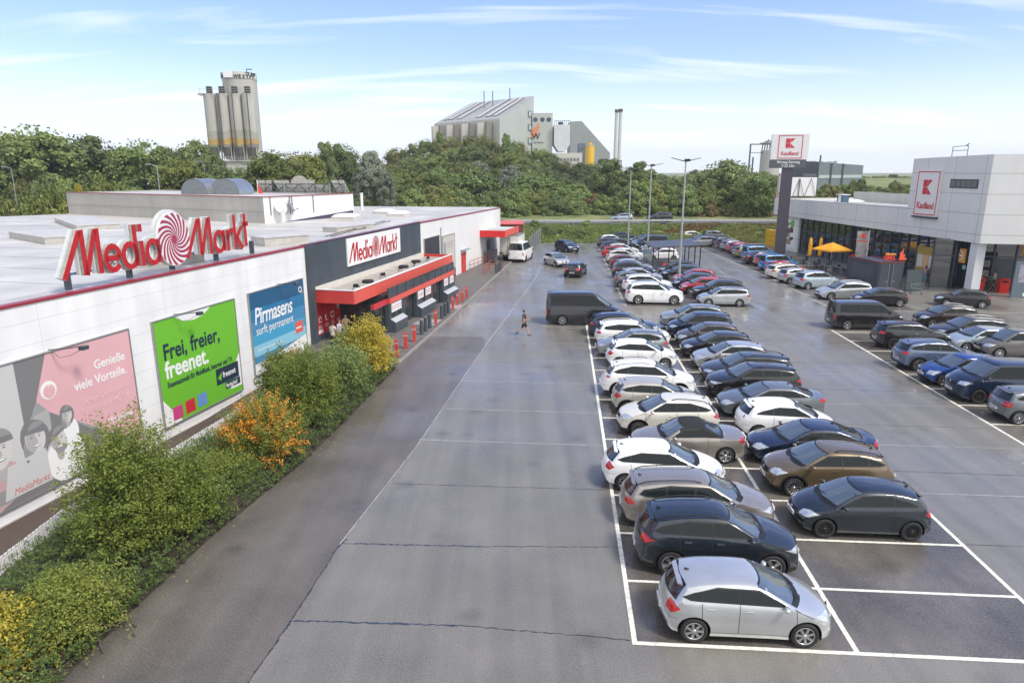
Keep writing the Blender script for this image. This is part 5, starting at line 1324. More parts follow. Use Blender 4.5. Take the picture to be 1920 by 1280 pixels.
# signs
KRED = mat('sign_red', (.52, .018, .035), .4); KSIGN = mat('sign_face', (.66, .66, .66), .4)
def kframe(par, x, z, w, h, y, t_=.06):
    b = MB()
    b.box(x, x + w, y - .02, y, z, z + t_); b.box(x, x + w, y - .02, y, z + h - t_, z + h); b.box(x, x + t_, y - .02, y, z + t_, z + h - t_); b.box(x + w - t_, x + w, y - .02, y, z + t_, z + h - t_)
    b.build('sign_border', [KRED], par)
def klogo(par, cx_, cz, s, y, sy=1.0):
    b = MB(); g = .04 * s
    b.prism([(cx_ - s, cz + g), (cx_ - .05 * s, cz + g), (cx_ - .05 * s, cz + s * sy), (cx_ - s, cz + s * sy)], y - .02, y, 0, 'y')
    b.prism([(cx_ - s, cz - s * sy), (cx_ - .05 * s, cz - s * sy), (cx_ - .05 * s, cz - g), (cx_ - s, cz - g)], y - .02, y, 0, 'y')
    b.prism([(cx_ + .05 * s, cz + g + .06), (cx_ + .95 * s, cz + s * sy), (cx_ + .05 * s, cz + s * sy)], y - .02, y, 0, 'y')
    b.prism([(cx_ + .05 * s, cz - s * sy), (cx_ + .95 * s, cz - s * sy), (cx_ + .05 * s, cz - g - .06)], y - .02, y, 0, 'y')
    b.build('logo', [KRED], par)
st = thing('wall_sign', 'tall white Kaufland panel with red frame on the tower wall', 'sign', KP(-8.15, -.02, 6.42), KA)
b = MB(); b.box(-.08, 3.18, -.22, 0, 0, 4.35); b.build('panel', [KSIGN], st); kframe(st, .05, .12, 3.0, 4.1, -.225, .09); klogo(st, 1.55, 2.75, .62, -.225, 1.1)
text_mesh('Kaufland', .88, KRED, 'lettering', st, wallM(1.55, -.24, .72), .01, 0, .012, 'CENTER', .78)
b = MB(); b.box(-.15, 3.25, -.28, .0, -.18, -.01); b.build('bracket', [FRM], st)
# pylon
py = thing('pylon_sign', 'tall Kaufland pylon with opening hours on a dark grey post', 'pylon sign', (34.1, 87.15, 0), R(-12))
b = MB(); b.box(-.62, .62, -.35, .35, 0, 11.0); b.build('post', [mat('pylon_post', (.055, .05, .068), .4, noise=.1)], py)
b = MB(); b.box(-2.15, 2.15, -.42, .42, 12.02, 15.0); b.build('panel', [KSIGN], py)
b = MB(); b.box(-2.15, 2.02, -.45, .42, 11.0, 12.01); b.build('hours_panel', [mat('hours_slate', (.075, .085, .10), .4)], py)
kframe(py, -1.38, 12.15, 2.8, 2.75, -.425, .08); klogo(py, 0.02, 13.95, .55, -.425)
text_mesh('Kaufland', .62, KRED, 'lettering', py, wallM(.02, -.44, 12.55), .01, 0, .008, 'CENTER', .95)
text_mesh('Montag-Samstag', .44, WHITE, 'lettering', py, wallM(-.05, -.46, 11.58), .01, 0, .004, 'CENTER', .92); text_mesh('7-22 Uhr', .46, WHITE, 'lettering', py, wallM(-.05, -.46, 11.12), .01, 0, .004, 'CENTER', .92)
b = MB(); b.box(-3.0, -2.6, 0, .3, 12, 14.6); 
rs = thing('roof_sign', 'smaller white Kaufland sign with a lattice frame on the far roof corner', 'sign', KP(-36.8, .8, 6.7), KA + R(18))
b = MB(); b.box(-1.1, 1.1, -.15, .1, .2, 3.6); b.build('panel', [KSIGN], rs); kframe(rs, -.98, .35, 1.96, 3.1, -.155, .09); klogo(rs, 0, 2.25, .42, -.155); text_mesh('Kaufland', .55, KRED, 'lettering', rs, wallM(0, -.17, .65), .01, 0, .006, 'CENTER', .8)
ls = thing('lattice_panel', 'white panel backed by a dark lattice beside the roof sign', 'sign', AtY(1508, 371, 96), R(0))
b = MB(); b.box(-3.0, 1.6, .2, .3, .2, 2.75); b.build('panel', [KSIGN], ls)
b = MB()
for i in range(2): b.cyl((-1.6 + 1.6 * i, .1, .1), (-.8 + 1.6 * i, .1, 2.6), .03, n=5); b.cyl((-.8 + 1.6 * i, .1, 2.6), (0 + 1.6 * i, .1, .1), .03, n=5)
b.cyl((-1.6, .1, .2), (1.6, .1, .2), .05, n=5); b.cyl((-.8, .1, 0), (-.8, .1, 2.6), .06, n=5); b.build('lattice', [FRM], ls)
# roof edge plant enclosure on supermarket
b = MB(); a_, c_ = toK(AtY(1520, 374, 110)), toK(AtY(1683, 372, 75))
b = MB(); b.box(-34, -9.6, 9.5, 9.7, 6.7, 7.95); P5(b, 'louvre_screen', [wall_panel_mat('louvre_beige', (.50, .49, .45), 9, .35, .55)])
for i, x in enumerate((-26, -12.5)):
    p = KP(x, 4.0, 6.75); dome('skylight', None, p, KA, (2.6, 2.6), ('far' if i == 0 else 'near') + ' low white dome on the supermarket roof', 'domes on the supermarket roof')
t = thing('roof_vent', 'small blue and white vent box on the supermarket roof edge', 'vent', KP(-23.5, 1.6, 6.75), KA); b = MB(); b.box(-.6, .6, -.4, .4, 0, 1.1, 0); b.box(-.3, .25, -.42, -.405, .1, 1.05, 1); b.build('housing', [mat('vent_blue', (.06, .12, .16), .4), WHITE], t); b = MB(); b.box(-.7, .7, -.5, .5, 1.102, 1.18); b.build('cap', [WHITE], t)
t = thing('roof_ladder_rail', 'thin steel ladder rail standing on the tower roof', 'railing', AtY(1798, 291, 66), R(-10)); b = MB(); b.tube([(-.6, 0, -.5), (-.6, 0, .75), (.7, 0, .85), (.7, 0, -.5)], .03, 6); b.tube([(-.6, 0, .4), (.7, 0, .45)], .03, 6); b.tube([(.5, 0, .85), (.75, 0, 1.05)], .05); b.build('rail', [FRM], t)
# grill container
gc = G(1600, 531); gd = G(1642, 547); ge = G(1694, 543)
ga = math.atan2((ge - gd).y, (ge - gd).x) * .0 + R(8)
ct = thing('grill_container', 'anthracite shipping container snack stand with GRILL sign on its roof', 'container', gd, ga)
Wc, Lc, Hc = 2.45, 4.6, 2.62
CON_ = wall_panel_mat('container_anthracite', (.045, .052, .068), 9, .30, .72, dirt=.2)
b = MB(); b.box(0, Wc, 0, Lc, .12, Hc); b.build('shell', [CON_], ct)
b = MB()
for z in (.02, Hc - .02): b.box(-.05, Wc + .05, -.05, .07, z, z + .14); b.box(-.05, .07, .072, Lc, z, z + .14); b.box(Wc - .05, Wc + .07, .072, Lc, z, z + .14)
b.build('frame', [mat('container_frame', (.12, .02, .03), .5)], ct)
for i in range(2):
    d = MB(); d.box(.12 + i * 1.12, 1.2 + i * 1.12, -.045, -.002, .2, Hc - .06); o = d.build('door', [mat('container_door', (.035, .045, .06), .5)], ct)
    d = MB(); x = .98 + i * .42; d.cyl((x, -.07, .2), (x, -.07, Hc - .1), .025, n=6); d.box(x - .3 + i * .3, x + i * .3, -.09, -.05, .9, .95); d.build('lock_bar', [GALV], o)
b = MB(); b.box(-.03, -.003, .6, 3.8, .9, 2.2); b.build('side_panel', [mat('container_side', (.05, .06, .08), .4, noise=.3)], ct)
g = thing('grill_sign', 'orange and red GRILL letters with a flame on the container roof', 'sign', Vector(gd) + Vector((1.0, .5, Hc + .17)), R(6)); g.scale = (.8, .8, .8)
ORG = mat('grill_orange', (.75, .28, .02), .5); GRD = mat('grill_red', (.65, .05, .03), .5)
text_mesh('GRILL', .62, GRD, 'lettering', g, wallM(-.55, 0, .1), .05, 0, .02, sx=.9); text_mesh('Hähnchen', .34, ORG, 'lettering', g, wallM(-.35, 0, .62), .04, 0, .015, sx=.9)
b = MB(); b.prism([(1.3, .05), (2.1, .02), (2.3, .25), (1.9, .3), (2.0, .7), (1.75, .55), (1.75, 1.35), (1.5, .85), (1.35, .95), (1.4, .5)], -.03, .05, 0, 'y'); b.build('flame', [mat('flame_red', (.70, .09, .03), .5)], g)
b = MB(); b.box(-.4, -.35, 0, .05, -.2, .1); b.box(1.2, 1.25, 0, .05, -.2, .1); b.build('stand', [BLACK], g)
cb = thing('chalkboard', 'dark chalk menu board leaning on the grill container', 'menu board', Vector(gd) + Vector((2.65, .1, .0)), R(10))
b = MB(); b.box(0, 1.7, -.04, .03, .05, 2.0); b.build('board', [mat('chalk_dark', (.03, .05, .058), .6, noise=.3, nscale=2)], cb)
b = MB(); rr_ = random.Random(8)
for k in range(9):
    z = 1.8 - k * .19; x = .2
    while x < 1.4:
        l = rr_.uniform(.06, .22); b.box(x, x + l, -.047, -.042, z, z + .03); x += l + .09
b.build('chalk_marks', [mat('chalk', (.22, .25, .26), .8)], cb)
# shop trolley standing alone
def trolley(par, x=0, y=0, rz=0, m=GALV):
    b = MB(); 
    f = [(-.28, -.40, .42), (.28, -.40, .42), (.24, .45, .52), (-.24, .45, .52)]; t_ = [(-.30, -.48, .95), (.30, -.48, .95), (.25, .50, .85), (-.25, .50, .85)]
    for q in (f, t_): b.tube([*q, q[0]], .012, 4)
    for a_, c_ in zip(f, t_): b.tube([a_, c_], .012, 4)
    for k in range(1, 6):
        for i in range(4):
            j = (i + 1) % 4; u = k / 6; p = Vector(f[i]).lerp(Vector(f[j]), u); q = Vector(t_[i]).lerp(Vector(t_[j]), u); b.cyl(p, q, .006, n=3)
    for s_ in (-.26, .26): b.tube([(s_, -.48, .98), (s_, -.38, .15), (s_ * .9, .45, .12)], .015, 5)
    return b
t = thing('shopping_cart', 'lone wire shopping cart in front of the chalk menu board', 'shopping cart', G(1718, 551), R(60))
trolley(None).build('basket', [GALV], t); b = MB(); b.cyl((-.3, -.5, 1.0), (.3, -.5, 1.0), .02, n=6); b.build('handle', [RED], t)
for sx_ in (-.26, .26):
    for sy_ in (-.38, .45): b = MB(); b.lathe([(.001, -.015), (.06, -.015), (.06, .015), (.001, .015)], 10, 0, (sx_, sy_, .06), 'x'); b.build('castor', [BLACK], t)
# red litter bins, a-board, totem
def redbin(p, lb):
    t = thing('litter_bin', lb, 'litter bin', p, R(-12), 'red litter bins'); b = MB(); b.prism([(-.38, 0), (.38, 0), (.40, 1.15), (.34, 1.25), (-.34, 1.25), (-.40, 1.15)], -.3, .3, 0, 'y'); b.build('body', [mat('bin_red', (.60, .02, .015), .35)], t)
    b = MB(); b.box(-.26, .26, -.31, -.303, .92, 1.1); b.build('slot', [BLACK], t)
redbin(G(1832, 545), 'red litter bin right next to the white column'); redbin(G(1879, 548), 'red litter bin further right by the smokers table'); redbin(G(1601, 497), 'red bin beside the terrace left of the grill container')
t = thing('notice_board', 'low grey notice board between the white column and red bin', 'sign', G(1817, 546), R(-8)); b = MB(); b.box(-.5, .35, -.03, .03, .1, .8, 0); b.build('board', [GD], t); b = MB(); b.box(-.42, .1, -.035, -.031, .55, .62, 0); b.box(-.42, .2, -.035, -.031, .4, .45, 0); b.build('print', [BWH], t)
tt = thing('info_totem', 'grey information totem with a lit screen at the right edge', 'totem', G(1912, 558), R(-14)); b = MB(); b.box(-.75, 1.0, -.15, .15, 0, 3.1); b.build('housing', [mat('totem_grey', (.12, .16, .19), .4)], tt)
b = MB(); b.box(-.45, 1.0, -.165, -.152, 1.35, 2.85); b.build('screen', [mat('screen_print', (.30, .28, .36), .3, noise=.5, nscale=1.6)], tt); b = MB(); b.box(.1, .4, -.165, -.152, .15, .45); b.build('sticker', [WHITE], tt)
# terrace: parasol, folded parasols, tables, chairs, beach flag
YEL = mat('parasol_yellow', (.72, .34, .008), .7, noise=.05)
pp = G(1556, 505); t = thing('open_parasol', 'open yellow parasol over the bakery terrace', 'parasol', pp, R(15))
b = MB(); rf = 1.45; zr, ze_ = 3.0, 2.25; vs = [(0, 0, zr)] + [(rf * c_ * 1, rf * s_ * 1, ze_) for c_, s_ in ((-1, -1), (0, -1.0), (1, -1), (1, 0), (1, 1), (0, 1), (-1, 1), (-1, 0))]
b.add(vs, [(0, i, i % 8 + 1) for i in range(1, 9)]); vs2 = [(x * .998, y * .998, z - .14) for x, y, z in vs[1:]]
b.add(vs[1:] + vs2, [((i + 1) % 8, i, 8 + i, 8 + (i + 1) % 8) for i in range(8)]); b.build('canopy', [YEL], t)
b = MB(); b.cyl((0, 0, 0), (0, 0, zr + .05), .035, n=8); b.build('pole', [GALV], t); b = MB(); b.box(-.35, .35, -.35, .35, 0, .1); b.build('base', [CONC], t)
for px_, lb in ((1516, 'left folded yellow parasol behind the terrace tables'), (1535, 'folded yellow parasol nearer the open one'), (1652, 'folded yellow parasol behind the grill container')):
    p = G(px_, 494 if px_ < 1600 else 505); t = thing('folded_parasol', lb, 'parasol', p, 0, 'folded yellow parasols')
    b = MB(); b.lathe([(.02, 3.1), (.16, 2.9), (.22, 2.2), (.20, 1.2), (.26, .95), (.10, .9)], 10, 0); b.build('canopy', [YEL], t); b = MB(); b.cyl((0, 0, 0), (0, 0, .95), .03, n=6); b.build('pole', [GALV], t); b = MB(); b.box(-.3, .3, -.3, .3, 0, .1); b.build('base', [CONC], t)
t = thing('beach_flag', 'upright printed banner flag on a pole left of the grill container', 'banner', G(1608, 522), R(-10)); b = MB(); b.cyl((.6, 0, 0), (.6, 0, 4.9), .035, n=6); b.build('pole', [WHITE], t)
b = MB(); b.prism([(-.5, 1.5), (.2, .95), (.55, 1.1), (.55, 4.8), (-.55, 4.8)], -.01, .01, 0, 'y'); o = b.build('cloth', [mat('banner_print', (.30, .27, .27), .6, noise=.55, nscale=1.6)], t)
b = MB(); b.prism([(-.2, 4.2), (.15, 4.0), (.3, 4.3), (.1, 4.6), (-.1, 4.5)], -.018, -.012, 0, 'y'); b.prism([(-.5, 3.75), (.54, 3.75), (.54, 3.85), (-.5, 3.85)], -.018, -.012, 0, 'y'); b.build('print', [GRD], o)
WOOD = mat('terrace_wood', (.14, .075, .04), .6, noise=.3); TEAL = mat('tabletop_grey', (.10, .14, .13), .4)
def table(p, lb, rz=0, mt=TEAL):
    t = thing('terrace_table', lb, 'table', p, rz, 'terrace tables'); b = MB(); b.box(-.45, .45, -.45, .45, .72, .76); b.build('tabletop', [mt], t)
    for sx_ in (-.38, .38):
        for sy_ in (-.38, .38): b = MB(); b.cyl((sx_, sy_, 0), (sx_, sy_, .72), .02, n=5); b.build('leg', [BLACK], t)
    return t
_ch = []
def chair(p, lb, rz, mt=BLACK):
    t = thing('terrace_chair', lb, 'chair', p, rz, 'terrace chairs')
    b = MB(); b.box(-.24, .24, -.24, .24, .42, .46); b.build('seat', [mt], t); b = MB(); b.box(-.24, .24, .21, .25, .47, .9); b.build('backrest', [mt], t)
    for sx_ in (-.21, .21):
        for sy_ in (-.21, .21): b = MB(); b.cyl((sx_, sy_, 0), (sx_, sy_, .42), .016, n=5); b.build('leg', [BLACK], t)
tabs = [(1497, 495, 'wooden bench table nearest the pylon foot'), (1520, 501, 'grey terrace table behind the blue van'), (1541, 503, 'terrace table under the left edge of the open parasol'), (1556, 512, 'terrace table under the middle of the open parasol'), (1577, 515, 'terrace table right of the open parasol'), (1596, 517, 'terrace table closest to the beach flag')]
for i, (a_, b_, lb) in enumerate(tabs):
    p = G(a_, b_); table(p, lb, R(20 * i), WOOD if i == 0 else TEAL)
    chair(p + Vector((-.8, -.15, 0)), 'dark chair left of the ' + lb.replace('nearest', 'by').split(' behind')[0].split(' under')[0] + ' number'.replace(' number', ''), R(90)) if False else None
cl = ['the bench table by the pylon', 'the table behind the blue van', 'the table under the parasol edge', 'the table under the parasol middle', 'the table right of the parasol', 'the table by the beach flag']
for i, (a_, b_, lb) in enumerate(tabs):
    p = G(a_, b_); chair(p + Vector((-.75, -.2, 0)), 'black terrace chair on the left side of ' + cl[i], R(80)); chair(p + Vector((.75, .1, 0)), 'black terrace chair on the right side of ' + cl[i], R(-80))
def hightable(p, lb):
    t = thing('standing_table', lb, 'standing table', p, 0, 'standing tables'); b = MB(); b.box(-.5, .5, -.3, .3, 1.06, 1.10); b.build('tabletop', [TEAL], t)
    for a_, c_ in (((-.45, -.25, 0), (.35, -.25, 1.06)), ((.45, -.25, 0), (-.35, -.25, 1.06)), ((-.45, .25, 0), (.35, .25, 1.06)), ((.45, .25, 0), (-.35, .25, 1.06))): b = MB(); b.cyl(a_, c_, .03, n=6); b.build('leg', [mat('ash_wood', (.28, .20, .12), .6)], t)
hightable(G(1756, 526), 'cross-legged standing table between the people by the dark glass'); hightable(G(1857, 545), 'standing table between the two red bins')
# cart shelter
sh = thing('cart_shelter', 'black steel trolley shelter with a flat roof in the middle of the bays', 'trolley shelter', UV(8.1, 62.2), -LA + R(8))
b = MB(); b.add([(0, -.2, 2.45), (5.9, 1.0, 2.55), (5.9, 5.4, 2.75), (0, 4.4, 2.65), (0, -.2, 2.56), (5.9, 1.0, 2.66), (5.9, 5.4, 2.86), (0, 4.4, 2.76)], [(3, 2, 1, 0), (4, 5, 6, 7), (0, 1, 5, 4), (2, 3, 7, 6), (1, 2, 6, 5), (3, 0, 4, 7)]); b.build('roof', [mat('shelter_roof', (.05, .055, .06), .4)], sh)
for x, y in ((.1, 0), (.1, 2), (.1, 4.2), (2.0, .5), (3.9, .8), (5.8, 1.2), (5.8, 3), (5.8, 5.2), (3.9, 4.9), (2, 4.6)): b = MB(); b.box(x - .05, x + .05, y - .05, y + .05, 0, 2.5); b.build('post', [BLACK], sh)
b = MB(); b.box(.02, .05, .2, 4.1, .3, 2.2); b.build('side_pane', [mat('shelter_glass', (.22, .27, .30), .1)], sh)
b = MB(); b.box(1.2, 2.1, -.1, .1, .1, .75); b.build('signal_box', [RED], sh); 
for i in range(14):
    t = thing('shopping_cart', 'wire shopping cart nested in a row inside the black shelter', 'shopping cart', sh.matrix_basis @ Vector((.9 + (i % 7) * .35 + (i // 7) * .6, 1.5 + (i // 7) * 1.4, 0)), -LA + R(-90), 'nested shopping carts')
    if i == 0: proto_cart = trolley(None).mesh('basket', [GALV])
    link(bpy.data.objects.new('basket', proto_cart), t)
# lamp posts
for i, (q, lb, hh) in enumerate(((G(1272, 540), 'tallest and nearest of the three steel lamp posts', 11.5), (G(1213, 493), 'middle steel lamp post of the three between the cars', 11.2), (G(1177, 470), 'farthest and smallest steel lamp post of the three', 10.8))):
    t = thing('street_lamp', lb, 'street lamp', q, R(0), 'lamp posts along the middle of the bays')
    b = MB(); b.cyl((0, 0, 0), (0, 0, hh), .13, .06, n=12); b.build('pole', [mat('lamp_galv', (.33, .36, .37), .5, metal=.4, noise=.15, nscale=3)], t)
    for s_ in (-1, 1): b = MB(); b.add([(0, -.12, hh - .05), (s_ * 1.3, -.16, hh + .28), (s_ * 1.3, .16, hh + .28), (0, .12, hh - .05), (0, -.12, hh + .03), (s_ * 1.3, -.16, hh + .33), (s_ * 1.3, .16, hh + .33), (0, .12, hh + .03)], [(0, 1, 2, 3), (7, 6, 5, 4), (0, 4, 5, 1), (3, 2, 6, 7), (1, 5, 6, 2)]); b.build('reflector_wing', [mat('lamp_dark', (.10, .11, .12), .4)], t)
    b = MB(); b.box(-.1, .35, -.2, .2, hh - .0, hh + .22); b.build('lamp_head', [BLACK], t)
    b = MB(); b.box(-.18, .18, -.18, .18, 0, .12); b.build('base_plate', [CONC], t)
# bollards on the pavement
RB = [(744, 668), (761, 653), (777, 640), (817, 607), (849, 579), (858, 572), (867, 565), (875, 558)]
rl = ['first red bollard, nearest the yellow bush', 'second red bollard from the yellow bush', 'third red bollard, just before the grey trio', 'single red bollard between the two grey trios', 'first red bollard beyond the second grey trio', 'second red bollard beyond the second grey trio', 'third red bollard beyond the second grey trio', 'last red bollard beside the round concrete planter']
pz = None
for q, lb in zip(RB, rl):
    t = thing('bollard', lb, 'bollard', G(*q, .1), 0, 'red bollards'); b = MB(); b.box(-.09, .09, -.09, .09, 0, 1.0); b.build('post', [RED], t); b = MB(); b.box(-.095, .095, -.095, .095, .78, .86); b.build('band', [mat('band_pale', (.5, .35, .33), .5)], t)
GB = [(791, 627), (797, 622), (804, 616), (829, 597), (834, 592), (839, 587), (931, 512), (936, 509), (940, 505)]
for i, q in enumerate(GB):
    q = (791 + (i % 3) * 7.5, 627 - (i % 3) * 6) if i < 3 else (829 + (i % 3) * 6, 597 - (i % 3) * 5) if i < 6 else q
    lb = ('nearest', 'middle', 'farthest')[i % 3] + ' slate bollard of the ' + ('first trio by the near shop door', 'second trio by the far shop door', 'three by the red hand rails')[i // 3]
    t = thing('bollard', lb, 'bollard', G(*q, .1), 0, 'slate bollards'); b = MB(); b.cyl((0, 0, 0), (0, 0, .98), .13, n=14); b.build('post', [DGREY], t); b = MB(); b.cyl((0, 0, .981), (0, 0, 1.0), .10, n=14); b.build('cap', [GALV], t)
t = thing('concrete_ring', 'round weathered concrete planter ring on the store pavement', 'planter', G(837, 556, .1)); b = MB(); b.lathe([(.38, 0), (.56, 0), (.58, .25), (.56, .48), (.40, .48), (.38, .1)], 26, 0); b.build('ring', [CONC], t); b = MB(); b.lathe([(.39, .30), (.001, .32)], 16, 0); b.build('soil', [mat('soil', 0)], t)
t = thing('litter_bin', 'dark red waste bin at the far end of the store porch', 'litter bin', G(813, 566, .1)); b = MB(); b.cyl((0, 0, 0), (0, 0, 1.0), .28, n=14); b.build('body', [mat('bin_dark_red', (.22, .02, .03), .4)], t); b = MB(); b.cyl((0, 0, 1.001), (0, 0, 1.07), .3, n=14); b.build('lid', [BLACK], t)
# tyres and bits on canopy roof
for i, (px_, py_, r_) in enumerate(((690, 530, 1), (757, 502, 1), (780, 492, 1), (814, 480, 1))):
    p = G(px_, py_, 3.24); t = thing('tyre', ('nearest', 'second', 'third', 'farthest')[i] + ' black tyre weight lying on the canopy roof', 'tyre', p, 0, 'tyres on the canopy roof'); b = MB(); b.lathe([(.20, .05), (.26, 0), (.36, .01), (.40, .06), (.40, .14), (.36, .19), (.26, .20), (.20, .15), (.20, .05)], 20, 0); b.build('ring', [RUBBER], t)
for i, (px_, py_) in enumerate(((668, 543), (718, 521), (751, 508), (777, 499), (802, 489), (735, 498))):
    p = G(px_, py_, 3.24); t = thing('floodlight', ('nearest', 'second', 'third', 'fourth', 'fifth', 'smallest')[i] + ' small black floodlight on the canopy roof', 'floodlight', p, R(30 * i), 'floodlights on the canopy roof'); b = MB(); b.box(-.16, .16, -.1, .02, .16, .38); b.build('lamp_head', [BLACK], t); b = MB(); b.tube([(-.2, 0, 0), (-.2, .1, .25), (.2, .1, .25), (.2, 0, 0)], .02, 5); b.build('bracket', [BLACK], t)
# hand rails by the red door
RL = mat('rail_red', (.36, .07, .06), .5, noise=.2)
def railing(pts, lb, h=1.0):
    t = thing('hand_rail', lb, 'railing', pts[0], 0, 'red hand rails'); o0 = Vector(pts[0]); q = [Vector(p) - o0 for p in pts]
    for hh in (h, h * .55): b = MB(); b.tube([(p.x, p.y, p.z + hh) for p in q], .028, 6); b.build('rail', [RL], t)
    for a_, c_ in zip(q[:-1], q[1:]):
        n_ = max(1, int((c_ - a_).length / 1.1))
        for k in range(n_ + 1): p = a_.lerp(c_, k / n_); b = MB(); b.cyl(p, p + Vector((0, 0, h)), .028, n=6); b.build('post', [RL], t)
railing([WP(33.9, -.3, .1), WP(41.5, -.9, .1)], 'longer red hand rail next to the wall'); railing([WP(29.8, -2.9, .1), WP(35.0, -2.35, .1), WP(35.3, -3.6, .1)][:2], 'near red ramp rail reaching toward the driveway'); railing([WP(35.0, -2.2, .1), WP(33.6, -3.9, .1), WP(30.2, -3.9, .1)][:2], 'short end rail closing the red ramp rails')
# white box trailer and truck body at the delivery bay
t = thing('box_trailer', 'white box trailer parked under the red delivery canopy', 'trailer', WP(42.5, -2.7, .1), WA + R(2))
b = MB(); b.box(0, 4.2, -1.15, 1.15, .75, 3.0); b.build('box', [mat('trailer_white', (.60, .60, .56), .4, noise=.05)], t); b = MB(); b.box(-.02, 4.22, -1.17, 1.17, 3.002, 3.05); b.build('roof', [mat('trailer_top', (.16, .16, .15), .6)], t)
for i in range(2): b = MB(); b.box(-.04, -.002, -1.1 + i * 1.12, -.02 + i * 1.12, .8, 2.95); o = b.build('door', [mat('trailer_white', 0)], t); b = MB(); b.cyl((-.07, -.12 + i * .24, .8), (-.07, -.12 + i * .24, 2.95), .02, n=5); b.build('lock_bar', [GALV], o)
b = MB(); b.box(0, 4.2, -1.0, 1.0, .45, .74); b.build('chassis', [BLACK], t)
for x in (1.2, 2.0, 3.0):
    for s_ in (-1, 1): w = link(bpy.data.objects.new('wheel', tyre_mesh(.30)), t); w.location = (x, s_ * 1.0, .30); w.rotation_euler = (0, 0, 0 if s_ > 0 else math.pi)
t = thing('cardboard_cage', 'grey roll cage with dark goods beside the white trailer', 'roll cage', WP(40.6, -1.0, .1), WA); b = MB(); b.box(0, .9, -.5, .5, .15, 1.5); b.build('load', [mat('cage_load', (.09, .09, .1), .7, noise=.5, nscale=4)], t)
# brick store and mesh fence by the delivery bay
t = thing('brick_shed', 'dark red brick shed behind the delivery canopy', 'shed', Vector((.6, 92.5, 0)), R(0))
BRK = wall_panel_mat('dark_brick', (.13, .045, .035), .24, .5, 1.6, rough=.8, dirt=.3)
b = MB(); b.box(-5.5, .9, 0, 6, 0, 3.7); b.build('wall', [BRK], t); b = MB(); b.box(-5.6, 1.0, -.1, 6.1, 3.702, 3.8); b.build('roof_edge', [LITRED], t)
t = thing('mesh_fence', 'grey steel bar fence along the far corner of the lot', 'fence', Vector((2.3, 90.5, 0)), R(82))
b = MB()
for k in range(60): x = k * .25; b.box(x, x + .05, -.015, .015, 0, 2.2)
b.box(0, 15, -.02, .02, .3, .36); b.box(0, 15, -.02, .02, 1.9, 1.96); b.build('bars', [mat('fence_galv', (.26, .28, .28), .5, metal=.4)], t)
for k in range(6): b = MB(); b.box(k * 3 - .04, k * 3 + .04, -.04, .04, 0, 2.4); b.build('post', [GALV], t)
# guard rail of the embankment road
gr = thing('guard_rail', 'long pale steel guard rail along the embankment road', 'guard rail', (0, 112.4, 0))
b = MB(); pts = [Vector((x, (117 - 4.6) + (.5 if x > 10 else 0) - 112.4, terr(x, 112.6) + .75)) for x in range(-30, 76, 4)]
for a_, c_ in zip(pts[:-1], pts[1:]): b.add([a_ - Vector((0, .04, .16)), c_ - Vector((0, .04, .16)), c_ + Vector((0, -.04, .16)), a_ + Vector((0, -.04, .16)), a_ + Vector((0, .04, .16)), c_ + Vector((0, .04, .16))], [(0, 1, 2, 3), (3, 2, 5, 4)])
b.build('rail', [mat('rail_steel', (.42, .43, .43), .5, noise=.15)], gr)
for p in pts: b = MB(); b.box(p.x - .06, p.x + .06, p.y, p.y + .08, p.z - 1.3, p.z + .12); b.build('post', [GALV], gr)
# picket fence of the bed
pf = thing('picket_fence', 'low white picket fence between the planting bed and the sunken gravel', 'fence', FEN[1])
rp_ = random.Random(2)
for a_, c_ in zip(FEN[1:-1], FEN[2:]):
    d_ = c_ - a_; n_ = int(d_.length / .155); ang = math.atan2(d_.y, d_.x); b = MB()
    for k in range(n_):
        p = a_ + d_ * (k / n_) - FEN[1]; b.box(p.x - .056, p.x + .056, p.y - .012, p.y + .012, -.15, .52 + rp_.uniform(-.01, .01), 0, ang)
    e1, e2 = a_ - FEN[1], c_ - FEN[1]; nrm = Vector((-d_.y, d_.x, 0)).normalized() * .03
    b.cyl(e1 + nrm + Vector((0, 0, .05)), e2 + nrm + Vector((0, 0, .05)), .02, n=4); b.cyl(e1 + nrm + Vector((0, 0, .38)), e2 + nrm + Vector((0, 0, .38)), .02, n=4)
    b.build('panel', [mat('picket_white', (.72, .73, .74), .5, noise=.1)], pf)
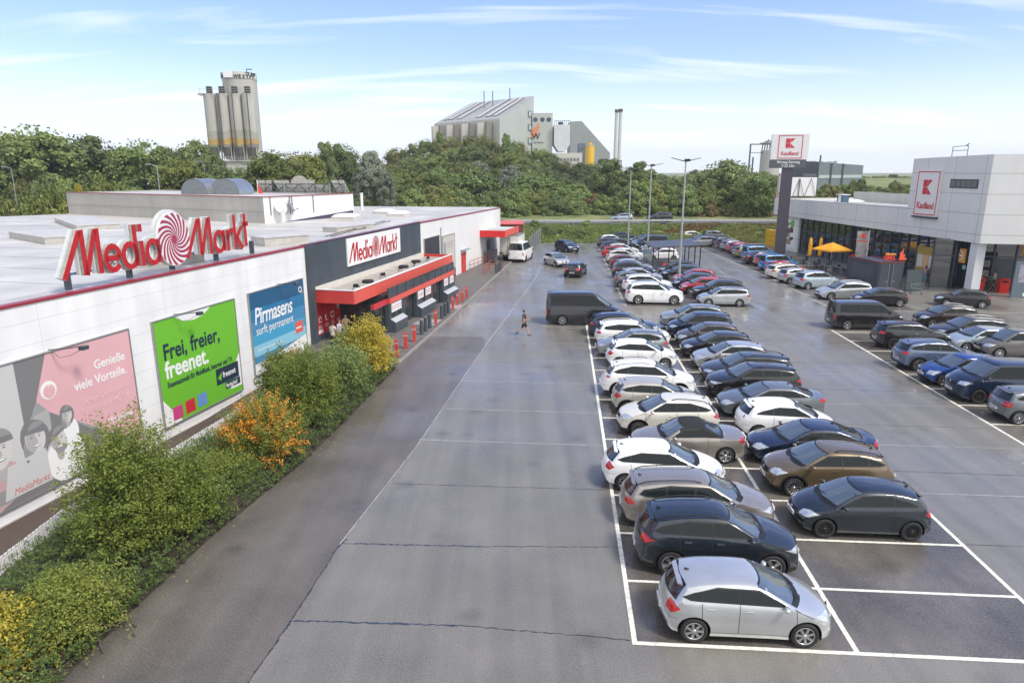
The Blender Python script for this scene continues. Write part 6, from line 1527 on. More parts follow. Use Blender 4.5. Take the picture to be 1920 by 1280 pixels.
# ------------------------------------------------------------------ far buildings
def silo_tower():
    Y = 185.0
    t = thing('silo_tower', 'tall concrete silo plant with four grey tubes and a higher lettered round tower', 'silo tower', (AtY(437, 330, Y).x, Y, 0))
    X = lambda px: AtY(px, 205, Y).x - t.location.x
    Z = lambda py: AtY(437, py, Y).z
    SM = bpy.data.materials.new('silo_concrete'); SM.use_nodes = True; nt = SM.node_tree; N, L = nt.nodes, nt.links; b = N['Principled BSDF']; b.inputs['Roughness'].default_value = .8
    tc = N.new('ShaderNodeTexCoord'); sp = N.new('ShaderNodeSeparateXYZ'); L.new(tc.outputs['Object'], sp.inputs[0])
    wv = N.new('ShaderNodeTexNoise'); wv.inputs['Scale'].default_value = .35; L.new(tc.outputs['Object'], wv.inputs[0])
    ma = N.new('ShaderNodeMath'); ma.operation = 'MULTIPLY_ADD'; ma.inputs[1].default_value = 2.5; L.new(wv.outputs[0], ma.inputs[0]); L.new(sp.outputs[2], ma.inputs[2])
    mr = N.new('ShaderNodeMapRange'); z0, z1 = Z(285), Z(235); mr.inputs[1].default_value = z0 + 1; mr.inputs[2].default_value = z1 + 1; L.new(ma.outputs[0], mr.inputs[0])
    cr = N.new('ShaderNodeValToRGB'); cr.color_ramp.interpolation = 'CONSTANT'; e = cr.color_ramp.elements; e[0].color = (.19, .185, .165, 1); e[1].position = .9; e[1].color = (.40, .395, .365, 1)
    for p_, c_ in ((.28, (.19, .185, .165, 1)), (.34, (.40, .27, .08, 1)), (.52, (.32, .32, .27, 1)), (.8, (.40, .395, .365, 1))): k = e.new(p_); k.color = c_
    n2 = N.new('ShaderNodeTexNoise'); n2.inputs['Scale'].default_value = .8; n2.inputs['Detail'].default_value = 8; mp = N.new('ShaderNodeMapping'); mp.inputs['Scale'].default_value = (1, 1, .15); L.new(tc.outputs['Object'], mp.inputs[0]); L.new(mp.outputs[0], n2.inputs[0])
    r2 = N.new('ShaderNodeMapRange'); r2.inputs[1].default_value = .3; r2.inputs[2].default_value = .7; r2.inputs[3].default_value = .86; r2.inputs[4].default_value = 1.1; L.new(n2.outputs[0], r2.inputs[0])
    L.new(mr.outputs[0], cr.inputs[0]); vm = N.new('ShaderNodeVectorMath'); vm.operation = 'SCALE'; L.new(cr.outputs[0], vm.inputs[0]); L.new(r2.outputs[0], vm.inputs['Scale']); L.new(vm.outputs[0], b.inputs['Base Color'])
    PL = mat('silo_plain', (.39, .385, .36), .8, noise=.12, nscale=.5)
    zt, zb = Z(176), Z(277)
    xs_ = [X(396), X(419), X(443), X(467)]; rad = (xs_[1] - xs_[0]) * .51
    for x in xs_:
        b = MB(); b.cyl((x, 0, zb), (x, 0, zt), rad, n=24, caps=True); o = b.build('silo', [SM], t)
        b = MB(); b.cyl((x, 0, zb - .02), (x, 0, zb - 3.0), rad * .95, .5, n=18); b.build('hopper', [mat('hopper_grey', (.13, .13, .125), .6)], o)
        b = MB(); b.cyl((x + .1, -.3, zt), (x + .1, -.3, zt + 1.7), .75, n=10); b.build('filter', [mat('filter_black', (.03, .028, .03), .6)], o)
        for s_ in (-1, 1): b = MB(); b.cyl((x + s_ * rad * .8, -rad * .5, zb - 4.8), (x + s_ * rad * .8, -rad * .5, zb), .14, n=6); b.build('strut', [PL], t)
    b = MB(); b.cyl((X(441.5), 4.6, 0), (X(441.5), 4.6, Z(136)), X(481) - X(450), n=36); b.build('main_tower', [PL], t)
    b = MB(); b.cyl((X(441.5), 4.6, Z(146)), (X(441.5), 4.6, Z(133.5)), X(481) - X(450) + .12, n=36); b.build('letter_band', [mat('band_white', (.50, .50, .48), .5)], t)
    R0 = X(481) - X(450) + .2
    def ring_text(s, a0, da, z, size):
        for i, ch in enumerate(s):
            if ch == ' ': continue
            a = R(a0 + i * da); M = Matrix.Translation((X(441.5) + R0 * math.sin(a), 4.6 - R0 * math.cos(a), z)) @ Matrix.Rotation(a, 4, 'Z') @ Matrix.Rotation(R(90), 4, 'X')
            text_mesh(ch, size, mat('letter_black', (.02, .02, .02), .6), 'lettering', t, M, .04, 0, .03, 'CENTER')
    ring_text('PFALZ', -66, 12, Z(144.5), 1.15); ring_text('TC', -86, 12, Z(138), 1.0); ring_text('WESTPF', 10, 12, Z(145.5), 1.15); ring_text('TBW', 52, 12, Z(139.5), 1.0)
    b = MB(); b.box(X(424), X(441), 4.6 - R0 - .02, 4.6 - R0 + .8, Z(145), Z(133)); b.build('gap_panel', [mat('band_gap', (.72, .74, .76), .3)], t)
    b = MB(); b.tube([(X(466), 1, Z(137)), (X(466), 1, Z(129)), (X(476), 1, Z(129.5))], .12, 5); b.build('hoist', [FRM], t)
    b = MB()
    for x in (X(383), xs_[1] - rad, xs_[2] - rad): b.cyl((x, -rad, zt - .4), (x, -rad, zt + 1.1), .05, n=4)
    for dz in (.5, 1.05): b.tube([(X(381), -rad - .2, zt + dz), (X(484), -rad - .2, zt + dz)], .05, 4)
    b.box(X(379), X(386), -rad - .3, 0, zt - .5, zt); b.build('gangway', [PL], t)
    for px_ in (414, 417, 442, 470): b = MB(); b.cyl((X(px_) , -rad - .15, zb - 3), (X(px_), -rad - .15, zt), .10, n=5); b.build('pipe', [mat('pipe_dark', (.07, .07, .07), .6)], t)
    b = MB(); b.box(X(383), X(478), -rad, 4, Z(303), Z(301)); b.build('platform', [PL], t)
    b = MB(); 
    for k in range(24): x = X(390) + (X(478) - X(390)) * k / 23; b.box(x - .05, x + .05, -rad, -rad + .1, Z(301), Z(294))
    b.box(X(390), X(478), -rad, -rad + .1, Z(294.5), Z(294)); b.build('railing', [PL], t)
    b = MB(); b.box(X(414), X(480), -rad + .4, 8, 0, Z(303.2)); b.build('base_building', [mat('silo_base', (.42, .42, .40), .7, noise=.1, nscale=.3)], t)
    for x in (X(393), X(402), X(412)): b = MB(); b.cyl((x, -rad + .3, 0), (x, -rad + .3, Z(303.2)), .22, n=6); b.build('strut', [mat('rust_strut', (.22, .17, .11), .7)], t)
silo_tower()
def plant():
    Y = 300.0; D = 50
    t = thing('waste_plant', 'large pale green-grey incinerator block with slanting roof on the wooded mound', 'power plant', (AtY(905, 300, Y).x, Y, 0))
    x0_ = t.location.x
    def Xp(px, yy=Y): return AtY(px, 250, yy).x - x0_
    def Zp(py, yy=Y): return AtY(900, py, yy).z
    GRN = mat('plant_green_grey', (.36, .39, .375), .6, noise=.06, nscale=.1); CRM = mat('plant_cream', (.42, .415, .385), .6, noise=.08, nscale=.15); RF = mat('plant_roof', (.30, .30, .285), .5, noise=.1, nscale=.1); DK = mat('plant_dark', (.17, .165, .155), .7); SKY_ = mat('plant_skylight', (.46, .47, .48), .55)
    # front plane from (806) to (940); gable from 940 (front corner) to 1001 (receding)
    zb = 4
    F0, F1 = Vector((Xp(806), 0)), Vector((Xp(938), 0 - 14)); B1 = Vector((Xp(1001, Y + 26), 26))
    F0.y = 18
    off = B1 - F1; B0 = F0 + off
    zE = Zp(233, Y + 0); zT = Zp(180, Y + 26); zE1 = AtY(938, 222, Y - 14).z; zE0 = AtY(806, 233, Y + 18).z; zE = (zE0 + zE1) / 2
    zT = AtY(1001, 180, Y + 26).z
    def q(b, P, z0, z1, m=0): b.add([(P[0].x, P[0].y, z0), (P[1].x, P[1].y, z0), (P[1].x, P[1].y, z1), (P[0].x, P[0].y, z1)], [(0, 1, 2, 3)], m)
    b = MB(); q(b, (F0, F1), zb, zE); b.build('front_wall', [CRM], t)
    # gable: rises from zE at F1 (flat part first) to zT at B1
    M1 = F1.lerp(B1, .12)
    b = MB(); b.add([(F1.x, F1.y, zb), (B1.x, B1.y, zb), (B1.x, B1.y, zT), (F1.x, F1.y, zE)], [(0, 1, 2, 3)]); b.build('gable_wall', [GRN], t)
    b = MB(); b.add([(F0.x, F0.y, zb), (B0.x, B0.y, zb), (B0.x, B0.y, zT), (F0.x, F0.y, zE)], [(3, 2, 1, 0)]); q(b, (B1, B0), zb, zT); b.build('rear_wall', [GRN], t)
    b = MB(); b.add([(F0.x, F0.y, zE), (F1.x, F1.y, zE), (B1.x, B1.y, zT), (B0.x, B0.y, zT)], [(0, 1, 2, 3)]); rfo = b.build('roof', [RF], t)
    fd = (F1 - F0); u = fd.normalized()
    for i, a in enumerate((.10, .18, .32, .62, .76, .86)):
        p = F0 + fd * a; b = MB(); s0, s1 = .12, .93
        pa = p + off * s0; pb = p + off * s1; za, zc = zE + (zT - zE) * s0 + .35, zE + (zT - zE) * s1 + .35; w = u * 1.1
        b.add([(pa.x - w.x, pa.y - w.y, za), (pa.x + w.x, pa.y + w.y, za), (pb.x + w.x, pb.y + w.y, zc), (pb.x - w.x, pb.y - w.y, zc)], [(0, 1, 2, 3)], 0)
        w2 = u * 1.7; za -= .15; zc -= .15
        b.add([(pa.x - w2.x, pa.y - w2.y, za), (pa.x + w2.x, pa.y + w2.y, za), (pb.x + w2.x, pb.y + w2.y, zc), (pb.x - w2.x, pb.y - w2.y, zc)], [(0, 1, 2, 3)], 1); b.build('skylight', [SKY_, DK], rfo)
    nrm = Vector((u.y, -u.x))
    for i in range(8):
        a = .06 + i * .118; p = F0 + fd * a; b = MB(); pts = [p, p + u * 1.0, p + u * 1.0 + nrm * 3.6, p + nrm * 3.6]
        b.add([(k.x, k.y, z) for z in (zb, zE - 1.2) for k in pts], [(0, 4, 5, 1), (1, 5, 6, 2), (2, 6, 7, 3), (3, 7, 4, 0), (4, 7, 6, 5)]); b.build('buttress', [CRM if i % 2 == 0 else DK], t)
    for z in (Zp(207), Zp(234), Zp(261)):
        P_ = F1.lerp(B1, .80), F1.lerp(B1, .97); b = MB(); n2 = Vector((off.y, -off.x)).normalized() * .25; q(b, (P_[0] + n2, P_[1] + n2), z - 1.4, z + 1.4, 0)
        n3 = n2 * 1.4; m_ = [P_[0].lerp(P_[1], k) for k in (.08, .46, .54, .92)]; q(b, (m_[0] + n3, m_[1] + n3), z - .9, z + .9, 1); q(b, (m_[2] + n3, m_[3] + n3), z - .9, z + .9, 1); b.build('window_strip', [mat('win_teal', (.12, .18, .19), .4), mat('win_pale', (.40, .45, .46), .3)], t)
    for px_ in (908, 924, 956): a = AtY(px_, 190, Y + 30); b = MB(); b.cyl((a.x - x0_, 28, zT - 6), (a.x - x0_, 28, AtY(px_, 172 if px_ != 956 else 166, Y + 30).z), .25, n=6); b.build('mast', [DK], t)
    # second block with round windows
    Yb = Y + 22; b = MB(); b.box(Xp(998, Yb), Xp(1036, Yb), 22, 50, zb, AtY(1020, 212, Yb).z); o = b.build('block', [mat('plant_pale', (.40, .42, .405), .6, noise=.05, nscale=.1)], t)
    for px_ in (1004, 1017, 1029): a = AtY(px_, 224.5, Yb); b = MB(); b.lathe([(1.0, 0), (.001, -.01)], 18, 0, (a.x - x0_, 21.9, a.z), 'y'); b.build('round_window', [mat('round_glass', (.02, .04, .08), .2)], o)
    a = AtY(1008, 243, Yb); b = MB(); b.prism([(a.x - x0_ - 3.2, a.z - 3.6), (a.x - x0_ - .4, a.z - 3.0), (a.x - x0_ + .8, a.z + .5), (a.x - x0_ + .6, a.z + 3.0), (a.x - x0_ - .6, a.z + 1.6), (a.x - x0_ - 2.4, a.z + .2)], 21.8, 21.9, 0, 'y'); b.build('flame_emblem', [mat('emblem_orange', (.6, .22, .10), .5)], o)
    a = AtY(1006, 261, Yb); text_mesh('W', 3.6, mat('letter_dark', (.05, .04, .06), .6), 'lettering', o, wallM(a.x - x0_ - 2.2, 21.85, a.z), .05, 0, .08); 
    a = AtY(1003, 266.5, Yb); text_mesh('der Wärme', .9, mat('letter_dark', 0), 'lettering', o, wallM(a.x - x0_ - .5, 21.85, a.z - .4), .05)
    # silver filter house
    b = MB(); Yc = Y + 20; za, zc = AtY(1050, 284, Yc).z, AtY(1050, 234, Yc).z; xa, xc = Xp(1039, Yc), Xp(1069, Yc)
    b.box(xa, xc, 20, 34, za + 3, zc); b.prism([(xa, za + 3), (xa + 2, za), (xc - 2, za), (xc, za + 3)], 20, 34, 0, 'y'); b.build('filter_house', [mat('filter_silver', (.55, .57, .60), .35, metal=.3, noise=.1, nscale=.2)], t)
    b = MB()
    for k in range(9): x = xa + (xc - xa) * k / 8; b.box(x - .12, x + .12, 20, 20.2, zc, zc + 1.7)
    b.box(xa, xc, 20, 20.2, zc + 1.6, zc + 1.8); b.box(xa + 2, xa + 4, 22, 24, zc, zc + 1.3); b.box(xc - 5, xc - 3, 22, 24, zc, zc + 1.3); b.build('gangway', [DK], t)
    b = MB(); b.box(Xp(1030, Yc), Xp(1092, Yc), 18, 50, 0, AtY(1050, 287, Yc).z); o = b.build('base_building', [mat('plant_base', (.48, .48, .46), .6)], t)
    for k in range(7): a = AtY(1046 + k * 6.3, 299, Yc - 2); b = MB(); b.box(a.x - x0_ - .5, a.x - x0_ + .5, 17.8, 17.95, a.z - .6, a.z + .6); b.build('window', [DK], o)
    b = MB(); Yd = Y + 40; ap = [(Xp(1070, Yd), AtY(1070, 228, Yd).z), (Xp(1090, Yd), AtY(1090, 227, Yd).z), (Xp(1145, Yd), AtY(1145, 287, Yd).z), (Xp(1145, Yd), 0), (Xp(1070, Yd), 0)]
    b.prism(ap, 40, 60, 0, 'y'); b.build('wedge_hall', [mat('plant_wedge', (.24, .27, .265), .6, noise=.06, nscale=.1)], t)
    b = MB(); b.box(Xp(1086, Yc), Xp(1098, Yc), 19, 27, 4, AtY(1090, 269, Yc).z); b.build('stair_tower', [mat('stair_blue', (.10, .13, .17), .6, noise=.5, nscale=.6)], t)
    return Xp
plant()
a = AtY(1105, 318, 285); t = thing('yellow_silo', 'bright yellow cylindrical silo in front of the waste plant', 'silo', (a.x, 285, 0)); top = AtY(1105, 272, 285).z; rr0 = AtY(1114, 300, 285).x - a.x
b = MB(); b.cyl((0, 0, 3), (0, 0, top), rr0, n=24); b.build('tank', [mat('silo_yellow', (.62, .38, .015), .5, noise=.05)], t); b = MB(); b.cyl((0, 0, top), (0, 0, top + .9), rr0 * .45, n=12); b.build('top_hatch', [mat('silo_yellow', 0)], t); b = MB(); b.lathe([(rr0 + .1, top - .3), (rr0 + .1, top + .1)], 24, 0); b.build('rim_band', [GALV], t)
for i, (px_, lb) in enumerate(((1152.5, 'left of the twin slender steel chimneys'), (1160, 'right of the twin slender steel chimneys'))):
    a = AtY(px_, 320, 300); t = thing('chimney', lb, 'chimney', (a.x, 300, 0), 0, 'twin chimneys'); tp = AtY(px_, 205.5 if i == 0 else 204.5, 300).z
    b = MB(); b.cyl((0, 0, 3), (0, 0, tp - 1.2), .78, .70, n=16); b.build('flue', [mat('flue_grey', (.46, .48, .49), .5, noise=.1, nscale=.2)], t); b = MB(); b.cyl((0, 0, tp - 1.2), (0, 0, tp), .86, n=16); b.build('head', [mat('flue_cap', (.09, .07, .06), .6)], t)
b = MB(); a = AtY(1152, 308, 298); t = thing('steel_frame', 'dark steel service frame at the foot of the twin chimneys', 'steel frame', (a.x, 298, 0)); zt_ = AtY(1152, 300.5, 298).z; b.box(-3.5, 3.0, -.2, .2, zt_ - .3, zt_); b.box(-3.5, -3.2, -.2, .2, 3, zt_); b.box(2.7, 3.0, -.2, .2, 3, zt_); b.build('frame', [FRM], t)
# dark industrial hall
Y = 205; a = AtY(1533, 340, Y); t = thing('industrial_hall', 'dark slate industrial hall with pale window bands behind the pylon', 'building', (a.x, Y, 0), 0)
Xc = lambda px, yy=Y: AtY(px, 320, yy).x - a.x
SL1, SL2 = mat('hall_dark', (.035, .045, .062), .5), mat('hall_slate', (.115, .145, .165), .5, noise=.08, nscale=.1); BND = mat('hall_band', (.33, .40, .40), .3)
zc = AtY(1533, 304, Y).z; zd = AtY(1618, 310, Y + 14).z
b = MB(); b.add([(Xc(1478, Y + 25), 25, 0), (0, 0, 0), (0, 0, zc), (Xc(1478, Y + 25), 25, AtY(1478, 301, Y + 25).z)], [(0, 1, 2, 3)]); b.build('side_wall', [SL1], t)
b = MB(); xe = Xc(1618, Y + 14); b.add([(0, 0, 0), (xe, 14, 0), (xe, 14, zd), (0, 0, zc)], [(0, 1, 2, 3)]); b.add([(0, 0, zc - .3), (xe, 14, zd - .3), (xe - 10, 50, zd - .3), (Xc(1478, Y + 25), 25, zc - .3)], [(0, 1, 2, 3)]); b.build('front_wall', [SL2], t)
fr_ = lambda k, off=-.12: (xe * k + .0, 14 * k + off)
for k in (.255, .515): p = fr_(k, -.2); b = MB(); b.box(p[0] - .35, p[0] + .35, p[1] - .1, p[1] + .3, 0, zc - .2 - k * .3); b.build('pilaster', [SL1], t)
for k0, k1 in ((.01, .24), (.27, .50), (.53, .98)):
    p0, p1 = fr_(k0), fr_(k1); z = AtY(1570, 331, Y + 5).z; b = MB(); b.add([(p0[0], p0[1], z - .45), (p1[0], p1[1], z - .45), (p1[0], p1[1], z + .45), (p0[0], p0[1], z + .45)], [(0, 1, 2, 3)]); b.build('window_band', [BND], t)
p0, p1 = fr_(.0), fr_(.22); z = AtY(1540, 361, Y).z; b = MB(); b.add([(p0[0], p0[1], z - .5), (p1[0], p1[1], z - .5), (p1[0], p1[1], z + .4), (p0[0], p0[1], z + .4)], [(0, 1, 2, 3)]); b.build('window_band', [BND], t)
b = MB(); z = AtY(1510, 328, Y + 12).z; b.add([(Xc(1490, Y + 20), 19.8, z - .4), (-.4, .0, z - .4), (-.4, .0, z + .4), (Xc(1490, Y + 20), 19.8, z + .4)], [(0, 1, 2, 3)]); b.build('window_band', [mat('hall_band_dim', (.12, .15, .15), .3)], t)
b = MB(); b.cyl((Xc(1536, Y + 10), 10, zc - .5), (Xc(1536, Y + 10), 10, AtY(1536, 291, Y + 10).z), .25, n=8); b.build('flue', [SL1], t)
b = MB(); rr_ = random.Random(5)
for k in range(10): x = Xc(1545 + k * 6); b.box(x, x + rr_.uniform(.5, 1.2), 12, 13, zc - .4, zc + rr_.uniform(.1, .5))
b.build('roof_units', [GALV], t)
# grey silo with pipe rack
Y = 215; a = AtY(1440, 340, Y); t = thing('grey_silo', 'pale grey silo with a black pipe rack left of the pylon', 'silo', (a.x, Y, 0)); X2 = lambda px: AtY(px, 300, Y).x - a.x
b = MB(); b.cyl((0, 0, 0), (0, 0, AtY(1440, 282, Y).z), X2(1426) * -1, n=24); b.build('tank', [mat('silo_pale', (.40, .40, .38), .6, noise=.1, nscale=.2)], t)
b = MB(); zt_ = AtY(1440, 270, Y).z
for px_ in (1403.5, 1410): b.box(X2(px_) - .18, X2(px_) + .18, -1, -.6, 0, zt_ if px_ < 1405 else AtY(1440, 295, Y).z)
b.box(X2(1403), X2(1446), -1, -.6, zt_ - .3, zt_); b.box(X2(1403), X2(1446), -1, -.6, AtY(1440, 287, Y).z, AtY(1440, 286, Y).z); b.build('pipe_rack', [FRM], t)
b = MB()
for k in range(6): x = X2(1426 + k * 4.5); b.tube([(x, -.5, AtY(1440, 282, Y).z), (x + .2, -.5, zt_ + .4 + (k % 3) * .4), (x + 1.5, -.5, zt_ + .2)], .2, 5)
b.box(X2(1424), X2(1452), -1, 1, zt_ - .1, zt_ + .3); b.build('pipework', [mat('pipe_grey', (.18, .18, .18), .5)], t)
# portable cabins and small road things
a = AtY(1162, 378, 150); t = thing('site_cabin', 'grey portable cabin with two white windows among the bushes', 'cabin', (a.x, 150, 0)); zb_ = AtY(1162, 380, 150).z; zt_ = AtY(1162, 360, 150).z
b = MB(); b.box(-1.8, 2.2, 0, 3, zb_ - 2, zt_); b.build('wall', [mat('cabin_grey', (.20, .24, .28), .5)], t); b = MB(); b.box(-1.85, 2.25, -.05, 3.05, zt_ + .002, zt_ + .12); b.build('roof', [WHITE], t)
for x in (-1.3, .75): b = MB(); b.box(x, x + 1.1, -.04, -.002, zt_ - 1.6, zt_ - .6); b.build('window', [WHITE], t)
def parked_far(px_, py_, Y_, w_, lb):
    a = AtY(px_, py_, Y_); t = thing('parked_van', lb, 'van', a, R(8), 'pale vans under the far trees'); b = MB(); b.prism([(-w_ / 2, .3), (w_ / 2, .3), (w_ / 2, 1.0), (w_ / 2 - .8, 1.2), (w_ / 2 - 1.4, 2.0), (-w_ / 2, 2.05)], 0, 1.8, 0, 'y'); b.build('body', [P_WHITE], t)
    b = MB(); b.box(-w_ / 2 + .3, w_ / 2 - 1.6, -.02, -.004, 1.25, 1.75); b.build('side_window', [GLASS], t)
    for x in (-w_ / 2 + .9, w_ / 2 - .9): w = link(bpy.data.objects.new('wheel', tyre_mesh(.30)), t); w.location = (x, .1, .30); w.rotation_euler = (0, 0, math.pi)
parked_far(243, 356, 140, 3.5, 'small white van half hidden under the trees left of the others'); parked_far(285, 354, 141, 5.5, 'longer white van under the trees beside the street lamp')
for px_, py0, py1, Y_, lb in ((300, 362, 312, 90, 'thin street lamp before the trees left of the roof ducts'), (385, 340, 306, 120, 'thin street lamp just left of the silo tower'), (28, 358, 316, 110, 'faint thin lamp post in front of the trees on the far left')):
    a = AtY(px_, py0, Y_); hh = AtY(px_, py1, Y_).z - a.z; t = thing('street_lamp', lb, 'street lamp', (a.x, Y_, a.z - 3)); b = MB(); b.cyl((0, 0, 0), (0, 0, hh + 3), .09, .05, n=6); b.build('pole', [GALV], t); b = MB(); b.tube([(0, 0, hh + 3), (-.9, 0, hh + 3.3)], .05, 5); b.box(-1.4, -.8, -.12, .12, hh + 3.2, hh + 3.32); b.build('lamp_head', [GALV], t)
for px_, lb in ((1608, 'round and triangular road signs beyond the supermarket roof, left group'), (1638, 'small road sign beyond the supermarket roof, right one')):
    a = AtY(px_, 372, 130); t = thing('road_sign', lb, 'road sign', (a.x, 130, a.z - 3)); b = MB(); b.cyl((0, 0, 0), (0, 0, 4.2), .05, n=5); b.build('pole', [GALV], t); b = MB(); b.lathe([(.42, -.02), (.001, -.03)], 14, 1, (-.45, 0, 3.8), 'y'); b.prism([(0, 3.5), (.9, 3.5), (.45, 4.25)], -.03, -.01, 0, 'y'); b.prism([(.18, 3.6), (.72, 3.6), (.45, 4.05)], -.045, -.035, 1, 'y'); b.build('plate', [RED, WHITE], t)
# ------------------------------------------------------------------ vegetation
def leaf_mat(name, c1, c2, c3, transl=.25):
    m = bpy.data.materials.new(name); m.use_nodes = True; _M[name] = m
    nt = m.node_tree; N, L = nt.nodes, nt.links; b = N['Principled BSDF']; b.inputs['Roughness'].default_value = .55; b.inputs['Specular IOR Level'].default_value = .3
    g = N.new('ShaderNodeNewGeometry'); oi = N.new('ShaderNodeObjectInfo'); tc = N.new('ShaderNodeTexCoord')
    n = N.new('ShaderNodeTexNoise'); n.inputs['Scale'].default_value = .55; n.inputs['Detail'].default_value = 4; L.new(tc.outputs['Object'], n.inputs[0])
    a = N.new('ShaderNodeMath'); a.operation = 'MULTIPLY_ADD'; a.inputs[1].default_value = .50; L.new(g.outputs['Random Per Island'], a.inputs[0])
    s = N.new('ShaderNodeMath'); s.operation = 'MULTIPLY_ADD'; s.inputs[1].default_value = .75; s.inputs[2].default_value = -.24; L.new(n.outputs[0], s.inputs[0]); 
    o2 = N.new('ShaderNodeMath'); o2.operation = 'MULTIPLY_ADD'; o2.inputs[1].default_value = .34; L.new(oi.outputs['Random'], o2.inputs[0]); L.new(s.outputs[0], o2.inputs[2]); L.new(o2.outputs[0], a.inputs[2])
    r = N.new('ShaderNodeValToRGB'); e = r.color_ramp.elements; e[0].position = .12; e[0].color = (*c1, 1); e[1].position = .9; e[1].color = (*c3, 1); k = e.new(.5); k.color = (*c2, 1)
    L.new(a.outputs[0], r.inputs[0]); L.new(r.outputs[0], b.inputs['Base Color'])
    tr = N.new('ShaderNodeBsdfTranslucent'); L.new(r.outputs[0], tr.inputs[0]); mx = N.new('ShaderNodeMixShader'); mx.inputs[0].default_value = transl
    out = N['Material Output']; L.new(b.outputs[0], mx.inputs[1]); L.new(tr.outputs[0], mx.inputs[2]); L.new(mx.outputs[0], out.inputs[0])
    return m
LF_DARK = leaf_mat('leaves_dark', (.070, .100, .038), (.135, .185, .065), (.22, .27, .10))
LF_MID = leaf_mat('leaves_mid', (.085, .130, .042), (.165, .235, .070), (.26, .32, .105))
LF_OLIVE = leaf_mat('leaves_olive', (.10, .115, .036), (.18, .20, .060), (.27, .26, .085))
LF_LIGHT = leaf_mat('leaves_light', (.085, .115, .028), (.155, .19, .045), (.26, .28, .075))
LF_SILV = leaf_mat('leaves_silver', (0.115, 0.142, 0.097), (0.203, 0.236, 0.169), (0.297, 0.324, 0.243))
LF_YEL = leaf_mat('leaves_yellow', (0.149, 0.149, 0.024), (0.351, 0.311, 0.041), (0.621, 0.486, 0.068))
LF_SHRUB = leaf_mat('leaves_shrub', (.11, .155, .028), (.185, .235, .045), (.30, .32, .070), .35)
LF_JUN = leaf_mat('leaves_juniper', (.045, .085, .022), (.10, .155, .042), (.19, .24, .07))
LF_RUST = leaf_mat('leaves_rust', (.12, .085, .04), (.18, .13, .055), (.23, .18, .07))
BERRY = mat('orange_berries', (.58, .23, .012), .45, noise=.3, nscale=9)
BARK = mat('bark', (.075, .06, .048), .9, noise=.3, nscale=6)
def quads(name, C, Nn, S, asp=.55, matl=None, rs=None, U=None):
    n = len(C); rs = rs or np.random.RandomState(1)
    if U is None:
        U = rs.normal(size=(n, 3))
    A = np.cross(Nn, U); A /= (np.linalg.norm(A, axis=1, keepdims=True) + 1e-9); B = np.cross(Nn, A); B /= (np.linalg.norm(B, axis=1, keepdims=True) + 1e-9)
    S = S.reshape(-1, 1)
    V = np.empty((n, 4, 3)); V[:, 0] = C + A * S; V[:, 1] = C + B * S * asp; V[:, 2] = C - A * S; V[:, 3] = C - B * S * asp
    me = bpy.data.meshes.new(name); me.vertices.add(n * 4); me.vertices.foreach_set('co', V.reshape(-1).astype(np.float32))
    me.loops.add(n * 4); me.loops.foreach_set('vertex_index', np.arange(n * 4, dtype=np.int32)); me.polygons.add(n)
    me.polygons.foreach_set('loop_start', np.arange(0, n * 4, 4, dtype=np.int32)); me.polygons.foreach_set('loop_total', np.full(n, 4, dtype=np.int32))
    me.update(calc_edges=True); me.materials.append(matl); return me
def unit(rs, n):
    v = rs.normal(size=(n, 3)); return v / np.linalg.norm(v, axis=1, keepdims=True)
def crown(seed, shape, nclump, per, leaf, matl, W=8.0, H=10.0, z0=1.6):
    rs = np.random.RandomState(seed); Cs, Ns, Ss = [], [], []
    hh = (H - z0) / 2; cz = z0 + hh
    for k in range(int(nclump * 1.6)):
        d = unit(rs, 1)[0]; rr = rs.uniform(.30, 1.0) ** .6
        if shape == 'round': rad = (W / 2 * .84, W / 2 * .84, hh * .86); c = d * rad * rr
        elif shape == 'tall':
            z = rs.uniform(-.9, .95); w = W / 2 * .8 * (1 - .55 * max(0, z)) * math.sqrt(max(.1, 1 - z * z * .7)); a = rs.uniform(0, 6.28); r_ = rr * w; c = np.array([r_ * math.cos(a), r_ * math.sin(a), z * hh * .9])
        elif shape == 'bush':
            d[2] = abs(d[2]) * 1.2 - .25; rad = (W / 2 * .86, W / 2 * .86, hh * 1.3); c = d * rad * rr; c[2] -= hh * .45
        else: rad = (W / 2 * .8, W / 2 * .8, hh * .85); c = d * rad * rr
        cr = W * rs.uniform(.055, .125)
        n = int(per * rs.uniform(.6, 1.4) * (cr / (W * .10)) ** 2)
        u = unit(rs, n); out = c / (np.linalg.norm(c) + 1e-6)
        u[:, 2] += .25; u += out * .35; u /= np.linalg.norm(u, axis=1, keepdims=True)
        r_ = cr * (rs.uniform(.35, 1.12, size=(n, 1))) ** .7
        sq = np.array([1, 1, .8]); P = c + u * r_ * sq; P[:, 2] += cz
        Nn = u * .9 + unit(rs, n) * .75; Nn[:, 2] += .3; Nn /= np.linalg.norm(Nn, axis=1, keepdims=True)
        Cs.append(P); Ns.append(Nn); Ss.append(rs.uniform(.6, 1.3, size=n) * leaf)
    # ragged fringe
    n = int(nclump * per * .10); d = unit(rs, n); P = d * np.array([W / 2, W / 2, hh]) * rs.uniform(.86, 1.04, size=(n, 1)) * (1 if shape != 'tall' else .85); P[:, 2] += cz
    if shape == 'round': Cs.append(P); Ns.append(unit(rs, n)); Ss.append(np.full(n, leaf * .8))
    return quads('crown', np.vstack(Cs), np.vstack(Ns), np.concatenate(Ss), .6, matl, rs)
